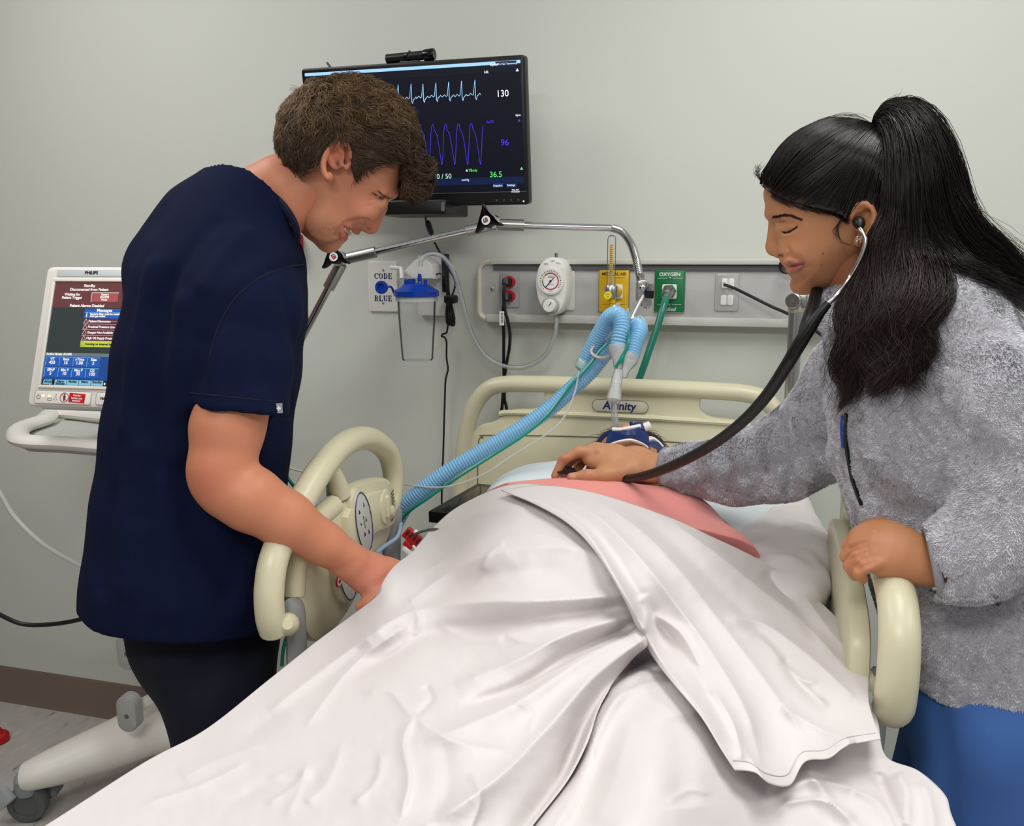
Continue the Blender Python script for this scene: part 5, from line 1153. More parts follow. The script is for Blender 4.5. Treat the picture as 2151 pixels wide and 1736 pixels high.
folds = [([(905, 1132), (985, 1086), (1090, 1064), (1190, 1082), (1250, 1112)], .006, 13, .3), ([(880, 1205), (960, 1165), (1050, 1120), (1150, 1128), (1230, 1160)], .007, 16, .3), ([(840, 1285), (940, 1205), (1050, 1160), (1180, 1150), (1262, 1172), (1300, 1220)], .009, 20, .35), ([(800, 1330), (950, 1240), (1080, 1205), (1230, 1215)], -.005, 22, 0),
         ([(690, 1400), (840, 1296), (1000, 1266), (1160, 1262), (1335, 1250)], .014, 24, .4), ([(720, 1440), (880, 1340), (1040, 1318), (1200, 1290), (1345, 1275)], -.010, 22, 0), ([(950, 1440), (1080, 1390), (1200, 1330), (1345, 1290)], .014, 20, .4), ([(960, 1490), (1100, 1440), (1220, 1365), (1352, 1312)], -.014, 16, 0), ([(880, 1560), (1060, 1490), (1200, 1400), (1300, 1345), (1365, 1318)], .016, 22, .4),
         ([(860, 1760), (1040, 1640), (1150, 1530), (1240, 1430), (1330, 1360), (1372, 1330)], .026, 34, .35), ([(1060, 1790), (1175, 1640), (1240, 1500), (1300, 1425), (1370, 1375)], -.030, 20, -.3), ([(1130, 1800), (1210, 1660), (1262, 1530), (1310, 1460), (1400, 1425)], .012, 14, 0), ([(1262, 1470), (1320, 1425), (1400, 1398), (1450, 1410)], .009, 12, .2), ([(1300, 1455), (1360, 1432), (1440, 1432), (1470, 1460)], -.008, 10, 0), ([(1340, 1405), (1400, 1412), (1465, 1440)], -.006, 8, 0),
         ([(560, 1500), (700, 1390), (820, 1310)], .010, 22, .4), ([(500, 1560), (650, 1450), (780, 1350)], -.006, 20, 0), ([(640, 1530), (740, 1400), (860, 1310)], .006, 12, 0), ([(760, 1455), (820, 1452), (868, 1505), (900, 1500)], .006, 9, .3), ([(868, 1508), (848, 1560), (860, 1640), (842, 1720)], .007, 9, .3), ([(875, 1512), (960, 1560), (1080, 1580)], .006, 12, .4), ([(890, 1440), (905, 1470), (872, 1505)], -.005, 8, 0), ([(560, 1640), (640, 1620), (600, 1720)], .004, 12, 0), ([(720, 1560), (690, 1640), (640, 1690)], .005, 16, 0), ([(380, 1640), (450, 1600), (560, 1560)], .004, 20, 0),
         ([(470, 1700), (580, 1640), (680, 1640)], -.004, 16, 0), ([(930, 1560), (940, 1660), (900, 1740)], -.004, 20, 0), ([(1060, 1330), (1110, 1350), (1180, 1340)], .003, 9, 0), ([(860, 1250), (880, 1300), (870, 1340)], .003, 8, 0),
         ([(1330, 1500), (1295, 1620), (1250, 1736)], .006, 30, 0), ([(1420, 1500), (1430, 1600), (1440, 1700)], -.008, 40, 0), ([(1480, 1480), (1560, 1600), (1640, 1700)], -.014, 30, 0), ([(1600, 1690), (1700, 1640), (1800, 1660)], .010, 14, .3), ([(1690, 1610), (1760, 1700), (1830, 1760)], .008, 14, .3), ([(1840, 1620), (1865, 1680), (1900, 1760)], -.008, 14, 0), ([(1400, 1690), (1450, 1660), (1490, 1670)], .003, 8, 0)]

folds += [([(1885, 1622), (1905, 1670), (1900, 1746)], .008, 16, .2), ([(1935, 1640), (1955, 1700), (1960, 1770)], .007, 14, .2), ([(1790, 1660), (1850, 1690), (1890, 1760)], .008, 14, .2), ([(1640, 1690), (1720, 1680), (1800, 1720)], .008, 10, .4), ([(1250, 1560), (1235, 1640), (1180, 1736)], .004, 8, .3), ([(1010, 1200), (1030, 1160), (1060, 1140)], .004, 8, .4), ([(930, 1320), (1000, 1345), (1060, 1338)], .004, 8, .4), ([(1080, 1470), (1120, 1500), (1110, 1540)], .004, 8, .4), ([(560, 1690), (620, 1650), (650, 1600)], .004, 9, .3), ([(300, 1690), (420, 1650), (520, 1600)], .004, 10, .3), ([(990, 1620), (1010, 1680), (980, 1760)], .005, 10, .4), ([(740, 1690), (790, 1640), (800, 1580)], .005, 10, .4)]
def cloth(name, PPx, m_, label, th=.0012):
    nv, nu = PPx.shape[:2]; idx = np.arange(nv*nu).reshape(nv, nu); Fx = np.stack([idx[:-1, :-1], idx[1:, :-1], idx[1:, 1:], idx[:-1, 1:]], -1).reshape(-1, 4)
    o = mesh(name, PPx.reshape(-1, 3), Fx, m_, label=label, category='sheet', angle=0)
    md = o.modifiers.new('cloth_thickness', 'SOLIDIFY'); md.thickness = th; md.offset = -1; return o
def creased(x, y):
    z = zf(x, y)
    for pts, a_, w, sh in folds: z = z+stroke(x, y, pts, a_*.9, w, sh)
    return z+.0026*vnoise(x, y, 1/90, 3)+.0012*vnoise(x, y, 1/28, 4)*np.clip(vnoise(x, y, 1/160, 5)+.4, 0, 1)
# lower sheet over the legs and the right of the bed
L3 = [(1010, 1090), (985, 1180), (960, 1300), (900, 1430), (820, 1560), (700, 1700), (560, 1850)]
x, y = coons([(1010, 1090), (1140, 1060), (1250, 1060), (1400, 1098), (1500, 1136), (1570, 1166), (1640, 1200)], [(560, 1850), (1000, 1850), (1400, 1850), (2060, 1850)], L3, R_, 190, 230)
cloth('lower_sheet', to3(x, y, creased(x, y)-.013), M['white_cloth'], 'white sheet lying over the raised leg at the bottom centre and right edge')
# main sheet: from the patient's waist to the left edge, its free edge running down beside the leg
R3 = [(1300, 1120), (1340, 1220), (1374, 1330), (1330, 1385), (1290, 1432), (1256, 1490), (1232, 1560), (1190, 1640), (1120, 1730), (1030, 1850)]
x, y = coons([(905, 1113), (960, 1066), (1060, 1021), (1140, 1019), (1215, 1050), (1300, 1120)], [(-100, 1850), (300, 1850), (700, 1850), (1030, 1850)], L_, R3, 230, 270)
P = to3(x, y, creased(x, y)+.004*np.exp(-((1-np.linspace(0, 1, x.shape[1])[None, :])/.05)**2)); nv, nu = x.shape
# the left side hangs over the mattress edge: continue the sheet outward and down
hang = []
for k in range(1, 15):
    s_ = k/14; q = P[:, 0].copy(); r0 = np.clip((np.arange(nv)/nv-.42)*6, 0, 1); drop = r0*(.40*s_**1.15); out_ = r0*(.045*(1-(1-s_)**2)+.014*np.sin(np.arange(nv)*.083+.4)*s_)
    q[:, 0] -= out_+.002*k*(1-r0); q[:, 2] -= drop+(1-r0)*.004*k; hang.append(q)
PP = np.concatenate([np.stack(hang[::-1], 1), P], 1)
cloth('bed_sheet', PP, M['white_cloth'], 'wide white sheet draped over the patient\'s waist and the left bed edge')
# upper fold of the sheet sweeping down to the right, hem and curled corner at its end
T2 = [(1052, 1030), (1140, 1020), (1250, 1036), (1400, 1085), (1500, 1130), (1572, 1164), (1640, 1200)]
L2 = [(1052, 1030), (1120, 1058), (1190, 1098), (1250, 1160), (1310, 1260), (1352, 1350), (1400, 1420), (1470, 1500), (1520, 1580), (1545, 1618)]
R2 = [(1640, 1200), (1720, 1262), (1790, 1335), (1822, 1400), (1826, 1480), (1850, 1552)]
B2 = [(1545, 1618), (1585, 1622), (1620, 1646), (1662, 1648), (1690, 1600), (1740, 1592), (1780, 1566), (1850, 1552)]
x, y = coons(T2, B2, L2, R2, 170, 210); z = zf(x, y)
f2 = [([(1060, 1036), (1150, 1062), (1230, 1118), (1290, 1210), (1345, 1310), (1400, 1405), (1475, 1490)], .014, 14, .2), ([(1110, 1040), (1200, 1085), (1280, 1160), (1340, 1250), (1400, 1330), (1470, 1430), (1560, 1600)], -.006, 16, 0), ([(1160, 1035), (1260, 1090), (1350, 1180), (1420, 1270), (1500, 1380), (1570, 1500), (1600, 1620)], .010, 18, .35), ([(1240, 1045), (1340, 1110), (1420, 1190), (1500, 1290), (1600, 1420), (1700, 1560)], .008, 18, .4),
      ([(1300, 1062), (1400, 1130), (1500, 1230), (1600, 1330), (1680, 1420), (1760, 1530)], -.006, 20, 0), ([(1400, 1090), (1500, 1160), (1600, 1240), (1690, 1310), (1790, 1420)], .008, 16, .35), ([(1520, 1300), (1600, 1310), (1690, 1370), (1800, 1470)], .008, 14, .4), ([(1540, 1330), (1600, 1345), (1650, 1400), (1690, 1430), (1720, 1430)], .006, 10, .4), ([(1640, 1380), (1680, 1440), (1740, 1490)], -.006, 10, 0), ([(1370, 1290), (1430, 1330), (1470, 1400)], .006, 12, .2), ([(1490, 1440), (1540, 1520), (1560, 1600)], .006, 12, .2), ([(1640, 1480), (1720, 1530), (1800, 1560)], .010, 14, .4), ([(1600, 1200), (1660, 1260), (1720, 1350)], -.005, 14, 0), ([(1345, 1250), (1360, 1290), (1352, 1330)], .006, 10, 0), ([(1690, 1250), (1740, 1320), (1800, 1390)], .006, 12, .3)]
for pts, a_, w, sh in f2: z = z+stroke(x, y, pts, a_, w, sh)
vv = np.linspace(0, 1, x.shape[0])[:, None]; uu = np.linspace(0, 1, x.shape[1])[None, :]
z = z+.011+.002*vnoise(x, y, 1/70, 13)+.016*np.clip((vv-.90)/.10, 0, 1)*(.6+.6*np.sin(uu*11))*np.clip(uu*6, 0, 1)+.02*np.exp(-((1-vv)/.08)**2-((1-uu)/.15)**2)
P2 = to3(x, y, z)
tps_o = cloth('folded_sheet', P2, M['white_cloth'], 'white sheet layer folded diagonally from the gown towards the right rail')
MB().tube(P2[-7, 3:-3]+A([0, 0, .0006]), .0007, 5).build('hem_stitch', mat('hem_thread', 'c9c6c4', .9), tps_o)
# hands' surroundings on the mattress: black unit, red clip, leads
bf = PZ(968, 1062, .955); bx = Frame(PZ(975, 1060, .958), nrm(PZ(1010, 1032, .96)-PZ(925, 1082, .96)), np.cross((0, 0, 1), nrm(PZ(1010, 1032, .96)-PZ(925, 1082, .96))))
pm = thing('pulse_monitor', PZ(968, 1062, .935), 'flat black monitoring unit lying on the mattress at the sheet edge', 'monitor unit')
bl = np.linalg.norm(PZ(1010, 1032, .96)-PZ(925, 1082, .96))
MB().box(bx, (.0, -.035, .004), (bl*1.2, .12, .024), .005).build('case', M['black'], pm); MB().box(bx, (.0, -.035, .0165), (bl*1.0, .09, .001), .003).build('screen', M['black_gloss'], pm); MB().box(bx, (-bl*.42, -.075, .0172), (.035, .006, .0006)).build('label', M['label'], pm, smooth=False)
rcq = PD(866, 1128, 1.72); rf = Frame(rcq, nrm(RGT*.75-UPV*.62), UPV*.75+RGT*.62)
rc = thing('red_clip', rcq-A([0, 0, .03]), 'red plastic clip with white clasp on the mattress by the left rail', 'clip')
rb_ = MB().box(rf, (0, 0, 0), (.036, .022, .016), .003).build('jaw', M['red'], rc)
for k_ in range(4): MB().box(rf, (-.0125+.0085*k_, .003, .009), (.005, .011, .004), .001).build('tooth', mat('dark_red', '4d0508', .4), rb_)
MB().box(rf, (.0, .0125, .002), (.009, .006, .014), .002).build('notch', M['label'], rb_)
MB().box(rf, (.004, -.017, .0), (.02, .012, .012), .003).build('arm', M['red'], rc); MB().box(rf, (.012, -.027, .0), (.026, .011, .014), .004).build('clasp', M['white_plastic'], rc)
tubeobj('blue_lead', [PD(790, 1163, 1.62), PD(808, 1148, 1.66), PD(835, 1128, 1.70), PD(842, 1100, 1.74)], .0042, mat('lead_blue', '8fa6bd', .4), label='pale blue lead running along the mattress beside the left rail', category='lead')
tubeobj('grey_lead', [PD(872, 1122, 1.71), PD(890, 1116, 1.70), PD(912, 1112, 1.68), PD(935, 1118, 1.66)], .0026, M['dgrey'], label='thin grey lead from the red clip under the sheet', category='lead')
tubeobj('white_lead', [PD(868, 1148, 1.68), PD(880, 1158, 1.665), PD(895, 1152, 1.66), PD(912, 1140, 1.65)], .0026, M['white_plastic'], label='thin white lead below the red clip', category='lead')

# ------------------------------------------------------------------ the man in navy scrubs
man = thing('person', (-.88, -.9, 0), 'man in navy scrubs bending over the bed, smiling down, one arm over the rail', 'person')
HM = HeadFrame(742, 308, 1.45)
fl = Field((-.125, -.185, -.09), (.12, .115, .095), .0016)
sil = HM.poly([(600, 336), (596, 280), (622, 222), (672, 190), (735, 182), (795, 203), (836, 250), (853, 310), (846, 362), (828, 408), (803, 434), (787, 453), (771, 468), (754, 481), (733, 493), (718, 503), (703, 515), (686, 523), (662, 512), (636, 492), (622, 465), (615, 430), (600, 385)])
sil = spline(sil, 4, True)
upv = nrm(HM(850, 330)[:2]-HM(690, 520)[:2])
def mw(U, V_): 
    q = (U*upv[0]+V_*upv[1]); return np.interp(q, [-.17, -.12, -.07, -.02, .03, .1], [.046, .052, .060, .068, .074, .075])
inflate(fl, sil, .062, mw)
L = HM
# brow ridge, sockets, cheeks, nose, lips, chin, jaw
for s in (1, -1):
    fl.cap(L(826, 405)*A([1, 1, 0])+A([0, 0, s*.012]), L(802, 405)*A([1, 1, 0])+A([0, 0, s*.044]), .0072, .007, .014)
    fl.ell(L(806, 424)*A([1, 1, 0])+A([0, 0, s*.036]), (.014, .013, .013), .012, mode='-')
    fl.ell(L(800, 421)*A([1, 1, 0])+A([0, 0, s*.033]), (.0115, .0115, .0125), .006)
    fl.ell(L(762, 440)*A([1, 1, 0])+A([0, 0, s*.041]), (.024, .018, .018), .022)
    fl.ell(L(690, 470)*A([1, 1, 0])+A([0, 0, s*.042]), (.03, .028, .014), .02)
    fl.ell(L(771, 471)*A([1, 1, 0])+A([0, 0, s*.0115]), (.0115, .0095, .0085), .007)
fl.cap(L(804, 436), L(786, 470), .0062, .0088, .009)
fl.ell(L(781, 478), (.0098, .0098, .0110), .007)
fl.cap(L(797, 438)+A([0, 0, .003]), L(774, 470)+A([0, 0, .003]), .0095, .0135, .012)
for s in (1, -1): fl.ell(L(775, 482)*A([1, 1, 0])+A([0, 0, s*.007]), (.005, .003, .0035), .003, mode='-')
for s in (1, -1):
    fl.cap(L(748, 486), L(725, 473)*A([1, 1, 0])+A([0, 0, s*.030]), .0055, .004, .006)
    fl.cap(L(721, 498), L(720, 483)*A([1, 1, 0])+A([0, 0, s*.027]), .0062, .004, .006)
    fl.cap(L(738, 494)+A([.004, -.003, 0]), L(725, 480)*A([1, 1, 0])+A([.001, 0, s*.030]), .0055, .003, .003, mode='-')
    pass
fl.ell(L(694, 512), (.016, .013, .019), .016)
def both(pts, a_, w):
    P = HM.hits(fl, pts)
    for s in (A([1, 1, 1]), A([1, 1, -1])): fl.crease([p*s for p in P], a_, w)
# lips follow the surface, the open smile is cut between them; folds round the mouth, nostril wing and eye
for pts, r_ in (([(748, 487), (740, 483), (731, 477), (724, 472)], .0042), ([(721, 499), (718, 495), (716, 488), (718, 480)], .0050)):
    P = HM.hits(fl, pts)
    for s in (A([1, 1, 1]), A([1, 1, -1])): fl.chain([p*s-A([0, 0, .0012])*s[2] for p in P], [r_, r_, r_*.85, r_*.5], .004)
mP = [L(740, 494), *HM.hits(fl, [(735, 489), (729, 483), (723, 477)])]
for s in (A([1, 1, 1]), A([1, 1, -1])): fl.chain([p*s for p in mP], [.0055, .0058, .0050, .0026], .0015, mode='-')
both([(770, 464), (756, 460), (740, 463), (725, 469), (713, 482), (707, 496)], -.0034, .0042); both([(764, 452), (746, 456), (730, 462), (716, 474)], .0028, .008); both([(772, 462), (765, 468), (766, 478)], -.0026, .003)
both([(806, 423), (797, 420), (787, 417)], -.0016, .0022); both([(812, 416), (800, 410), (788, 407)], -.0012, .003); both([(786, 414), (776, 411)], -.0013, .002); both([(787, 420), (776, 421)], -.0012, .002); both([(786, 428), (774, 433)], -.0010, .0025)
both([(806, 430), (796, 432), (786, 428)], .0016, .005)
for s in (1, -1): fl.ell(HM.hit(fl, 772, 481)*A([1, 1, s]), (.0045, .0028, .004), .003, mode='-')
# ear
def ear(f_, L_, rim, off, rr, hollow, lobe, tilt):
    P = [L_(x, y, off+tilt*(i/len(rim))) for i, (x, y) in enumerate(rim)]; P = spline(P, 3)
    f_.chain(P, np.full(len(P), rr), .002)
    c = np.mean(P, 0); f_.ell(c+A([0, 0, -.006]), (.015, .023, .006), .006)
    for (x, y, ra) in hollow: f_.ell(L_(x, y, off+.004), (ra, ra*1.2, .006), .004, mode='-')
    f_.ell(L_(*lobe, off), (.0075, .0085, .005), .005)
for s in (1,):
    ear(fl, L, [(738, 330), (736, 312), (727, 300), (712, 297), (697, 305), (686, 322), (679, 342), (681, 362), (688, 374)], .076, .0042, [(712, 336, .0095), (703, 318, .006)], (690, 372), .012)
fl.cap(L(735, 345, .073), L(728, 352, .075), .0045, .0045, .005)
hv = fl.d.copy()
V, F = fl.mesh(1)
# skin colours belonging to the face itself: lips, blush, stubble; the dark of the ear hole is painted shade
C = np.tile(A(lin('c48566')), (len(V), 1)); H = lambda *q: HM.hit(fl, *q); Va = V*A([1, 1, 1]); Va[:, 2] = np.abs(Va[:, 2])
C = mixc(C, blob(Va, H(750, 440), (.03, .025, .03), .45), 'ca7a62'); C = mixc(C, blob(Va, L(788, 480, 0), (.022, .018, .02), .6), 'c36f5c')
C = mixc(C, blob(Va, H(706, 335), (.024, .034, .03), .55), 'c9705b'); C = mixc(C, blob(Va, H(795, 418), (.016, .012, .02), .4), 'b3705a')
C = mixc(C, np.clip(segmask(Va, [H(640, 485), H(665, 505), H(690, 512), H(705, 505), H(714, 490), H(690, 485), H(660, 480)], .016)*.42*(1+.6*noise3(V, 500, 3, 1)), 0, .7), '6b4a38')
C = mixc(C, segmask(Va, [L(757, 484, 0), H(742, 481)], .006)*.3, '7a5040')
C = mixc(C, np.clip(segmask(Va, [L(752, 489, 0), H(744, 486), H(734, 479), H(725, 474)], .0042)*1.0, 0, .8), 'b25a50')
C = mixc(C, np.clip(segmask(Va, [L(727, 503, 0), H(722, 498), H(719, 488), H(720, 480)], .0052)*1.0, 0, .85), 'b25a50')
C = mixc(C, blob(Va, H(710, 345), (.004, .006, .01), 1.0), '3a1814')
rs = np.random.RandomState(2)
bh = [brow_hairs(HM, fl, [(826, 415), (816, 416), (806, 411), (798, 404)], .0020, 150, .006, '6b4e38', rs, .0002), brow_hairs(HM, fl, [(806, 419), (799, 415), (790, 410)], .0007, 60, .005, '2a1c14', rs), brow_hairs(HM, fl, [(790, 409), (783, 406)], .0004, 14, .005, '7c4c3a', rs)]
head = (HM.world(V), F, C); face_hair = join([(HM.world(b_[0]), b_[1], b_[2]) for b_ in bh])
eye_pts = HM.hits(fl, [(803, 421), (798, 418), (793, 415)])
# neck in world space
nk = Field(PD(600, 430, 1.45)-.2, PD(600, 430, 1.45)+.2, .004)
nk.loft([(PD(505, 480, 1.48), HM.u*.05+HM.v*.03, HM.n*.06), (PD(560, 430, 1.47), (HM.u*.5-HM.v*.8)*.066, HM.n*.062), (PD(608, 405, 1.455), (HM.u*.6-HM.v*.75)*.064, HM.n*.050), (PD(655, 385, 1.455), (HM.u*.7-HM.v*.7)*.064, HM.n*.042)], .02)
nk.cap(PD(664, 398, 1.425), PD(600, 470, 1.435), .010, .010, .035)       # the neck muscle
nV, nF = nk.mesh(2); nC = np.tile(A(lin('c98363')), (len(nV), 1)); nC = mixc(nC, segmask(nV, [PD(668, 395, 1.40), PD(632, 440, 1.40)], .012)*.5, 'b85f4a')
# arm and hand (his right), forearm over the rail, fingers under the sheet
am = Field(PD(560, 1080, 1.36)-A([.24, .28, .32]), PD(560, 1080, 1.36)+A([.26, .28, .34]), .0036)
sd_ = nrm(ray(560, 1080))
am.chain([PD(512, 780, 1.345), PD(478, 900, 1.33), PD(466, 985, 1.325), PD(478, 1030, 1.325)], [.055, .0525, .0475, .043], .015)
am.chain([PD(468, 1012, 1.325), PD(525, 1048, 1.33), PD(600, 1092, 1.35), PD(680, 1142, 1.385), PD(735, 1178, 1.41)], [.043, .048, .0425, .0325, .0285], .012)
am.ell(PD(440, 1012, 1.32), (.020, .020, .024), .02)
# hand: flattened back of the hand then fingers curling down under the sheet
hn = nrm(A([.35, -.5, .75]))
am.chain([PD(738, 1182, 1.41), PD(772, 1203, 1.425), PD(812, 1215, 1.44)], [.030, .035, .036], .015, flat=(hn, .6))
for (a_, b_, c_) in (((816, 1185, 1.45), (852, 1195, 1.47), (872, 1235, 1.475)), ((822, 1205, 1.44), (860, 1222, 1.455), (876, 1262, 1.455)), ((816, 1226, 1.425), (850, 1248, 1.435), (862, 1285, 1.435)), ((802, 1240, 1.415), (828, 1268, 1.42), (836, 1300, 1.42))):
    am.chain([PD(*a_), PD(*b_), PD(*c_)], [.0115, .0100, .0085], .006)
am.chain([PD(768, 1222, 1.42), PD(792, 1252, 1.405), PD(775, 1268, 1.40), PD(757, 1276, 1.40)], [.017, .0125, .0105, .009], .010)
for pts, am_ in (([(712, 1200), (735, 1185), (748, 1165)], -.0012), ([(720, 1208), (742, 1192), (756, 1172)], -.0012), ([(726, 1218), (748, 1202)], -.001), ([(745, 1165), (800, 1185)], .0016), ([(770, 1185), (812, 1200)], .0014), ([(600, 1060), (690, 1115)], .0015)):
    am.crease(am.hits(pts), am_, .0035)
aV, aF = am.mesh(2); aC = np.tile(A(lin('c68262')), (len(aV), 1)); aC = mixc(aC, blob(aV, PD(790, 1225, 1.40), (.05, .05, .05), .6), 'c87d6c'); aC = mixc(aC, blob(aV, PD(435, 1010, 1.28), (.03, .03, .04), .4), 'c77259')
# a plain inner trunk joins neck and arm under the scrubs
tk = Field(PD(440, 700, 1.5)-A([.3, .35, .5]), PD(440, 700, 1.5)+A([.3, .35, .5]), .012)
dv = nrm(A([ray(440, 700)[0], ray(440, 700)[1], 0])); uv = nrm(np.cross(dv, (0, 0, 1)))
tk.loft([(PD(400, 1150, 1.5), uv*.10, dv*.11), (PD(440, 750, 1.5), uv*.115, dv*.15), (PD(480, 540, 1.5), uv*.09, dv*.15), (PD(545, 440, 1.47), uv*.05, dv*.06)], .04).cap(PD(490, 580, 1.42), PD(505, 780, 1.345), .06, .055, .04)
tV, tF = tk.mesh(1)
V, F, C = join([head, (nV, nF, nC), (aV, aF, aC), (tV, tF, np.tile(A(lin('c98363')), (len(tV), 1)))])
body = mesh('body', V, F, skin_mat('skin_fair'), man, col=C, angle=0)
# teeth, sliver of the eye, brows and lashes
tp = spline([p-A([.0040, -.0012, .0058]) for p in mP[:-1]]+[mP[-1]-A([.003, -.001, .006])], 6)
tm = mat('teeth', 'ddd6c6', .3)
for k_ in np.linspace(1, len(tp)-2, 6): p = tp[int(k_)]; MB().sphere(HM.world(p), .0031, 8, (1, 1, 1.15)).build('tooth', tm, man)
for sgn in (A([1, 1, 1]), MIR): MB().tube([HM.world(p*sgn) for p in eye_pts], [.0006, .0016, .0006], 8).build('eye', mat('eye_white', '8d7f78', .2), man)
mesh('brow_hair', *face_hair[:2], hair_mat('brow_hair', .6), man, col=face_hair[2], angle=0, kind='stuff')
# scrub top
sf = Field(PD(400, 850, 1.5)-A([.29, .34, .48]), PD(430, 830, 1.5)+A([.30, .34, .46]), .0048)
def sec(px, py, d, ru, rd): return (PD(px, py, d), uv*ru, dv*rd)
hA, hB = PD(195, 1240, 1.5), PD(590, 1318, 1.5); hn_ = nrm(np.cross(hB-hA, dv)); hn_ = hn_ if hn_[2] < 0 else -hn_
sf.loft([sec(388, 1330, 1.5, .164, .17), sec(392, 1230, 1.5, .160, .168), sec(400, 1080, 1.5, .152, .162), sec(417, 920, 1.5, .148, .165), sec(440, 760, 1.5, .147, .178), sec(460, 620, 1.5, .138, .186), sec(482, 540, 1.5, .118, .176), sec(500, 480, 1.485, .090, .135), sec(520, 440, 1.475, .080, .105), sec(545, 405, 1.47, .072, .09)], .03)
sf.cap(PD(430, 470, 1.50), PD(478, 425, 1.48), .055, .035, .05).cap(PD(350, 560, 1.5), PD(430, 470, 1.5), .06, .055, .05)
sf.cap(PD(572, 560, 1.47), PD(545, 640, 1.47), .038, .066, .05)
# cut the hem and the neckline
sl, X, Y, Z = sf.sub(sf.lo, sf.lo+sf.n*sf.h); sf.d = np.maximum(sf.d, ((X-hA[0])*hn_[0]+(Y-hA[1])*hn_[1]+(Z-hA[2])*hn_[2]-.012*np.cos((X-hA[0])*9)).astype(np.float32))
cA, cB = PD(460, 386, 1.475), PD(614, 524, 1.475); cn = nrm(np.cross(cB-cA, dv)); cn = cn if cn[2] > 0 else -cn; cm = (cA+cB)/2
sf.d = np.maximum(sf.d, ((X-cm[0])*cn[0]+(Y-cm[1])*cn[1]+(Z-cm[2])*cn[2]-.42*np.abs((X-cm[0])*dv[0]+(Y-cm[1])*dv[1])-.002).astype(np.float32))
# sleeve with a flat cut end
sA, sB = PD(398, 856, 1.33), PD(606, 878, 1.33); sn = nrm(np.cross(sB-sA, nrm(ray(500, 860)))); sn = sn if sn[2] < 0 else -sn
sv = Field(sf.lo, sf.lo+(sf.n-1)*sf.h, sf.h); ax_ = nrm(sB-sA); sdv = nrm(np.cross(ax_, sn))
sv.loft([(PD(512, 585, 1.40), ax_*.082, sdv*.085), (PD(510, 650, 1.365), ax_*.088, sdv*.078), (PD(503, 760, 1.345), ax_*.078, sdv*.066), (PD(500, 930, 1.33), ax_*.0735, sdv*.066)], .02)
sv.d = np.maximum(sv.d, ((X-sA[0])*sn[0]+(Y-sA[1])*sn[1]+(Z-sA[2])*sn[2]).astype(np.float32))
k = .035; hh = np.maximum(k-np.abs(sf.d-sv.d), 0)/k; sf.d = np.minimum(sf.d, sv.d)-hh*hh*k*.25
# hollow the sleeve end so the arm comes out of an opening
sf.cap(PD(503, 815, 1.340), PD(499, 900, 1.333), .052, .055, .004, mode='-')
for pts, am_, w in (([(636, 556), (560, 575), (490, 630), (440, 710), (415, 800)], -.0055, .008), ([(425, 720), (408, 800), (400, 850)], -.006, .014), ([(600, 620), (618, 720), (612, 860)], -.005, .012),
                    ([(320, 560), (285, 720), (262, 900)], .006, .016), ([(352, 590), (322, 740), (312, 900), (300, 1080)], -.007, .018), ([(385, 640), (370, 800), (372, 960)], .008, .016),
                    ([(385, 1000), (420, 1120), (480, 1230)], -.006, .02), ([(300, 950), (280, 1100), (270, 1230)], .007, .022), ([(340, 1020), (350, 1150), (360, 1280)], .006, .02), ([(235, 1040), (222, 1150), (215, 1230)], -.005, .016), ([(545, 1140), (520, 1200), (500, 1290)], .007, .018),
                    ([(450, 470), (400, 530), (340, 640)], -.004, .014), ([(520, 490), (470, 540), (430, 600)], .004, .014), ([(560, 600), (540, 700), (548, 800)], -.003, .014), ([(470, 700), (455, 800), (450, 850)], .003, .012)):
    hs = sf.hits(pts)
    if len(hs) > 1: sf.crease(hs, am_*1.5, w)
V, F = sf.mesh(2); V = V+noise3(V, 9, 5, 2)[:, None]*.0016
navy = mat('navy_scrub_cloth', '0c1430', .9, bump=[(2200, .12, .0005), (60, .1, .003)], var=(120, .06), spec=.15)
top_ = mesh('scrub_top', V, F, navy, man, angle=0)
# hem stitching, collar band, sleeve hem line and the little sleeve tag
ec = (cB-cA)/2*.97; colp = []
for q in np.linspace(0, 2*math.pi, 24, endpoint=False):
    w_ = .086*math.sin(q); colp.append(cm+ec*math.cos(q)+dv*w_+cn*(.42*abs(w_)+.001))
MB().tube(spline(colp, 5, True), .0068, 8, closed=True, flat=.8).build('collar', mat('navy_rib', '0e1530', .85), man)
lp_ = sf.hits([(400+k*12, 826+k*1.2) for k in range(0, 18)])
MB().tube([p+nrm(CAM-p)*.0003 for p in lp_], .0011, 5).build('sleeve_stitch', mat('navy_stitch', '0a1026', .9), man)
sp_ = sf.hits([(638, 556), (600, 562), (560, 576), (520, 602), (485, 638), (458, 690), (440, 750)])
MB().tube(spline([p+nrm(CAM-p)*.0002 for p in sp_], 4), .0012, 5).build('armhole_seam', bpy.data.materials['navy_stitch'], man)
tg = PD(585, 860, 1.30); tgs = sf.hit(585, 858); tg = tgs+nrm(CAM-tgs)*.002 if tgs is not None else tg
tf_ = Frame(tg, uv*-1 if (uv@RGT) < 0 else uv, (0, 0, 1)); tgm = MB().box(tf_, (0, 0, 0), (.0115, .015, .001)).build('sleeve_tag', mat('tag_grey', '8d8f93', .7), man)
mm = MB(); mm.box(tf_, (0, 0, .0008), (.006, .002, .0005)); mm.box(tf_, (0, 0, .0008), (.002, .0065, .0005)); mm.build('tag_cross', M['white_ink'], tgm, smooth=False)
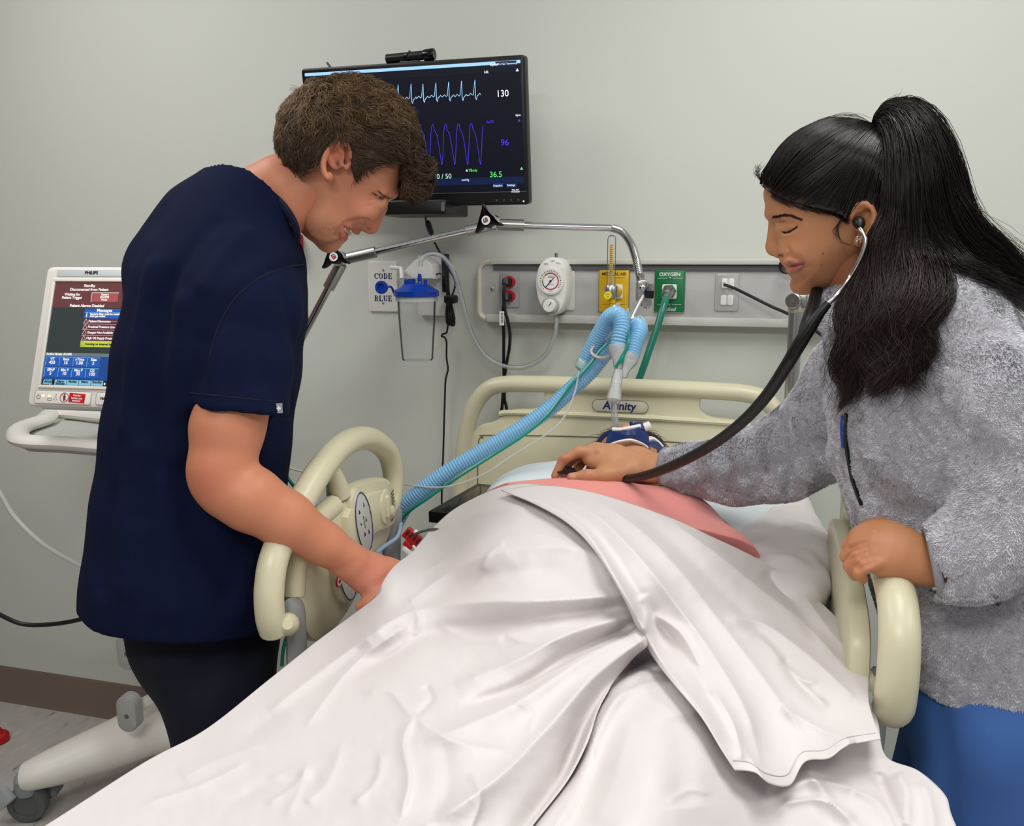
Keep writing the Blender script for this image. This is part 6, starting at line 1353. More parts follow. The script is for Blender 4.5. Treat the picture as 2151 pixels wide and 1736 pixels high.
# trousers
pf2 = Field((-1.25, -1.25, -.0), (-.6, -.55, 1.0), .012)
hip = PD(420, 1290, 1.52)
pf2.loft([(PD(415, 1230, 1.52), uv*.128, dv*.14), (PD(432, 1330, 1.54), uv*.122, dv*.14), (PD(455, 1430, 1.56), uv*.098, dv*.13)], .03)
for s, q in ((-.085, 0), (.085, .02)):
    a_ = PD(462, 1400, 1.56)+dv*s; kn = A([a_[0]+.005, a_[1]-q, .50]); an = A([a_[0]-.01, a_[1], .07])
    pf2.chain([a_, kn, an], [.088, .08, .066], .03)
for pts, am_, w in (([(330, 1330), (345, 1450), (350, 1560)], .008, .02), ([(420, 1340), (430, 1450)], -.006, .02), ([(540, 1350), (480, 1480)], -.006, .02)):
    hs = pf2.hits(pts)
    if len(hs) > 1: pf2.crease(hs, am_, w)
V, F = pf2.mesh(2); mesh('trousers', V, F, mat('dark_navy_trousers', '070c20', .9, bump=[(2200, .12, .0005)]), man, angle=0)
for s in (-.085, .085):
    a_ = PD(440, 1400, 1.56)+dv*s; sh = Field((a_[0]-.16, a_[1]-.14, 0), (a_[0]+.26, a_[1]+.14, .14), .008)
    sh.loft([(A([a_[0]-.06, a_[1], .04]), A([0, .042, 0]), A([0, 0, .038])), (A([a_[0]+.06, a_[1], .045]), A([0, .045, 0]), A([0, 0, .042])), (A([a_[0]+.17, a_[1], .035]), A([0, .042, 0]), A([0, 0, .03]))], .02)
    V, F = sh.mesh(1); V[:, 2] = np.maximum(V[:, 2], .001); mesh('shoe', V, F, M['rubber'], man, angle=0)
# hair: a rounded cap cut along the hairline, then thousands of short wavy locks
hout = spline(HM.poly([(586, 322), (584, 282), (602, 228), (642, 189), (692, 170), (742, 167), (792, 181), (836, 216), (864, 262), (880, 312), (890, 355), (888, 388), (868, 404), (850, 398), (854, 375), (852, 356), (822, 385), (750, 412), (690, 412), (640, 396), (606, 362)]), 3, True)
hcut = HM.poly([(560, 340), (560, 150), (920, 150), (920, 420), (846, 412), (852, 384), (849, 350), (838, 336), (812, 342), (786, 350), (764, 358), (752, 366), (748, 386), (742, 366), (738, 344), (740, 312), (728, 296), (708, 293), (692, 302), (680, 322), (672, 346), (652, 352), (640, 366), (622, 354), (604, 344), (592, 330)])
hf = Field((-.15, -.11, -.11), (.14, .135, .11), .003)
inflate(hf, hout, .062, lambda U, V_: .086+0*U, cut=hcut)
for (x, y, o, r) in ((872, 385, .0, .022), (868, 392, .03, .018), (878, 360, .0, .02), (872, 350, .035, .02), (862, 392, .045, .012), (858, 374, .03, .013), (856, 360, .045, .012)): hf.ell(L(x, y, o), (r, r, r*1.1), .012)
hV, hF = hf.mesh(2); hV = hV+noise3(hV, 90, 8, 2)[:, None]*.0022
rs = np.random.RandomState(4)
P0, N0 = sample_surface(hV, hF, 21000, rs)
keep = poly_sd(P0[:, 0], P0[:, 1], hcut) < np.where(P0[:, 0] > L(842, 380)[0], .012, -.001)
P0, N0 = P0[keep], N0[keep]; n = len(P0); m = 6
crown = L(690, 215)
# combing direction: away from the crown, forward and down, with curls towards the forehead
dirv = P0-crown; dirv[:, 2] *= .6; dirv = dirv-N0*np.sum(dirv*N0, 1)[:, None]; dirv = dirv/(np.linalg.norm(dirv, axis=1)[:, None]+1e-9)
swirl = np.cross(N0, dirv); sw2 = noise3(P0, 55, 11, 2)[:, None]*1.7; dirv = dirv+swirl*sw2; dirv = dirv/(np.linalg.norm(dirv, axis=1)[:, None]+1e-9); side = np.cross(N0, dirv)
front = np.clip((P0[:, 0]-L(790, 300)[0])/.06, 0, 1); topm = np.clip((P0[:, 1]-L(700, 300)[1])/.05, 0, 1)
ln = .013+.010*topm+.006*front+.006*rs.rand(n); ph = noise3(P0, 45, 12, 1)*6+rs.rand(n)*1.4; curl = (.0014+.0032*np.maximum(front, topm*.7))
T = np.linspace(0, 1, m)[None, :, None]
Pst = P0[:, None, :]+dirv[:, None, :]*ln[:, None, None]*T+N0[:, None, :]*((.001+.0042*np.maximum(front, topm))[:, None, None]*np.sin(T*2.4))+side[:, None, :]*(curl[:, None, None]*np.sin(T*6+ph[:, None, None]))+N0[:, None, :]*(curl[:, None, None]*.7*np.cos(T*6+ph[:, None, None]))
base_ = A(lin('57432f')); tone = (.45+.55*rs.rand(n)+.7*noise3(P0, 130, 14, 2))[:, None]; warm = np.clip(topm*.7+.25*rs.rand(n)-.2, 0, 1)[:, None]
cols = (base_*(1-warm)+A(lin('94754f'))*warm)*np.clip(tone, .35, 1.7)
sV, sF, sC = strands(Pst, rs.uniform(.0004, .0008, n), .35, cols)
V, F, C = join([(HM.world(hV), hF, np.tile(A(lin('3a2a1c')), (len(hV), 1))), (HM.world(sV), sF, sC)])
mesh('hair', V, F, hair_mat('brown_hair', .55), man, col=C, angle=0, label='short curly brown hair')

# ------------------------------------------------------------------ the woman in the grey fleece jacket
wom = thing('person', (.32, -.95, 0), 'woman with long dark ponytail in grey fleece jacket listening through a stethoscope', 'person')
HW = HeadFrame(1750, 430, 1.25); L = HW
fl = Field((-.115, -.14, -.09), (.125, .125, .09), .0015)
sil = spline(HW.poly([(1605, 398), (1607, 430), (1613, 455), (1624, 478), (1630, 500), (1638, 522), (1645, 540), (1651, 552), (1657, 562), (1662, 573), (1668, 585), (1671, 600), (1686, 612), (1722, 613), (1752, 602), (1790, 572), (1830, 545), (1872, 505), (1896, 445), (1902, 390), (1886, 332), (1845, 288), (1790, 264), (1730, 264), (1672, 290), (1630, 338)]), 4, True)
upv = nrm(HW(1612, 400)[:2]-HW(1680, 605)[:2])
inflate(fl, sil, .056, lambda U, V_: np.interp(U*upv[0]+V_*upv[1], [-.13, -.10, -.06, -.02, .03, .1], [.046, .052, .060, .066, .071, .070]))
z0 = A([1, 1, 0])
for s in (1, -1):
    fl.cap(L(1618, 450)*z0+A([0, 0, s*.010]), L(1650, 452)*z0+A([0, 0, s*.042]), .0055, .006, .012)
    fl.ell(L(1636, 478)*z0+A([0, 0, s*.036]), (.012, .009, .011), .016, mode='-')
    fl.ell(L(1650, 481)*z0+A([0, 0, s*.033]), (.0135, .0115, .0125), .010)
    fl.ell(L(1682, 530)*z0+A([0, 0, s*.042]), (.028, .024, .016), .024)
    fl.ell(L(1640, 530)*z0+A([0, 0, s*.0105]), (.0105, .0085, .0075), .006)
fl.cap(L(1627, 476), L(1622, 515), .0065, .0085, .010)
fl.cap(L(1632, 480), L(1633, 518), .009, .0125, .010)
fl.ell(L(1624, 523), (.0085, .0085, .0095), .006)
for s in (1, -1):
    fl.ell(L(1634, 537)*z0+A([0, 0, s*.006]), (.0045, .0022, .003), .002, mode='-')
    fl.cap(L(1654, 551), L(1682, 556)*z0+A([0, 0, s*.024]), .0048, .003, .005)
    fl.cap(L(1662, 568), L(1683, 558)*z0+A([0, 0, s*.023]), .0058, .003, .005)
    fl.crease([L(1656, 560, 0), L(1668, 560, s*.014), L(1684, 556, s*.025), L(1689, 555, s*.028)], -.0035, .0024)
    fl.crease([L(1655, 530, s*.020), L(1672, 540, s*.030), L(1686, 552, s*.033)], -.0014, .0045)
fl.ell(L(1683, 600), (.015, .012, .018), .014)
def bothw(pts, a_, w):
    P = HW.hits(fl, pts)
    for s in (A([1, 1, 1]), A([1, 1, -1])): fl.crease([p*s for p in P], a_, w)
for pts, r_ in (([(1653, 551), (1662, 550), (1674, 553), (1685, 556)], .0036), ([(1659, 569), (1665, 567), (1675, 562), (1685, 557)], .0048)):
    P = HW.hits(fl, pts)
    for s in (A([1, 1, 1]), A([1, 1, -1])): fl.chain([p*s-A([0, 0, .0012])*s[2] for p in P], [r_, r_, r_*.8, r_*.4], .004)
bothw([(1657, 560), (1666, 559), (1677, 558), (1689, 554)], -.0034, .0020); bothw([(1655, 522), (1660, 530), (1656, 539)], -.0024, .0026); bothw([(1660, 535), (1675, 543), (1688, 552), (1694, 562)], -.0014, .004); bothw([(1668, 528), (1686, 536), (1698, 548)], .0014, .008)
bothw([(1641, 489), (1652, 490), (1664, 486), (1673, 479)], -.0016, .002); bothw([(1636, 470), (1650, 468), (1666, 470)], -.0012, .004); bothw([(1640, 479), (1652, 478), (1664, 477)], .0012, .005)
for s in (1, -1): fl.ell(HW.hit(fl, 1636, 538)*A([1, 1, s]), (.004, .002, .003), .002, mode='-')
ear(fl, L, [(1790, 455), (1792, 440), (1803, 429), (1818, 428), (1832, 440), (1837, 458), (1833, 478), (1822, 494), (1812, 504)], .070, .0036, [(1808, 463, .0085), (1820, 450, .005)], (1806, 506), .010)
fl.crease([L(1642, 489, .043), L(1655, 488, .0445), L(1668, 481, .044)], -.0012, .002)
V, F = fl.mesh(1)
C = np.tile(A(lin('bf8760')), (len(V), 1)); H = lambda *q: HW.hit(fl, *q); Va = V.copy(); Va[:, 2] = np.abs(Va[:, 2])
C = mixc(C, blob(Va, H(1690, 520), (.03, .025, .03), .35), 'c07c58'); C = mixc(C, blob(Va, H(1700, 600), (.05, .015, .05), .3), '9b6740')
C = mixc(C, blob(Va, H(1652, 474), (.018, .009, .03), .35), 'a06c4a'); C = mixc(C, blob(Va, H(1812, 470), (.015, .03, .02), .4), 'b06a48'); C = mixc(C, blob(Va, H(1650, 498), (.016, .006, .03), .3), '8d5a44')
C = mixc(C, np.clip(segmask(Va, [L(1650, 552, 0), H(1658, 551), H(1670, 553), H(1683, 555)], .0034)*1.1, 0, .85), 'a65c52')
C = mixc(C, np.clip(segmask(Va, [L(1658, 570, 0), H(1664, 567), H(1674, 562), H(1684, 557)], .0046)*1.1, 0, .9), 'b5655c')
C = mixc(C, np.clip(segmask(Va, [L(1656, 560, 0), H(1664, 559), H(1675, 558), H(1688, 555)], .0014)*1.3, 0, .9), '4a2420')
C = mixc(C, blob(Va, H(1809, 465), (.006, .008, .01), .6), '4c2c1c'); C = mixc(C, np.clip(blob(V, H(1729, 533), (.0011, .0011, .01), 2), 0, .8), '4a2a1c'); C = mixc(C, np.clip(blob(V, H(1726, 557), (.0009, .0009, .01), 1.5), 0, .6), '6a3f2c')
C = mixc(C, np.clip(segmask(Va, [H(1612, 395), H(1640, 418), H(1700, 438), H(1755, 448), H(1775, 465)], .010)*.55, 0, .6), '4a3024')  # painted shade on the skin along the hairline
C = mixc(C, np.clip(segmask(Va, [H(1636, 537), H(1643, 537)], .0022)*1.2, 0, .7), '3c1e16')
rs = np.random.RandomState(12)
bh = [brow_hairs(HW, fl, [(1606, 394), (1624, 410), (1646, 422), (1680, 433), (1716, 442), (1750, 450), (1770, 460)], .004, 500, .012, '1a120f', rs, .0002), brow_hairs(HW, fl, [(1622, 457), (1632, 455), (1645, 452), (1660, 453), (1678, 459)], .0016, 340, .006, '1d1410', rs, .00022), brow_hairs(HW, fl, [(1642, 487), (1652, 488), (1662, 484), (1672, 478)], .0007, 90, .005, '120c0a', rs, .00036)]
head = (HW.world(V), F, C); fhw = join([(HW.world(b_[0]), b_[1], b_[2]) for b_ in bh])
dw = nrm(A([ray(1980, 900)[0], ray(1980, 900)[1], 0])); uw = nrm(np.cross(dw, (0, 0, 1)))
nk = Field(PD(1800, 620, 1.27)-.16, PD(1800, 620, 1.27)+.16, .005)
nk.loft([(PD(1800, 540, 1.26), HW.u*.055, HW.n*.052), (PD(1815, 620, 1.27), HW.u*.05, HW.n*.05), (PD(1850, 730, 1.28), HW.u*.06, HW.n*.07)], .02)
nV, nF = nk.mesh(2)
# right hand reaching to the patient, holding the chest piece
rh = Field(PD(1290, 985, 1.64)-A([.16, .14, .07]), PD(1290, 985, 1.64)+A([.16, .14, .07]), .0021)
hn = nrm(A([.15, -.55, .82]))
rh.chain([PD(1425, 985, 1.60), PD(1375, 984, 1.615), PD(1330, 980, 1.63)], [.030, .028, .030], .012, flat=(hn, .78))
rh.chain([PD(1330, 978, 1.63), PD(1290, 967, 1.64), PD(1255, 958, 1.652)], [.030, .034, .031], .012, flat=(hn, .6))
rh.chain([PD(1258, 952, 1.645), PD(1215, 950, 1.645), PD(1183, 968, 1.642), PD(1166, 1000, 1.64)], [.0125, .0105, .0092, .0078], .006)        # index
rh.chain([PD(1262, 950, 1.67), PD(1222, 950, 1.675), PD(1196, 970, 1.67), PD(1182, 998, 1.665)], [.0125, .0105, .0092, .0078], .005)        # middle
rh.chain([PD(1270, 952, 1.69), PD(1236, 955, 1.695), PD(1216, 978, 1.69), PD(1206, 1000, 1.685)], [.0115, .010, .009, .0075], .005)
rh.chain([PD(1282, 955, 1.705), PD(1254, 962, 1.71), PD(1238, 985, 1.705)], [.010, .009, .0075], .005)
rh.chain([PD(1315, 992, 1.615), PD(1270, 1000, 1.61), PD(1232, 1001, 1.612), PD(1200, 1003, 1.615)], [.020, .0135, .0108, .0085], .012)            # thumb
rh.crease(rh.hits([(1225, 988), (1222, 1000)]), -.0012, .003, 0)
for q in ((1256, 948), (1185, 962)): 
    hq = rh.hit(*q)
    if hq is not None: rh.ell(hq, .004, .006)
rV, rF = rh.mesh(2)
rC = np.tile(A(lin('c08a64')), (len(rV), 1)); rC = mixc(rC, blob(rV, PD(1190, 985, 1.63), (.04, .04, .04), .5), 'b06c54'); rC = mixc(rC, np.clip(blob(rV, PD(1203, 1000, 1.607), (.006, .006, .006), 1.2), 0, .8), 'd0a08c')
# left hand gripping the rail
lh = Field(PD(1860, 1160, 1.12)-A([.09, .09, .075]), PD(1860, 1160, 1.12)+A([.11, .09, .07]), .0019)
hn2 = nrm(A([-.05, -.62, .78]))
lh.chain([PD(1965, 1190, 1.10), PD(1925, 1180, 1.105), PD(1895, 1165, 1.11)], [.029, .0285, .031], .012, flat=(hn2, .8))
lh.chain([PD(1898, 1163, 1.11), PD(1862, 1152, 1.115), PD(1838, 1146, 1.12)], [.034, .038, .034], .012, flat=(hn2, .62))
for (k_, q) in enumerate((((1832, 1120, 1.15), (1800, 1124, 1.15), (1783, 1148, 1.155), (1790, 1172, 1.165)), ((1828, 1140, 1.125), (1795, 1148, 1.122), (1779, 1170, 1.128), (1790, 1192, 1.14)), ((1832, 1162, 1.105), (1800, 1172, 1.10), (1786, 1190, 1.106), (1796, 1208, 1.118)), ((1845, 1184, 1.095), (1818, 1192, 1.09), (1804, 1204, 1.094), (1812, 1216, 1.104)))):
    lh.chain([PD(*p) for p in q], [.0102, .0094, .0088, .008] if k_ < 3 else [.0092, .0082, .0076, .007], .0015)
lh.chain([PD(1880, 1125, 1.14), PD(1850, 1108, 1.17), PD(1825, 1105, 1.19)], [.016, .012, .010], .01)
for q in ((1836, 1122), (1829, 1142), (1835, 1165), (1847, 1185)):
    hq = lh.hit(*q)
    if hq is not None: lh.ell(hq-nrm(CAM-hq)*.004, .0062, .006)
for a_, b_ in (((1822, 1137), (1785, 1152)), ((1822, 1160), (1790, 1174)), ((1832, 1183), (1803, 1196))): 
    hs = lh.hits([a_, ((a_[0]+b_[0])/2, (a_[1]+b_[1])/2), b_])
    if len(hs) > 1: lh.crease(hs, -.0035, .003)
lV, lF = lh.mesh(1); lC = np.tile(A(lin('b97f5a')), (len(lV), 1)); lC = mixc(lC, blob(lV, PD(1800, 1160, 1.10), (.025, .03, .04), .4), 'a8654a')
# inner trunk and limbs under the jacket
tk = Field(PD(2000, 950, 1.25)-A([.45, .5, .5]), PD(2000, 950, 1.25)+A([.3, .4, .5]), .014)
tk.loft([(PD(2075, 1330, 1.25), uw*.10, dw*.10), (PD(2010, 950, 1.25), uw*.11, dw*.12), (PD(1940, 740, 1.26), uw*.09, dw*.14), (PD(1850, 680, 1.27), uw*.05, dw*.05)], .04)
tk.chain([PD(1900, 720, 1.36), PD(1720, 950, 1.45), PD(1420, 985, 1.605)], [.045, .035, .026], .03).chain([PD(2010, 720, 1.13), PD(2190, 1080, 1.06), PD(1960, 1190, 1.10)], [.045, .036, .026], .03)
tV, tF = tk.mesh(1)
V, F, C = join([head, (nV, nF, np.tile(A(lin('a36c48')), (len(nV), 1))), (rV, rF, rC), (lV, lF, lC), (tV, tF, np.tile(A(lin('a36c48')), (len(tV), 1)))])
mesh('body', V, F, skin_mat('skin_brown'), wom, col=C, angle=0)
tp = spline([L(1658, 558, 0), L(1668, 559, .012), L(1680, 557, .021)], 5)
MB().tube([HW.world(p) for p in tp], .0018, 6).build('teeth', bpy.data.materials['teeth'], wom)
mesh('brow_hair', *fhw[:2], hair_mat('dark_brow_hair', .6), wom, col=fhw[2], angle=0, kind='stuff')
# fleece jacket
jf = Field(PD(1900, 950, 1.3)-A([.62, .42, .42]), PD(2040, 950, 1.25)+A([.36, .56, .44]), .0062)
def sec(px, py, d, ru, rd): return (PD(px, py, d), uw*ru, dw*rd)
hA, hB = PD(1905, 1405, 1.25), PD(2151, 1432, 1.25); hn_ = nrm(np.cross(hB-hA, dw)); hn_ = hn_ if hn_[2] < 0 else -hn_
jf.loft([sec(2085, 1480, 1.25, .132, .145), sec(2075, 1330, 1.25, .130, .145), sec(2050, 1180, 1.25, .138, .142), sec(2020, 1030, 1.25, .148, .145), sec(1985, 900, 1.25, .150, .155), sec(1950, 790, 1.25, .135, .168), sec(1915, 700, 1.26, .105, .15), sec(1860, 640, 1.27, .062, .075)], .03)
sl, X, Y, Z = jf.sub(jf.lo, jf.lo+jf.n*jf.h); jf.d = np.maximum(jf.d, ((X-hA[0])*hn_[0]+(Y-hA[1])*hn_[1]+(Z-hA[2])*hn_[2]).astype(np.float32))
# standing collar
jf.cap(PD(1765, 650, 1.25), PD(1800, 720, 1.22), .026, .04, .03).cap(PD(1765, 650, 1.25), PD(1790, 640, 1.33), .026, .03, .03)
# far sleeve
jf.chain([PD(1905, 690, 1.37), PD(1800, 800, 1.41), PD(1725, 915, 1.44), PD(1640, 965, 1.48), PD(1545, 988, 1.53), PD(1450, 988, 1.58), PD(1402, 985, 1.608)], [.075, .075, .072, .066, .056, .043, .034], .03)
# near sleeve: shoulder, elbow beyond the frame, forearm back to the rail
jf.chain([PD(1985, 690, 1.15), PD(2060, 850, 1.11), PD(2150, 1020, 1.08), PD(2185, 1090, 1.07)], [.080, .072, .066, .060], .03)
jf.chain([PD(2190, 1095, 1.07), PD(2100, 1140, 1.075), PD(2020, 1172, 1.085), PD(1962, 1186, 1.095)], [.060, .056, .050, .042], .03)
cA_, cD = PD(1956, 1186, 1.096), nrm(PD(1930, 1180, 1.103)-PD(2020, 1172, 1.085))
jf.ell(PD(1938, 1182, 1.10), (.045, .045, .045), .0, mode='-')
jf.chain([PD(1990, 1180, 1.09), PD(1945, 1184, 1.098)], [.026, .031], .004, mode='-')
jf.ell(PD(1365, 984, 1.618), (.032, .032, .032), .0, mode='-')
def jc(pts, am_, w):
    hs = jf.hits(pts)
    if len(hs) > 1: jf.crease(hs, am_, w)
for k_ in range(9):                                   # rucked far sleeve
    x = 1420+34*k_; jc([(x-8, 935-.16*(x-1400)+6), (x+6, 985), (x-2, 1050-.05*(x-1400))], -.007 if k_ % 2 else .006, .010)
for pts, am_, w in (([(1700, 760), (1720, 830), (1700, 900)], -.006, .012), ([(1660, 850), (1720, 900), (1760, 990)], .007, .014), ([(1640, 900), (1700, 940), (1740, 1010)], -.007, .012),
                    ([(1945, 760), (1975, 860), (2040, 960), (2110, 1020)], -.010, .014), ([(2000, 800), (2060, 880), (2140, 930)], .006, .014), ([(2030, 930), (2090, 960), (2150, 965)], -.006, .010), ([(2040, 985), (2100, 1010), (2150, 1010)], .006, .010), ([(2000, 1115), (2070, 1070), (2150, 1040)], .004, .012),
                    ([(2060, 1090), (2075, 1150), (2060, 1220)], -.005, .010), ([(2100, 1070), (2118, 1140), (2110, 1215)], .005, .010), ([(2020, 1110), (2030, 1170), (2015, 1235)], -.004, .010), ([(1990, 1220), (2050, 1215), (2140, 1190)], -.004, .012),
                    ([(1815, 940), (1880, 990), (1960, 1010)], .006, .016), ([(1800, 1020), (1870, 1060), (1940, 1085)], -.005, .014), ([(1950, 1250), (1960, 1330), (1950, 1390)], .005, .018), ([(2040, 1280), (2030, 1390)], -.005, .018), ([(1912, 1378), (2030, 1388), (2150, 1385)], -.004, .007), ([(1760, 760), (1790, 850), (1800, 950)], -.004, .012), ([(1860, 800), (1850, 900), (1870, 1000)], .005, .016)): jc(pts, am_, w)
jV, jF = jf.mesh(2); jV = jV+noise3(jV, 28, 21, 3)[:, None]*.0016
fleece = mat('grey_fleece', '8b8a90', .95, sheen=.4, vcol=True, bump=[(260, .5, .004), (600, .4, .002)])
jC = np.tile(A(lin('acabb2')), (len(jV), 1))*(1+.1*noise3(jV, 60, 5, 2))[:, None]
jo = mesh('fleece_jacket', jV, jF, fleece, wom, col=jC, angle=0)
# nap of the fleece: short leaning fibres in whorls
rs = np.random.RandomState(7); P0, N0 = sample_surface(jV, jF, 300000, rs)
vis = np.sum(N0*(CAM-P0), 1) > -.08; P0, N0 = P0[vis], N0[vis]; n = len(P0)
fd = np.stack([noise3(P0, 26, 31, 2), noise3(P0, 26, 32, 2), noise3(P0, 26, 33, 2)-.35], 1); fd = fd-N0*np.sum(fd*N0, 1)[:, None]; fd = fd/(np.linalg.norm(fd, axis=1)[:, None]+1e-9)
cl = noise3(P0, 150, 35, 2); ln = (.0019+.0014*rs.rand(n)+.0009*cl)[:, None]
A0 = P0-N0*.0006; B0 = P0+fd*ln*.8+N0*ln*.85; wd_ = np.cross(N0, fd)*rs.uniform(.0007, .0013, n)[:, None]
V3 = np.stack([A0-wd_, A0+wd_, B0], 1).reshape(-1, 3); F3 = np.arange(3*n).reshape(-1, 3)
tone = np.clip(.78+.36*rs.rand(n)+.5*cl, .3, 1.7)[:, None]*A(lin('c2c1c8')); c3 = np.stack([tone*.9, tone*.9, tone*1.1], 1).reshape(-1, 3)  # roots slightly darker than tips: shade between fibres put into the colour
prop(mesh('fleece_nap', V3, F3, mat('fleece_fibre', '94939a', .9, vcol=True, sheen=.3), jo, col=c3, angle=0, smooth=False), kind='stuff')
# zip, drawn along the front edge; pocket zip
zp = [q for q in (jf.hit(x, y) for x, y in ((1778, 870), (1776, 920), (1782, 965), (1790, 1005), (1800, 1035), (1810, 1062))) if q is not None]
if len(zp) > 2: MB().tube(spline([p+nrm(CAM-p)*.002 for p in zp], 4), .0032, 6).build('zip', M['black'], wom)
zp = jf.hits([(2092, 1252), (2096, 1270)]); 
if len(zp) > 1: MB().tube([p+nrm(CAM-p)*.003 for p in zp], .003, 6).build('pocket_zip', M['black'], wom)
zp = jf.hits([(1771, 875), (1769, 905), (1772, 940)])
if len(zp) > 1: MB().tube(spline([p+nrm(CAM-p)*.001 for p in zp], 4), .003, 8).build('scrub_edge', mat('royal_scrub', '2f4fa8', .8), wom)
# cuff bands
for (c_, d_, r_) in ((PD(1398, 984, 1.61), PD(1365, 984, 1.618)-PD(1450, 988, 1.58), .0335), (PD(1962, 1186, 1.095), PD(1930, 1181, 1.102)-PD(2020, 1172, 1.085), .0425)):
    ax = nrm(d_); u_ = nrm(np.cross(ax, (0, 0, 1))); w_ = np.cross(ax, u_)
    MB().tube([c_+r_*(math.cos(q)*u_+math.sin(q)*w_) for q in np.linspace(0, 2*math.pi, 28, endpoint=False)], .0055, 8, closed=True).build('cuff_band', mat('cuff_grey', '8f8e94', .95, bump=[(500, .5, .002)]), wom)
# scrub trousers
pf2 = Field((.0, -1.4, 0), (.62, -.7, 1.0), .011)
a0 = PD(2085, 1400, 1.25)
pf2.loft([(PD(2085, 1370, 1.25), uw*.128, dw*.135), (PD(2085, 1480, 1.26), uw*.126, dw*.14)], .03)
for s, o_ in ((-.07, 0), (.075, -.01)):
    q = PD(2085, 1480, 1.26)+dw*s; pf2.chain([q, A([q[0]+o_+(.02 if s < 0 else -.06), q[1], .5]), A([q[0]+.04, q[1], .07])], [.105, .085, .07], .02)
for pts, am_, w in (([(1975, 1480), (1985, 1600), (1990, 1736)], -.012, .012), ([(2060, 1500), (2080, 1640)], .006, .02)):
    hs = pf2.hits(pts)
    if len(hs) > 1: pf2.crease(hs, am_, w)
V, F = pf2.mesh(2); mesh('trousers', V, F, mat('blue_scrub_trousers', '4069ad', .85, bump=[(2000, .12, .0005), (40, .1, .003)]), wom, angle=0)
for s in (-.07, .075):
    q = PD(2085, 1480, 1.26)+dw*s; a_ = A([q[0]+.03, q[1], 0]); sh = Field((a_[0]-.24, a_[1]-.14, 0), (a_[0]+.14, a_[1]+.14, .12), .008)
    sh.loft([(A([a_[0]+.05, a_[1], .036]), A([0, .036, 0]), A([0, 0, .034])), (A([a_[0]-.05, a_[1], .04]), A([0, .04, 0]), A([0, 0, .038])), (A([a_[0]-.15, a_[1], .03]), A([0, .037, 0]), A([0, 0, .027]))], .02)
    V, F = sh.mesh(1); V[:, 2] = np.maximum(V[:, 2], .001); mesh('shoe', V, F, M['white_plastic'], wom, angle=0)
# ---- hair: sleek cap drawn back to a tie, ponytail and long waves over the near shoulder
hout = spline(HW.poly([(1598, 386), (1606, 362), (1632, 318), (1668, 282), (1722, 257), (1780, 250), (1840, 266), (1885, 300), (1912, 350), (1922, 410), (1912, 470), (1895, 540), (1850, 575), (1800, 570), (1740, 535), (1680, 495), (1630, 460), (1600, 415)]), 3, True)
hcut = HW.poly([(1560, 392), (1560, 200), (1980, 200), (1980, 620), (1852, 620), (1842, 500), (1838, 462), (1830, 436), (1814, 424), (1800, 428), (1788, 444), (1776, 462), (1768, 452), (1752, 446), (1716, 438), (1676, 428), (1648, 418), (1628, 408), (1614, 396), (1602, 388)])
hf = Field((-.125, -.13, -.1), (.15, .14, .1), .003)
inflate(hf, hout, .056, lambda U, V_: .0765+0*U, cut=hcut)
hV, hF = hf.mesh(2); tie = L(1848, 268, .0)
rs = np.random.RandomState(9); P0, N0 = sample_surface(hV, hF, 5200, rs); kp = (poly_sd(P0[:, 0], P0[:, 1], hcut) < .0005); P0, N0 = P0[kp], N0[kp]; n = len(P0); m = 8
# locks run from their root over the scalp towards the tie
T = np.linspace(0, 1, m); Pst = np.zeros((n, m, 3)); cur = P0+N0*.0012; st = np.linalg.norm(tie-P0, axis=1)*.62/(m-1)
for j in range(m):
    Pst[:, j] = cur; g = hf.grad(cur); dirv = tie-cur; dirv = dirv-g*np.sum(dirv*g, 1)[:, None]; dirv = dirv/(np.linalg.norm(dirv, axis=1)[:, None]+1e-9); cur = cur+dirv*st[:, None]; cur = cur-g*(hf.val(cur)-.0012-.0006*rs.rand(n))[:, None]
low = P0[:, 1] < L(1850, 480)[1]
Pst = Pst[~low]; n = len(Pst); cols = A(lin('17120f'))*(.6+.9*rs.rand(n, 1))
capV, capF, capC = strands(Pst, rs.uniform(.0005, .0011, n), .5, cols)
parts = [(HW.world(hV), hF, np.tile(A(lin('120e0c')), (len(hV), 1))), (HW.world(capV), capF, capC)]
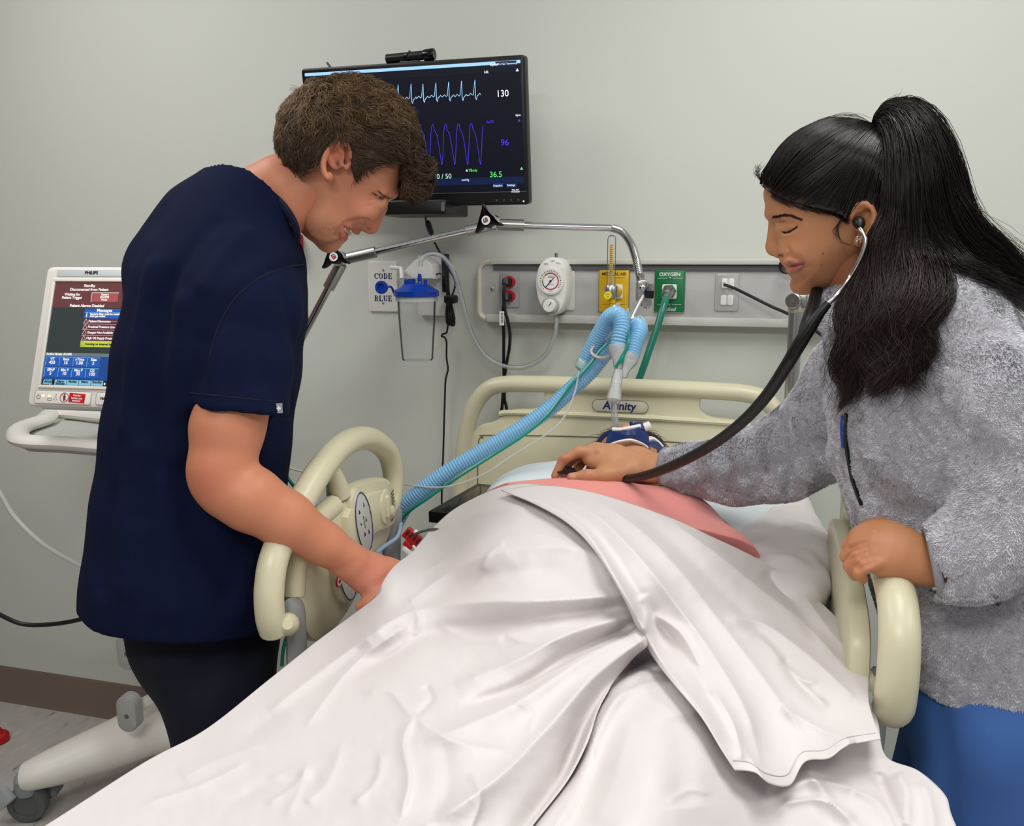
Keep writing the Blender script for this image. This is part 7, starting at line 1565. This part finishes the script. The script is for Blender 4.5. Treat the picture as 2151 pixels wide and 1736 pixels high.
# guides: list of (px, py, off) and spread at start/mid/end
G = []
pony = [((1846, 268, .0), (1870, 240, .012), (1905, 233, .02), (1950, 275, .03), (1985, 350, .035), (2015, 440, .035), (2060, 510, .03), (2115, 555, .02), (2165, 600, .0), (2210, 660, -.02)),
        ((1846, 270, .01), (1868, 246, .03), (1900, 245, .045), (1935, 295, .06), (1960, 380, .065), (1985, 470, .06), (2030, 535, .05), (2090, 580, .035), (2150, 625, .01), (2190, 670, -.01)),
        ((1848, 270, .0), (1872, 250, .03), (1900, 262, .055), (1922, 330, .075), (1935, 420, .085), (1950, 500, .085), (1985, 560, .075), (2040, 590, .06), (2110, 615, .04), (2160, 650, .02)),
        ((1848, 272, .01), (1872, 256, .035), (1895, 285, .06), (1905, 360, .08), (1905, 440, .09), (1905, 520, .095), (1915, 590, .1), (1905, 660, .105), (1880, 720, .11), (1865, 780, .11)),
        ((1848, 274, .01), (1870, 262, .035), (1892, 300, .06), (1894, 380, .08), (1888, 460, .088), (1880, 540, .095), (1880, 610, .105), (1900, 680, .11), (1905, 740, .115), (1890, 800, .115)),
        ((1874, 420, .078), (1876, 460, .084), (1856, 510, .09), (1850, 570, .095), (1838, 630, .10), (1822, 690, .105), (1812, 740, .105), (1800, 800, .10), (1780, 850, .10)),
        ((1872, 470, .075), (1864, 520, .085), (1835, 580, .09), (1815, 640, .095), (1798, 690, .10), (1790, 740, .10), (1792, 790, .10), (1785, 830, .095)),
        ((1862, 505, .07), (1840, 560, .08), (1808, 610, .085), (1790, 660, .09), (1782, 710, .09), (1786, 760, .09), (1776, 810, .09), (1766, 862, .09)),
        ((1885, 440, .088), (1895, 520, .098), (1890, 590, .105), (1872, 650, .11), (1852, 710, .115), (1848, 760, .115), (1856, 800, .115), (1840, 830, .11)),
        ((1905, 470, .085), (1930, 540, .095), (1945, 600, .105), (1935, 660, .11), (1910, 710, .115), (1905, 760, .12), (1925, 790, .125), (1918, 820, .125)),
        ((1880, 330, .06), (1890, 420, .085), (1885, 500, .092), (1868, 570, .098), (1850, 640, .104), (1835, 700, .108), (1828, 760, .108), (1815, 820, .105)),
        ((1900, 430, .085), (1920, 500, .09), (1950, 560, .10), (1965, 610, .11), (1950, 660, .12), (1925, 700, .12), (1935, 745, .12), (1952, 775, .12)),
        ((1890, 470, .09), (1910, 540, .1), (1925, 600, .11), (1905, 650, .12), (1880, 700, .12), (1885, 750, .12), (1870, 800, .12), (1852, 830, .12)),
        ((1930, 420, .07), (1965, 510, .08), (2000, 560, .08), (2050, 590, .07), (2110, 605, .05), (2170, 640, .02)),
        ((1960, 330, .03), (1998, 420, .04), (2040, 490, .04), (2095, 535, .03), (2151, 575, .01), (2200, 620, -.01)),
        ((1846, 266, -.01), (1872, 236, -.005), (1910, 240, -.005), (1955, 300, .0), (1990, 380, .0), (2030, 460, .0), (2080, 520, -.01), (2140, 565, -.02), (2190, 610, -.03))]
def drape(q):
    p = L(*q)
    if q[1] < 545: return p
    hq = jf.hit(q[0], q[1]); w_ = np.clip((q[1]-545)/70, 0, 1)
    if hq is None: return p
    lq = HW.local(hq-ray(q[0], q[1])*.016); return p*(1-w_)+lq*w_ if lq[2] > p[2] else p
pony = [tuple(drape(q) for q in g_) for g_ in pony]
vf = Field((-.02, -.36, -.09), (.36, .16, .24), .006)
for g_ in pony:
    P = spline(g_, 4); r_ = np.interp(np.linspace(0, 1, len(P)), [0, .12, .3, .7, 1], [.005, .009, .012, .008, .001]); q_ = int(len(P)*.74); vf.chain((P-A([0, 0, .004]))[:q_], r_[:q_], .012)
vV, vF = vf.mesh(1); parts.append((HW.world(vV), vF, np.tile(A(lin('15100e')), (len(vV), 1))))
allp = []; allc = []; rr = []
for gi, g_ in enumerate(pony):
    n = 900; m = 13; P = spline(g_, 6); t_ = np.linspace(0, 1, len(P)); tt = np.linspace(0, 1, m); base_ = np.stack([np.interp(tt, t_, P[:, k]) for k in range(3)], 1)
    off = rs.randn(n, 3); off = off/(np.linalg.norm(off, axis=1)[:, None]+1e-9)*(rs.rand(n, 1)**.45); sp = np.interp(tt, [0, .1, .3, .7, .95, 1], [.011, .018, .026, .021, .010, .008])
    end = .72+.28*rs.rand(n); cut = tt[None, :]*end[:, None]; bi = np.stack([np.interp(cut, tt, base_[:, k]) for k in range(3)], 2); spi = np.interp(cut, tt, sp)
    wave = (np.sin(cut*17+gi*1.7+off[:, :1]*1.1)*(.0095 if gi in (5, 6, 7, 8, 9, 10, 11, 12) else .005)*np.clip((cut-.35)*3, 0, 1))[..., None]*A([1, .25, .4])
    fly = (np.clip(np.abs(rs.randn(n, 1, 1)), 0, 2)**3*.0022*np.clip(rs.randn(n, 1, 3), -1.6, 1.6))*np.linspace(0, 1, m)[None, :, None]**1.5
    allp.append(bi+off[:, None, :]*spi[..., None]+wave+fly); rdsh = np.clip((.5 if gi in (5, 6, 7, 8, 9, 10, 11, 12) else .15)+.3*rs.randn(n, 1), 0, 1)
    allc.append((A(lin('14100e'))*(1-rdsh)+A(lin('33201d'))*rdsh)*(.55+.9*rs.rand(n, 1))); rr.append(rs.uniform(.0003, .0007, n))
s1 = strands(np.concatenate(allp), np.concatenate(rr), .3, np.concatenate(allc)); parts.append((HW.world(s1[0]), s1[1], s1[2]))
# loose wisps: at the forehead, crown and temple
wp = []
def wisp(pts, n, jit):
    for _ in range(n): wp.append(spline([L(*q)+rs.randn(3)*jit*(i/len(pts)+.15) for i, q in enumerate(pts)], 5)[:21] if len(pts) == 5 else None)
wisp([(1612, 392, .02), (1600, 378, .025), (1592, 366, .03), (1590, 356, .03), (1594, 348, .03)], 26, .004)
wisp([(1850, 262, .0), (1862, 240, .0), (1872, 226, .0), (1880, 218, .0), (1886, 206, .0)], 16, .007)
wisp([(1960, 280, .02), (2000, 340, .02), (2040, 420, .02), (2075, 490, .02), (2110, 530, .02)], 26, .008)
wisp([(1776, 452, .07), (1762, 470, .07), (1760, 490, .07), (1768, 508, .072), (1790, 514, .074)], 8, .0016)
wisp([(1786, 440, .07), (1768, 462, .07), (1758, 476, .07), (1752, 484, .069), (1757, 500, .069)], 8, .002)
wisp([(1700, 262, .0), (1730, 250, .0), (1770, 243, .0), (1800, 246, .0), (1830, 258, .0)], 14, .003)
wp = A([w for w in wp if w is not None]); s2 = strands(wp, np.full(len(wp), .0003), .5, np.tile(A(lin('1a1310')), (len(wp), 1))); parts.append((HW.world(s2[0]), s2[1], s2[2]))
V, F, C = join(parts); mesh('hair', V, F, hair_mat('black_brown_hair', .3), wom, col=C, angle=0, label='long wavy dark hair tied in a ponytail')
tr = [HW.world(L(1846, 268, 0)+A([.006*math.cos(q)+.004*math.sin(q), .011*math.sin(q), .013*math.cos(q)])) for q in np.linspace(0, 2*math.pi, 20, endpoint=False)]
MB().tube(tr, .0055, 10, closed=True).build('hair_tie', mat('hair_tie', '0b0b0c', .9), wom)
ef = Frame(HW.world(L(1805, 503, .078)), HW.u, HW.v); m_ = MB()
for sx, sy in ((1, 1), (-1, 1), (-1, -1), (1, -1)): m_.prism(ef, circle(.0018, 10)+A([sx*.0024, sy*.0024]), 0, .0022, .0005)
m_.prism(ef, circle(.0014, 8), 0, .0026); m_.build('earring', mat('silver_gem', 'f0ecec', .08, 1.0), wom)

# ------------------------------------------------------------------ tube holder on the patient's face
th_ = thing('tube_holder', PD(1320, 935, 1.80), 'blue and white endotracheal tube holder strapped over the patient\'s mouth', 'tube holder')
def strip(top, bot, th, m_, name, parent, n=6):
    a, b = spline([PD(*q) for q in top], n), spline([PD(*q) for q in bot], n); k = len(a); nn = np.cross(np.gradient((a+b)/2, axis=0), b-a); nn = nn/(np.linalg.norm(nn, axis=1)[:, None]+1e-9); nn = np.where(np.sum(nn*(CAM-a), 1)[:, None] > 0, nn, -nn)*th
    mid = (a+b)/2+nn*.6
    V = np.concatenate([a, mid, b, a-nn, b-nn]); F = []
    for i in range(k-1): F += [(i, i+1, k+i+1, k+i), (k+i, k+i+1, 2*k+i+1, 2*k+i), (2*k+i, 2*k+i+1, 4*k+i+1, 4*k+i), (3*k+i, 4*k+i, 4*k+i+1, 3*k+i+1), (i, 3*k+i, 3*k+i+1, i+1)]
    F += [(0, k, 2*k, 4*k, 3*k), (k-1, 4*k-1, 5*k-1, 3*k-1, 2*k-1)]
    return mesh(name, V, F, m_, parent)
strip([(1284, 903, 1.80), (1300, 900, 1.778), (1322, 906, 1.765), (1342, 898, 1.775), (1356, 897, 1.79)], [(1272, 934, 1.805), (1292, 928, 1.778), (1322, 921, 1.768), (1345, 927, 1.778), (1364, 938, 1.80)], .006, M['navy_plastic'], 'face_plate', th_)
strip([(1284, 903, 1.80), (1266, 912, 1.82), (1254, 926, 1.84), (1246, 940, 1.86)], [(1288, 908, 1.80), (1272, 917, 1.82), (1259, 930, 1.84), (1252, 942, 1.86)], .004, M['navy_plastic'], 'left_strap', th_)
strip([(1276, 928, 1.80), (1262, 934, 1.82), (1252, 938, 1.84), (1242, 939, 1.86)], [(1280, 936, 1.80), (1266, 942, 1.82), (1256, 945, 1.84), (1243, 944, 1.86)], .004, M['navy_plastic'], 'left_strap', th_)
strip([(1364, 930, 1.80), (1378, 928, 1.82), (1392, 934, 1.84), (1402, 942, 1.86)], [(1362, 938, 1.80), (1374, 942, 1.82), (1388, 948, 1.84), (1396, 952, 1.86)], .004, M['navy_plastic'], 'right_strap', th_)
strip([(1362, 921, 1.80), (1372, 918, 1.815), (1384, 926, 1.83), (1394, 936, 1.84)], [(1360, 927, 1.80), (1370, 926, 1.815), (1381, 933, 1.83), (1389, 941, 1.84)], .005, M['label'], 'strap_tab', th_)
strip([(1262, 944, 1.80), (1288, 929, 1.775), (1322, 922, 1.765), (1345, 928, 1.775), (1362, 938, 1.80)], [(1264, 949, 1.80), (1289, 934, 1.775), (1322, 928, 1.765), (1344, 934, 1.775), (1357, 942, 1.80)], .006, M['label'], 'foam_edge', th_)
MB().tube([PD(1287, 902, 1.785), PD(1305, 903, 1.775), PD(1330, 898, 1.775), PD(1345, 895, 1.78)], .004, 8).build('bite_rail', M['label'], th_)
MB().tube([PD(1340, 889, 1.79), PD(1343, 905, 1.785)], .010, 10).build('lock_block', M['navy_plastic'], th_)
MB().tube([PD(1325, 886, 1.79), PD(1328, 898, 1.79)], .004, 6).build('lock_fin', M['navy_plastic'], th_)
a_, b_ = PD(1344, 902, 1.79), PD(1366, 893, 1.79); MB().lathe(a_, b_-a_, [(.006, 0), (.006, .008), (.009, .009), (.009, .021), (.0075, .023)], 16).build('white_port', M['white_plastic'], th_)

# ------------------------------------------------------------------ breathing circuit
bc = thing('breathing_circuit', PD(1290, 900, 1.78), 'pale blue corrugated breathing hose hung from the chrome arm to the patient', 'breathing circuit')
def corr(name, pts, r, parent=bc, m_=None, period=.0060, amp=.0017, straight=0.0):
    P = spline(pts, 24); d = np.concatenate([[0], np.cumsum(np.linalg.norm(np.diff(P, axis=0), axis=1))]); n = int(d[-1]/(period/6)); s = np.linspace(0, d[-1], n); Q = np.stack([np.interp(s, d, P[:, k]) for k in range(3)], 1)
    rr = r+amp*np.sin(s/period*2*math.pi)
    return MB().tube(Q, rr, 16).build(name, m_ or M['blue_tube'], parent, angle=0)
corr('hose', [PD(1297, 730, 1.80), PD(1301, 710, 1.80), PD(1306, 688, 1.805), PD(1304, 668, 1.815), PD(1292, 661, 1.83), PD(1278, 670, 1.85), PD(1263, 695, 1.87), PD(1247, 725, 1.89), PD(1230, 760, 1.91)], .0165)
corr('hose', [PD(1326, 748, 1.80), PD(1333, 722, 1.81), PD(1342, 698, 1.825), PD(1340, 686, 1.85), PD(1325, 688, 1.875), PD(1300, 710, 1.885), PD(1272, 742, 1.885), PD(1237, 784, 1.88), PD(1202, 816, 1.875), PD(1150, 862, 1.865), PD(1090, 903, 1.86), PD(1010, 950, 1.86), PD(940, 992, 1.86), PD(880, 1036, 1.87), PD(845, 1072, 1.885), PD(822, 1130, 1.91), PD(812, 1240, 1.93)], .0168)
MB().lathe(PD(1232, 756, 1.908), PD(1220, 778, 1.915)-PD(1232, 756, 1.908), [(.0165, 0), (.0185, .003), (.0185, .020), (.014, .026), (.006, .029)], 20).build('end_collar', clear_mat('mint_plastic', (.85, .95, .93), .6, 'bfe3da', .2), bc)
wy = PD(1303, 775, 1.80)
for q0, q1, r_ in ((PD(1297, 722, 1.80), PD(1299, 770, 1.80), .0185), (PD(1327, 742, 1.80), PD(1313, 778, 1.80), .0175)):
    MB().lathe(q0, q1-q0, [(r_, 0), (r_*1.08, .012), (r_*.95, .022), (r_*.6, .034), (r_*.5, .052)], 22).build('wye_cuff', M['frost'], bc)
MB().lathe(PD(1302, 762, 1.80), PD(1295, 800, 1.795)-PD(1302, 762, 1.80), [(.006, 0), (.0085, .004), (.0085, .014), (.0075, .016), (.0075, .024), (.009, .026), (.0085, .034)], 18).build('sensor_port', M['clear_tube'], bc)
MB().lathe(PD(1300, 778, 1.795), PD(1293, 812, 1.79)-PD(1300, 778, 1.795), [(.0095, 0), (.011, .012), (.0115, .03), (.0105, .036)], 20).build('wye_stem', M['frost'], bc)
MB().lathe(PD(1294, 806, 1.79), PD(1289, 842, 1.785)-PD(1294, 806, 1.79), [(.0105, 0), (.0115, .010), (.0125, .011), (.015, .028), (.0158, .033), (.012, .038), (.008, .040)], 22).build('elbow_connector', M['frost'], bc)
et = [PD(1290, 838, 1.785), PD(1290, 860, 1.785), PD(1292, 885, 1.785), PD(1297, 908, 1.79)]
MB().tube(spline(et, 6), .0068, 14).build('tracheal_tube', M['clear_tube'], bc); MB().tube(spline(et, 6), .0040, 10).build('tube_lumen', clear_mat('lumen_grey', (.9, .9, .92), .35, 'b9b9c2', .1), bc)
for sgn in (-1, 1): tubeobj('sampling_line', [PD(1293, 772, 1.79), PD(1303+2*sgn, 752, 1.785), PD(1316+2*sgn, 726, 1.785), PD(1320, 705, 1.79), PD(1318, 697, 1.80)], .0030, M['teal_tube'], bc) if sgn > 0 else None
MB().lathe(PD(1304, 762, 1.787), PD(1311, 740, 1.785)-PD(1304, 762, 1.787), [(.0048, 0), (.0055, .004), (.0048, .014), (.0036, .018)], 12).build('line_cuff', M['teal_tube'], bc)
tubeobj('sampling_line', [PD(1298, 706, 1.83), PD(1280, 720, 1.845), PD(1262, 736, 1.85), PD(1240, 765, 1.85), PD(1216, 792, 1.85), PD(1190, 820, 1.845), PD(1150, 872, 1.84), PD(1100, 915, 1.835), PD(1030, 960, 1.83), PD(960, 1004, 1.83), PD(900, 1046, 1.84), PD(850, 1084, 1.86), PD(830, 1130, 1.88), PD(818, 1230, 1.90)], .0034, M['teal_tube'], bc)
tubeobj('clear_line', [PD(1216, 780, 1.85), PD(1206, 830, 1.84), PD(1180, 884, 1.83), PD(1140, 918, 1.825), PD(1080, 955, 1.82), PD(1010, 1000, 1.82), PD(930, 1024, 1.83), PD(850, 1018, 1.87)], .0022, mat('line_plastic', 'c6cbc6', .35, alpha=.55), bc)
MB().tube([PD(1244+6*math.cos(q)*4.6*.8+20, 738+14*math.sin(q), 1.865+.024*math.cos(q+1.2)) for q in np.linspace(0, 2*math.pi, 20, endpoint=False)], .003, 6, closed=True).build('hose_band', mat('hose_band', 'c9b9b4', .5), bc)
# clear hanger hooks that carry the hoses
M['hang'] = clear_mat('hanger_plastic', (.93, .95, .96), .22, 'e4e9ea', .18)
hk = thing('hose_hanger', PD(1300, 670, 1.85), 'clear plastic hook hanger holding the blue hoses under the arm clamp', 'hanger')
tubeobj('bar', [PD(1350, 622, 1.88), PD(1338, 645, 1.865), PD(1325, 672, 1.85)], .0048, M['hang'], hk)
tubeobj('hook', [PD(1302, 638, 1.83), PD(1296, 640, 1.83), PD(1290, 648, 1.83), PD(1287, 660, 1.835), PD(1284, 672, 1.845), PD(1300, 690, 1.85), PD(1325, 676, 1.85)], .0042, M['hang'], hk)
tubeobj('hook', [PD(1318, 648, 1.85), PD(1319, 660, 1.85), PD(1325, 674, 1.85), PD(1336, 676, 1.85), PD(1342, 666, 1.85), PD(1350, 668, 1.85), PD(1358, 684, 1.845)], .0036, M['hang'], hk)
tubeobj('green_floor_line', [PX(580, 960, -.80), PX(602, 1000, -.78), PX(622, 1028, -.77), PX(650, 1062, -.76), PX(672, 1090, -.76), PX(640, 1250, -.76), PX(600, 1345, -.76), PX(592, 1400, -.76)], .003, M['teal_tube'], label='thin green line passing behind the left side rail', category='tube')
tubeobj('white_gas_line', [PX(560, 965, -.80), PX(600, 981, -.78), PX(640, 992, -.77), PX(690, 1000, -.76)], .0018, M['white_plastic'], label='thin white line passing behind the left side rail', category='tube')

# ------------------------------------------------------------------ stethoscope
st = thing('stethoscope', PD(1190, 1000, 1.64), 'black stethoscope with steel ear tubes from the woman\'s ear to the patient\'s chest', 'stethoscope')
e0 = HW.world(HW(1806, 468, .078))
MB().tube(spline([HW.world(HW(1800, 462, .066)), HW.world(HW(1803, 466, .078)), HW.world(HW(1806, 472, .088)), HW.world(HW(1807, 480, .092))], 4), [.006, .006, .0065, .0072, .0078, .008, .008, .0076, .007, .0064, .0052, .0045, .004], 14).build('ear_tip', M['rubber'], st)
tubeobj('ear_tube', [HW.world(HW(1806, 480, .092)), HW.world(HW(1811, 488, .098)), HW.world(HW(1818, 503, .102)), HW.world(HW(1815, 522, .104)), HW.world(HW(1803, 552, .104)), HW.world(HW(1782, 588, .102)), PD(1757, 620, 1.152), PD(1733, 645, 1.156)], .0031, mat('ear_tube_steel', 'cfcfce', .28, 1.0), st, n=12)
tubeobj('tubing', [PD(1740, 637, 1.155), PD(1724, 656, 1.158), PD(1704, 684, 1.165), PD(1680, 722, 1.175), PD(1650, 772, 1.195), PD(1610, 832, 1.235), PD(1560, 886, 1.29), PD(1500, 932, 1.36), PD(1440, 966, 1.43), PD(1385, 990, 1.50), PD(1335, 1004, 1.57), PD(1290, 1006, 1.635), PD(1240, 1000, 1.66), PD(1205, 994, 1.655)], [.0055, .0062, .0088, .0092, .0088, .0085, .0084, .0084, .0084, .0082, .008, .007, .006, .005], M['rubber'], st, n=14)
tubeobj('tubing', [PD(1716, 612, 1.26), PD(1708, 640, 1.235), PD(1697, 672, 1.21), PD(1690, 700, 1.195)], .0088, M['rubber'], st, n=12)
MB().tube(spline([PD(1724, 656, 1.148), PD(1690, 706, 1.158), PD(1660, 755, 1.178)], 6), .0016, 6).build('tubing_groove', mat('rubber_groove', '050506', .6), st)
cp = PD(1187, 996, 1.645); ax = nrm(A([.03, -.12, 1]))
MB().lathe(cp-ax*.014, ax, [(.010, 0), (.0105, .003), (.0085, .008), (.011, .014), (.017, .019), (.0185, .0215)], 28).build('chest_piece', M['chrome'], st)
MB().lathe(cp-ax*.014, ax, [(.0178, .0195), (.0188, .0205), (.0188, .0225), (.0172, .0232), (.001, .0230)], 28).build('diaphragm_rim', M['rubber'], st)
# small black hook on the panel seen just past the woman's lips
hq = PY(1652, 559, -.06); m_ = MB()
m_.tube([hq+A([.0145*math.cos(q), 0, .0155*math.sin(q)]) for q in np.linspace(.6, 5.8, 20)], .0036, 8); m_.cyl(hq+A([.012, 0, .012]), hq+A([.012, .03, .012]), .004, 8); m_.build('wall_hook', M['black'], label='small black ring hook on the headwall panel beside the woman\'s lips', category='hook')
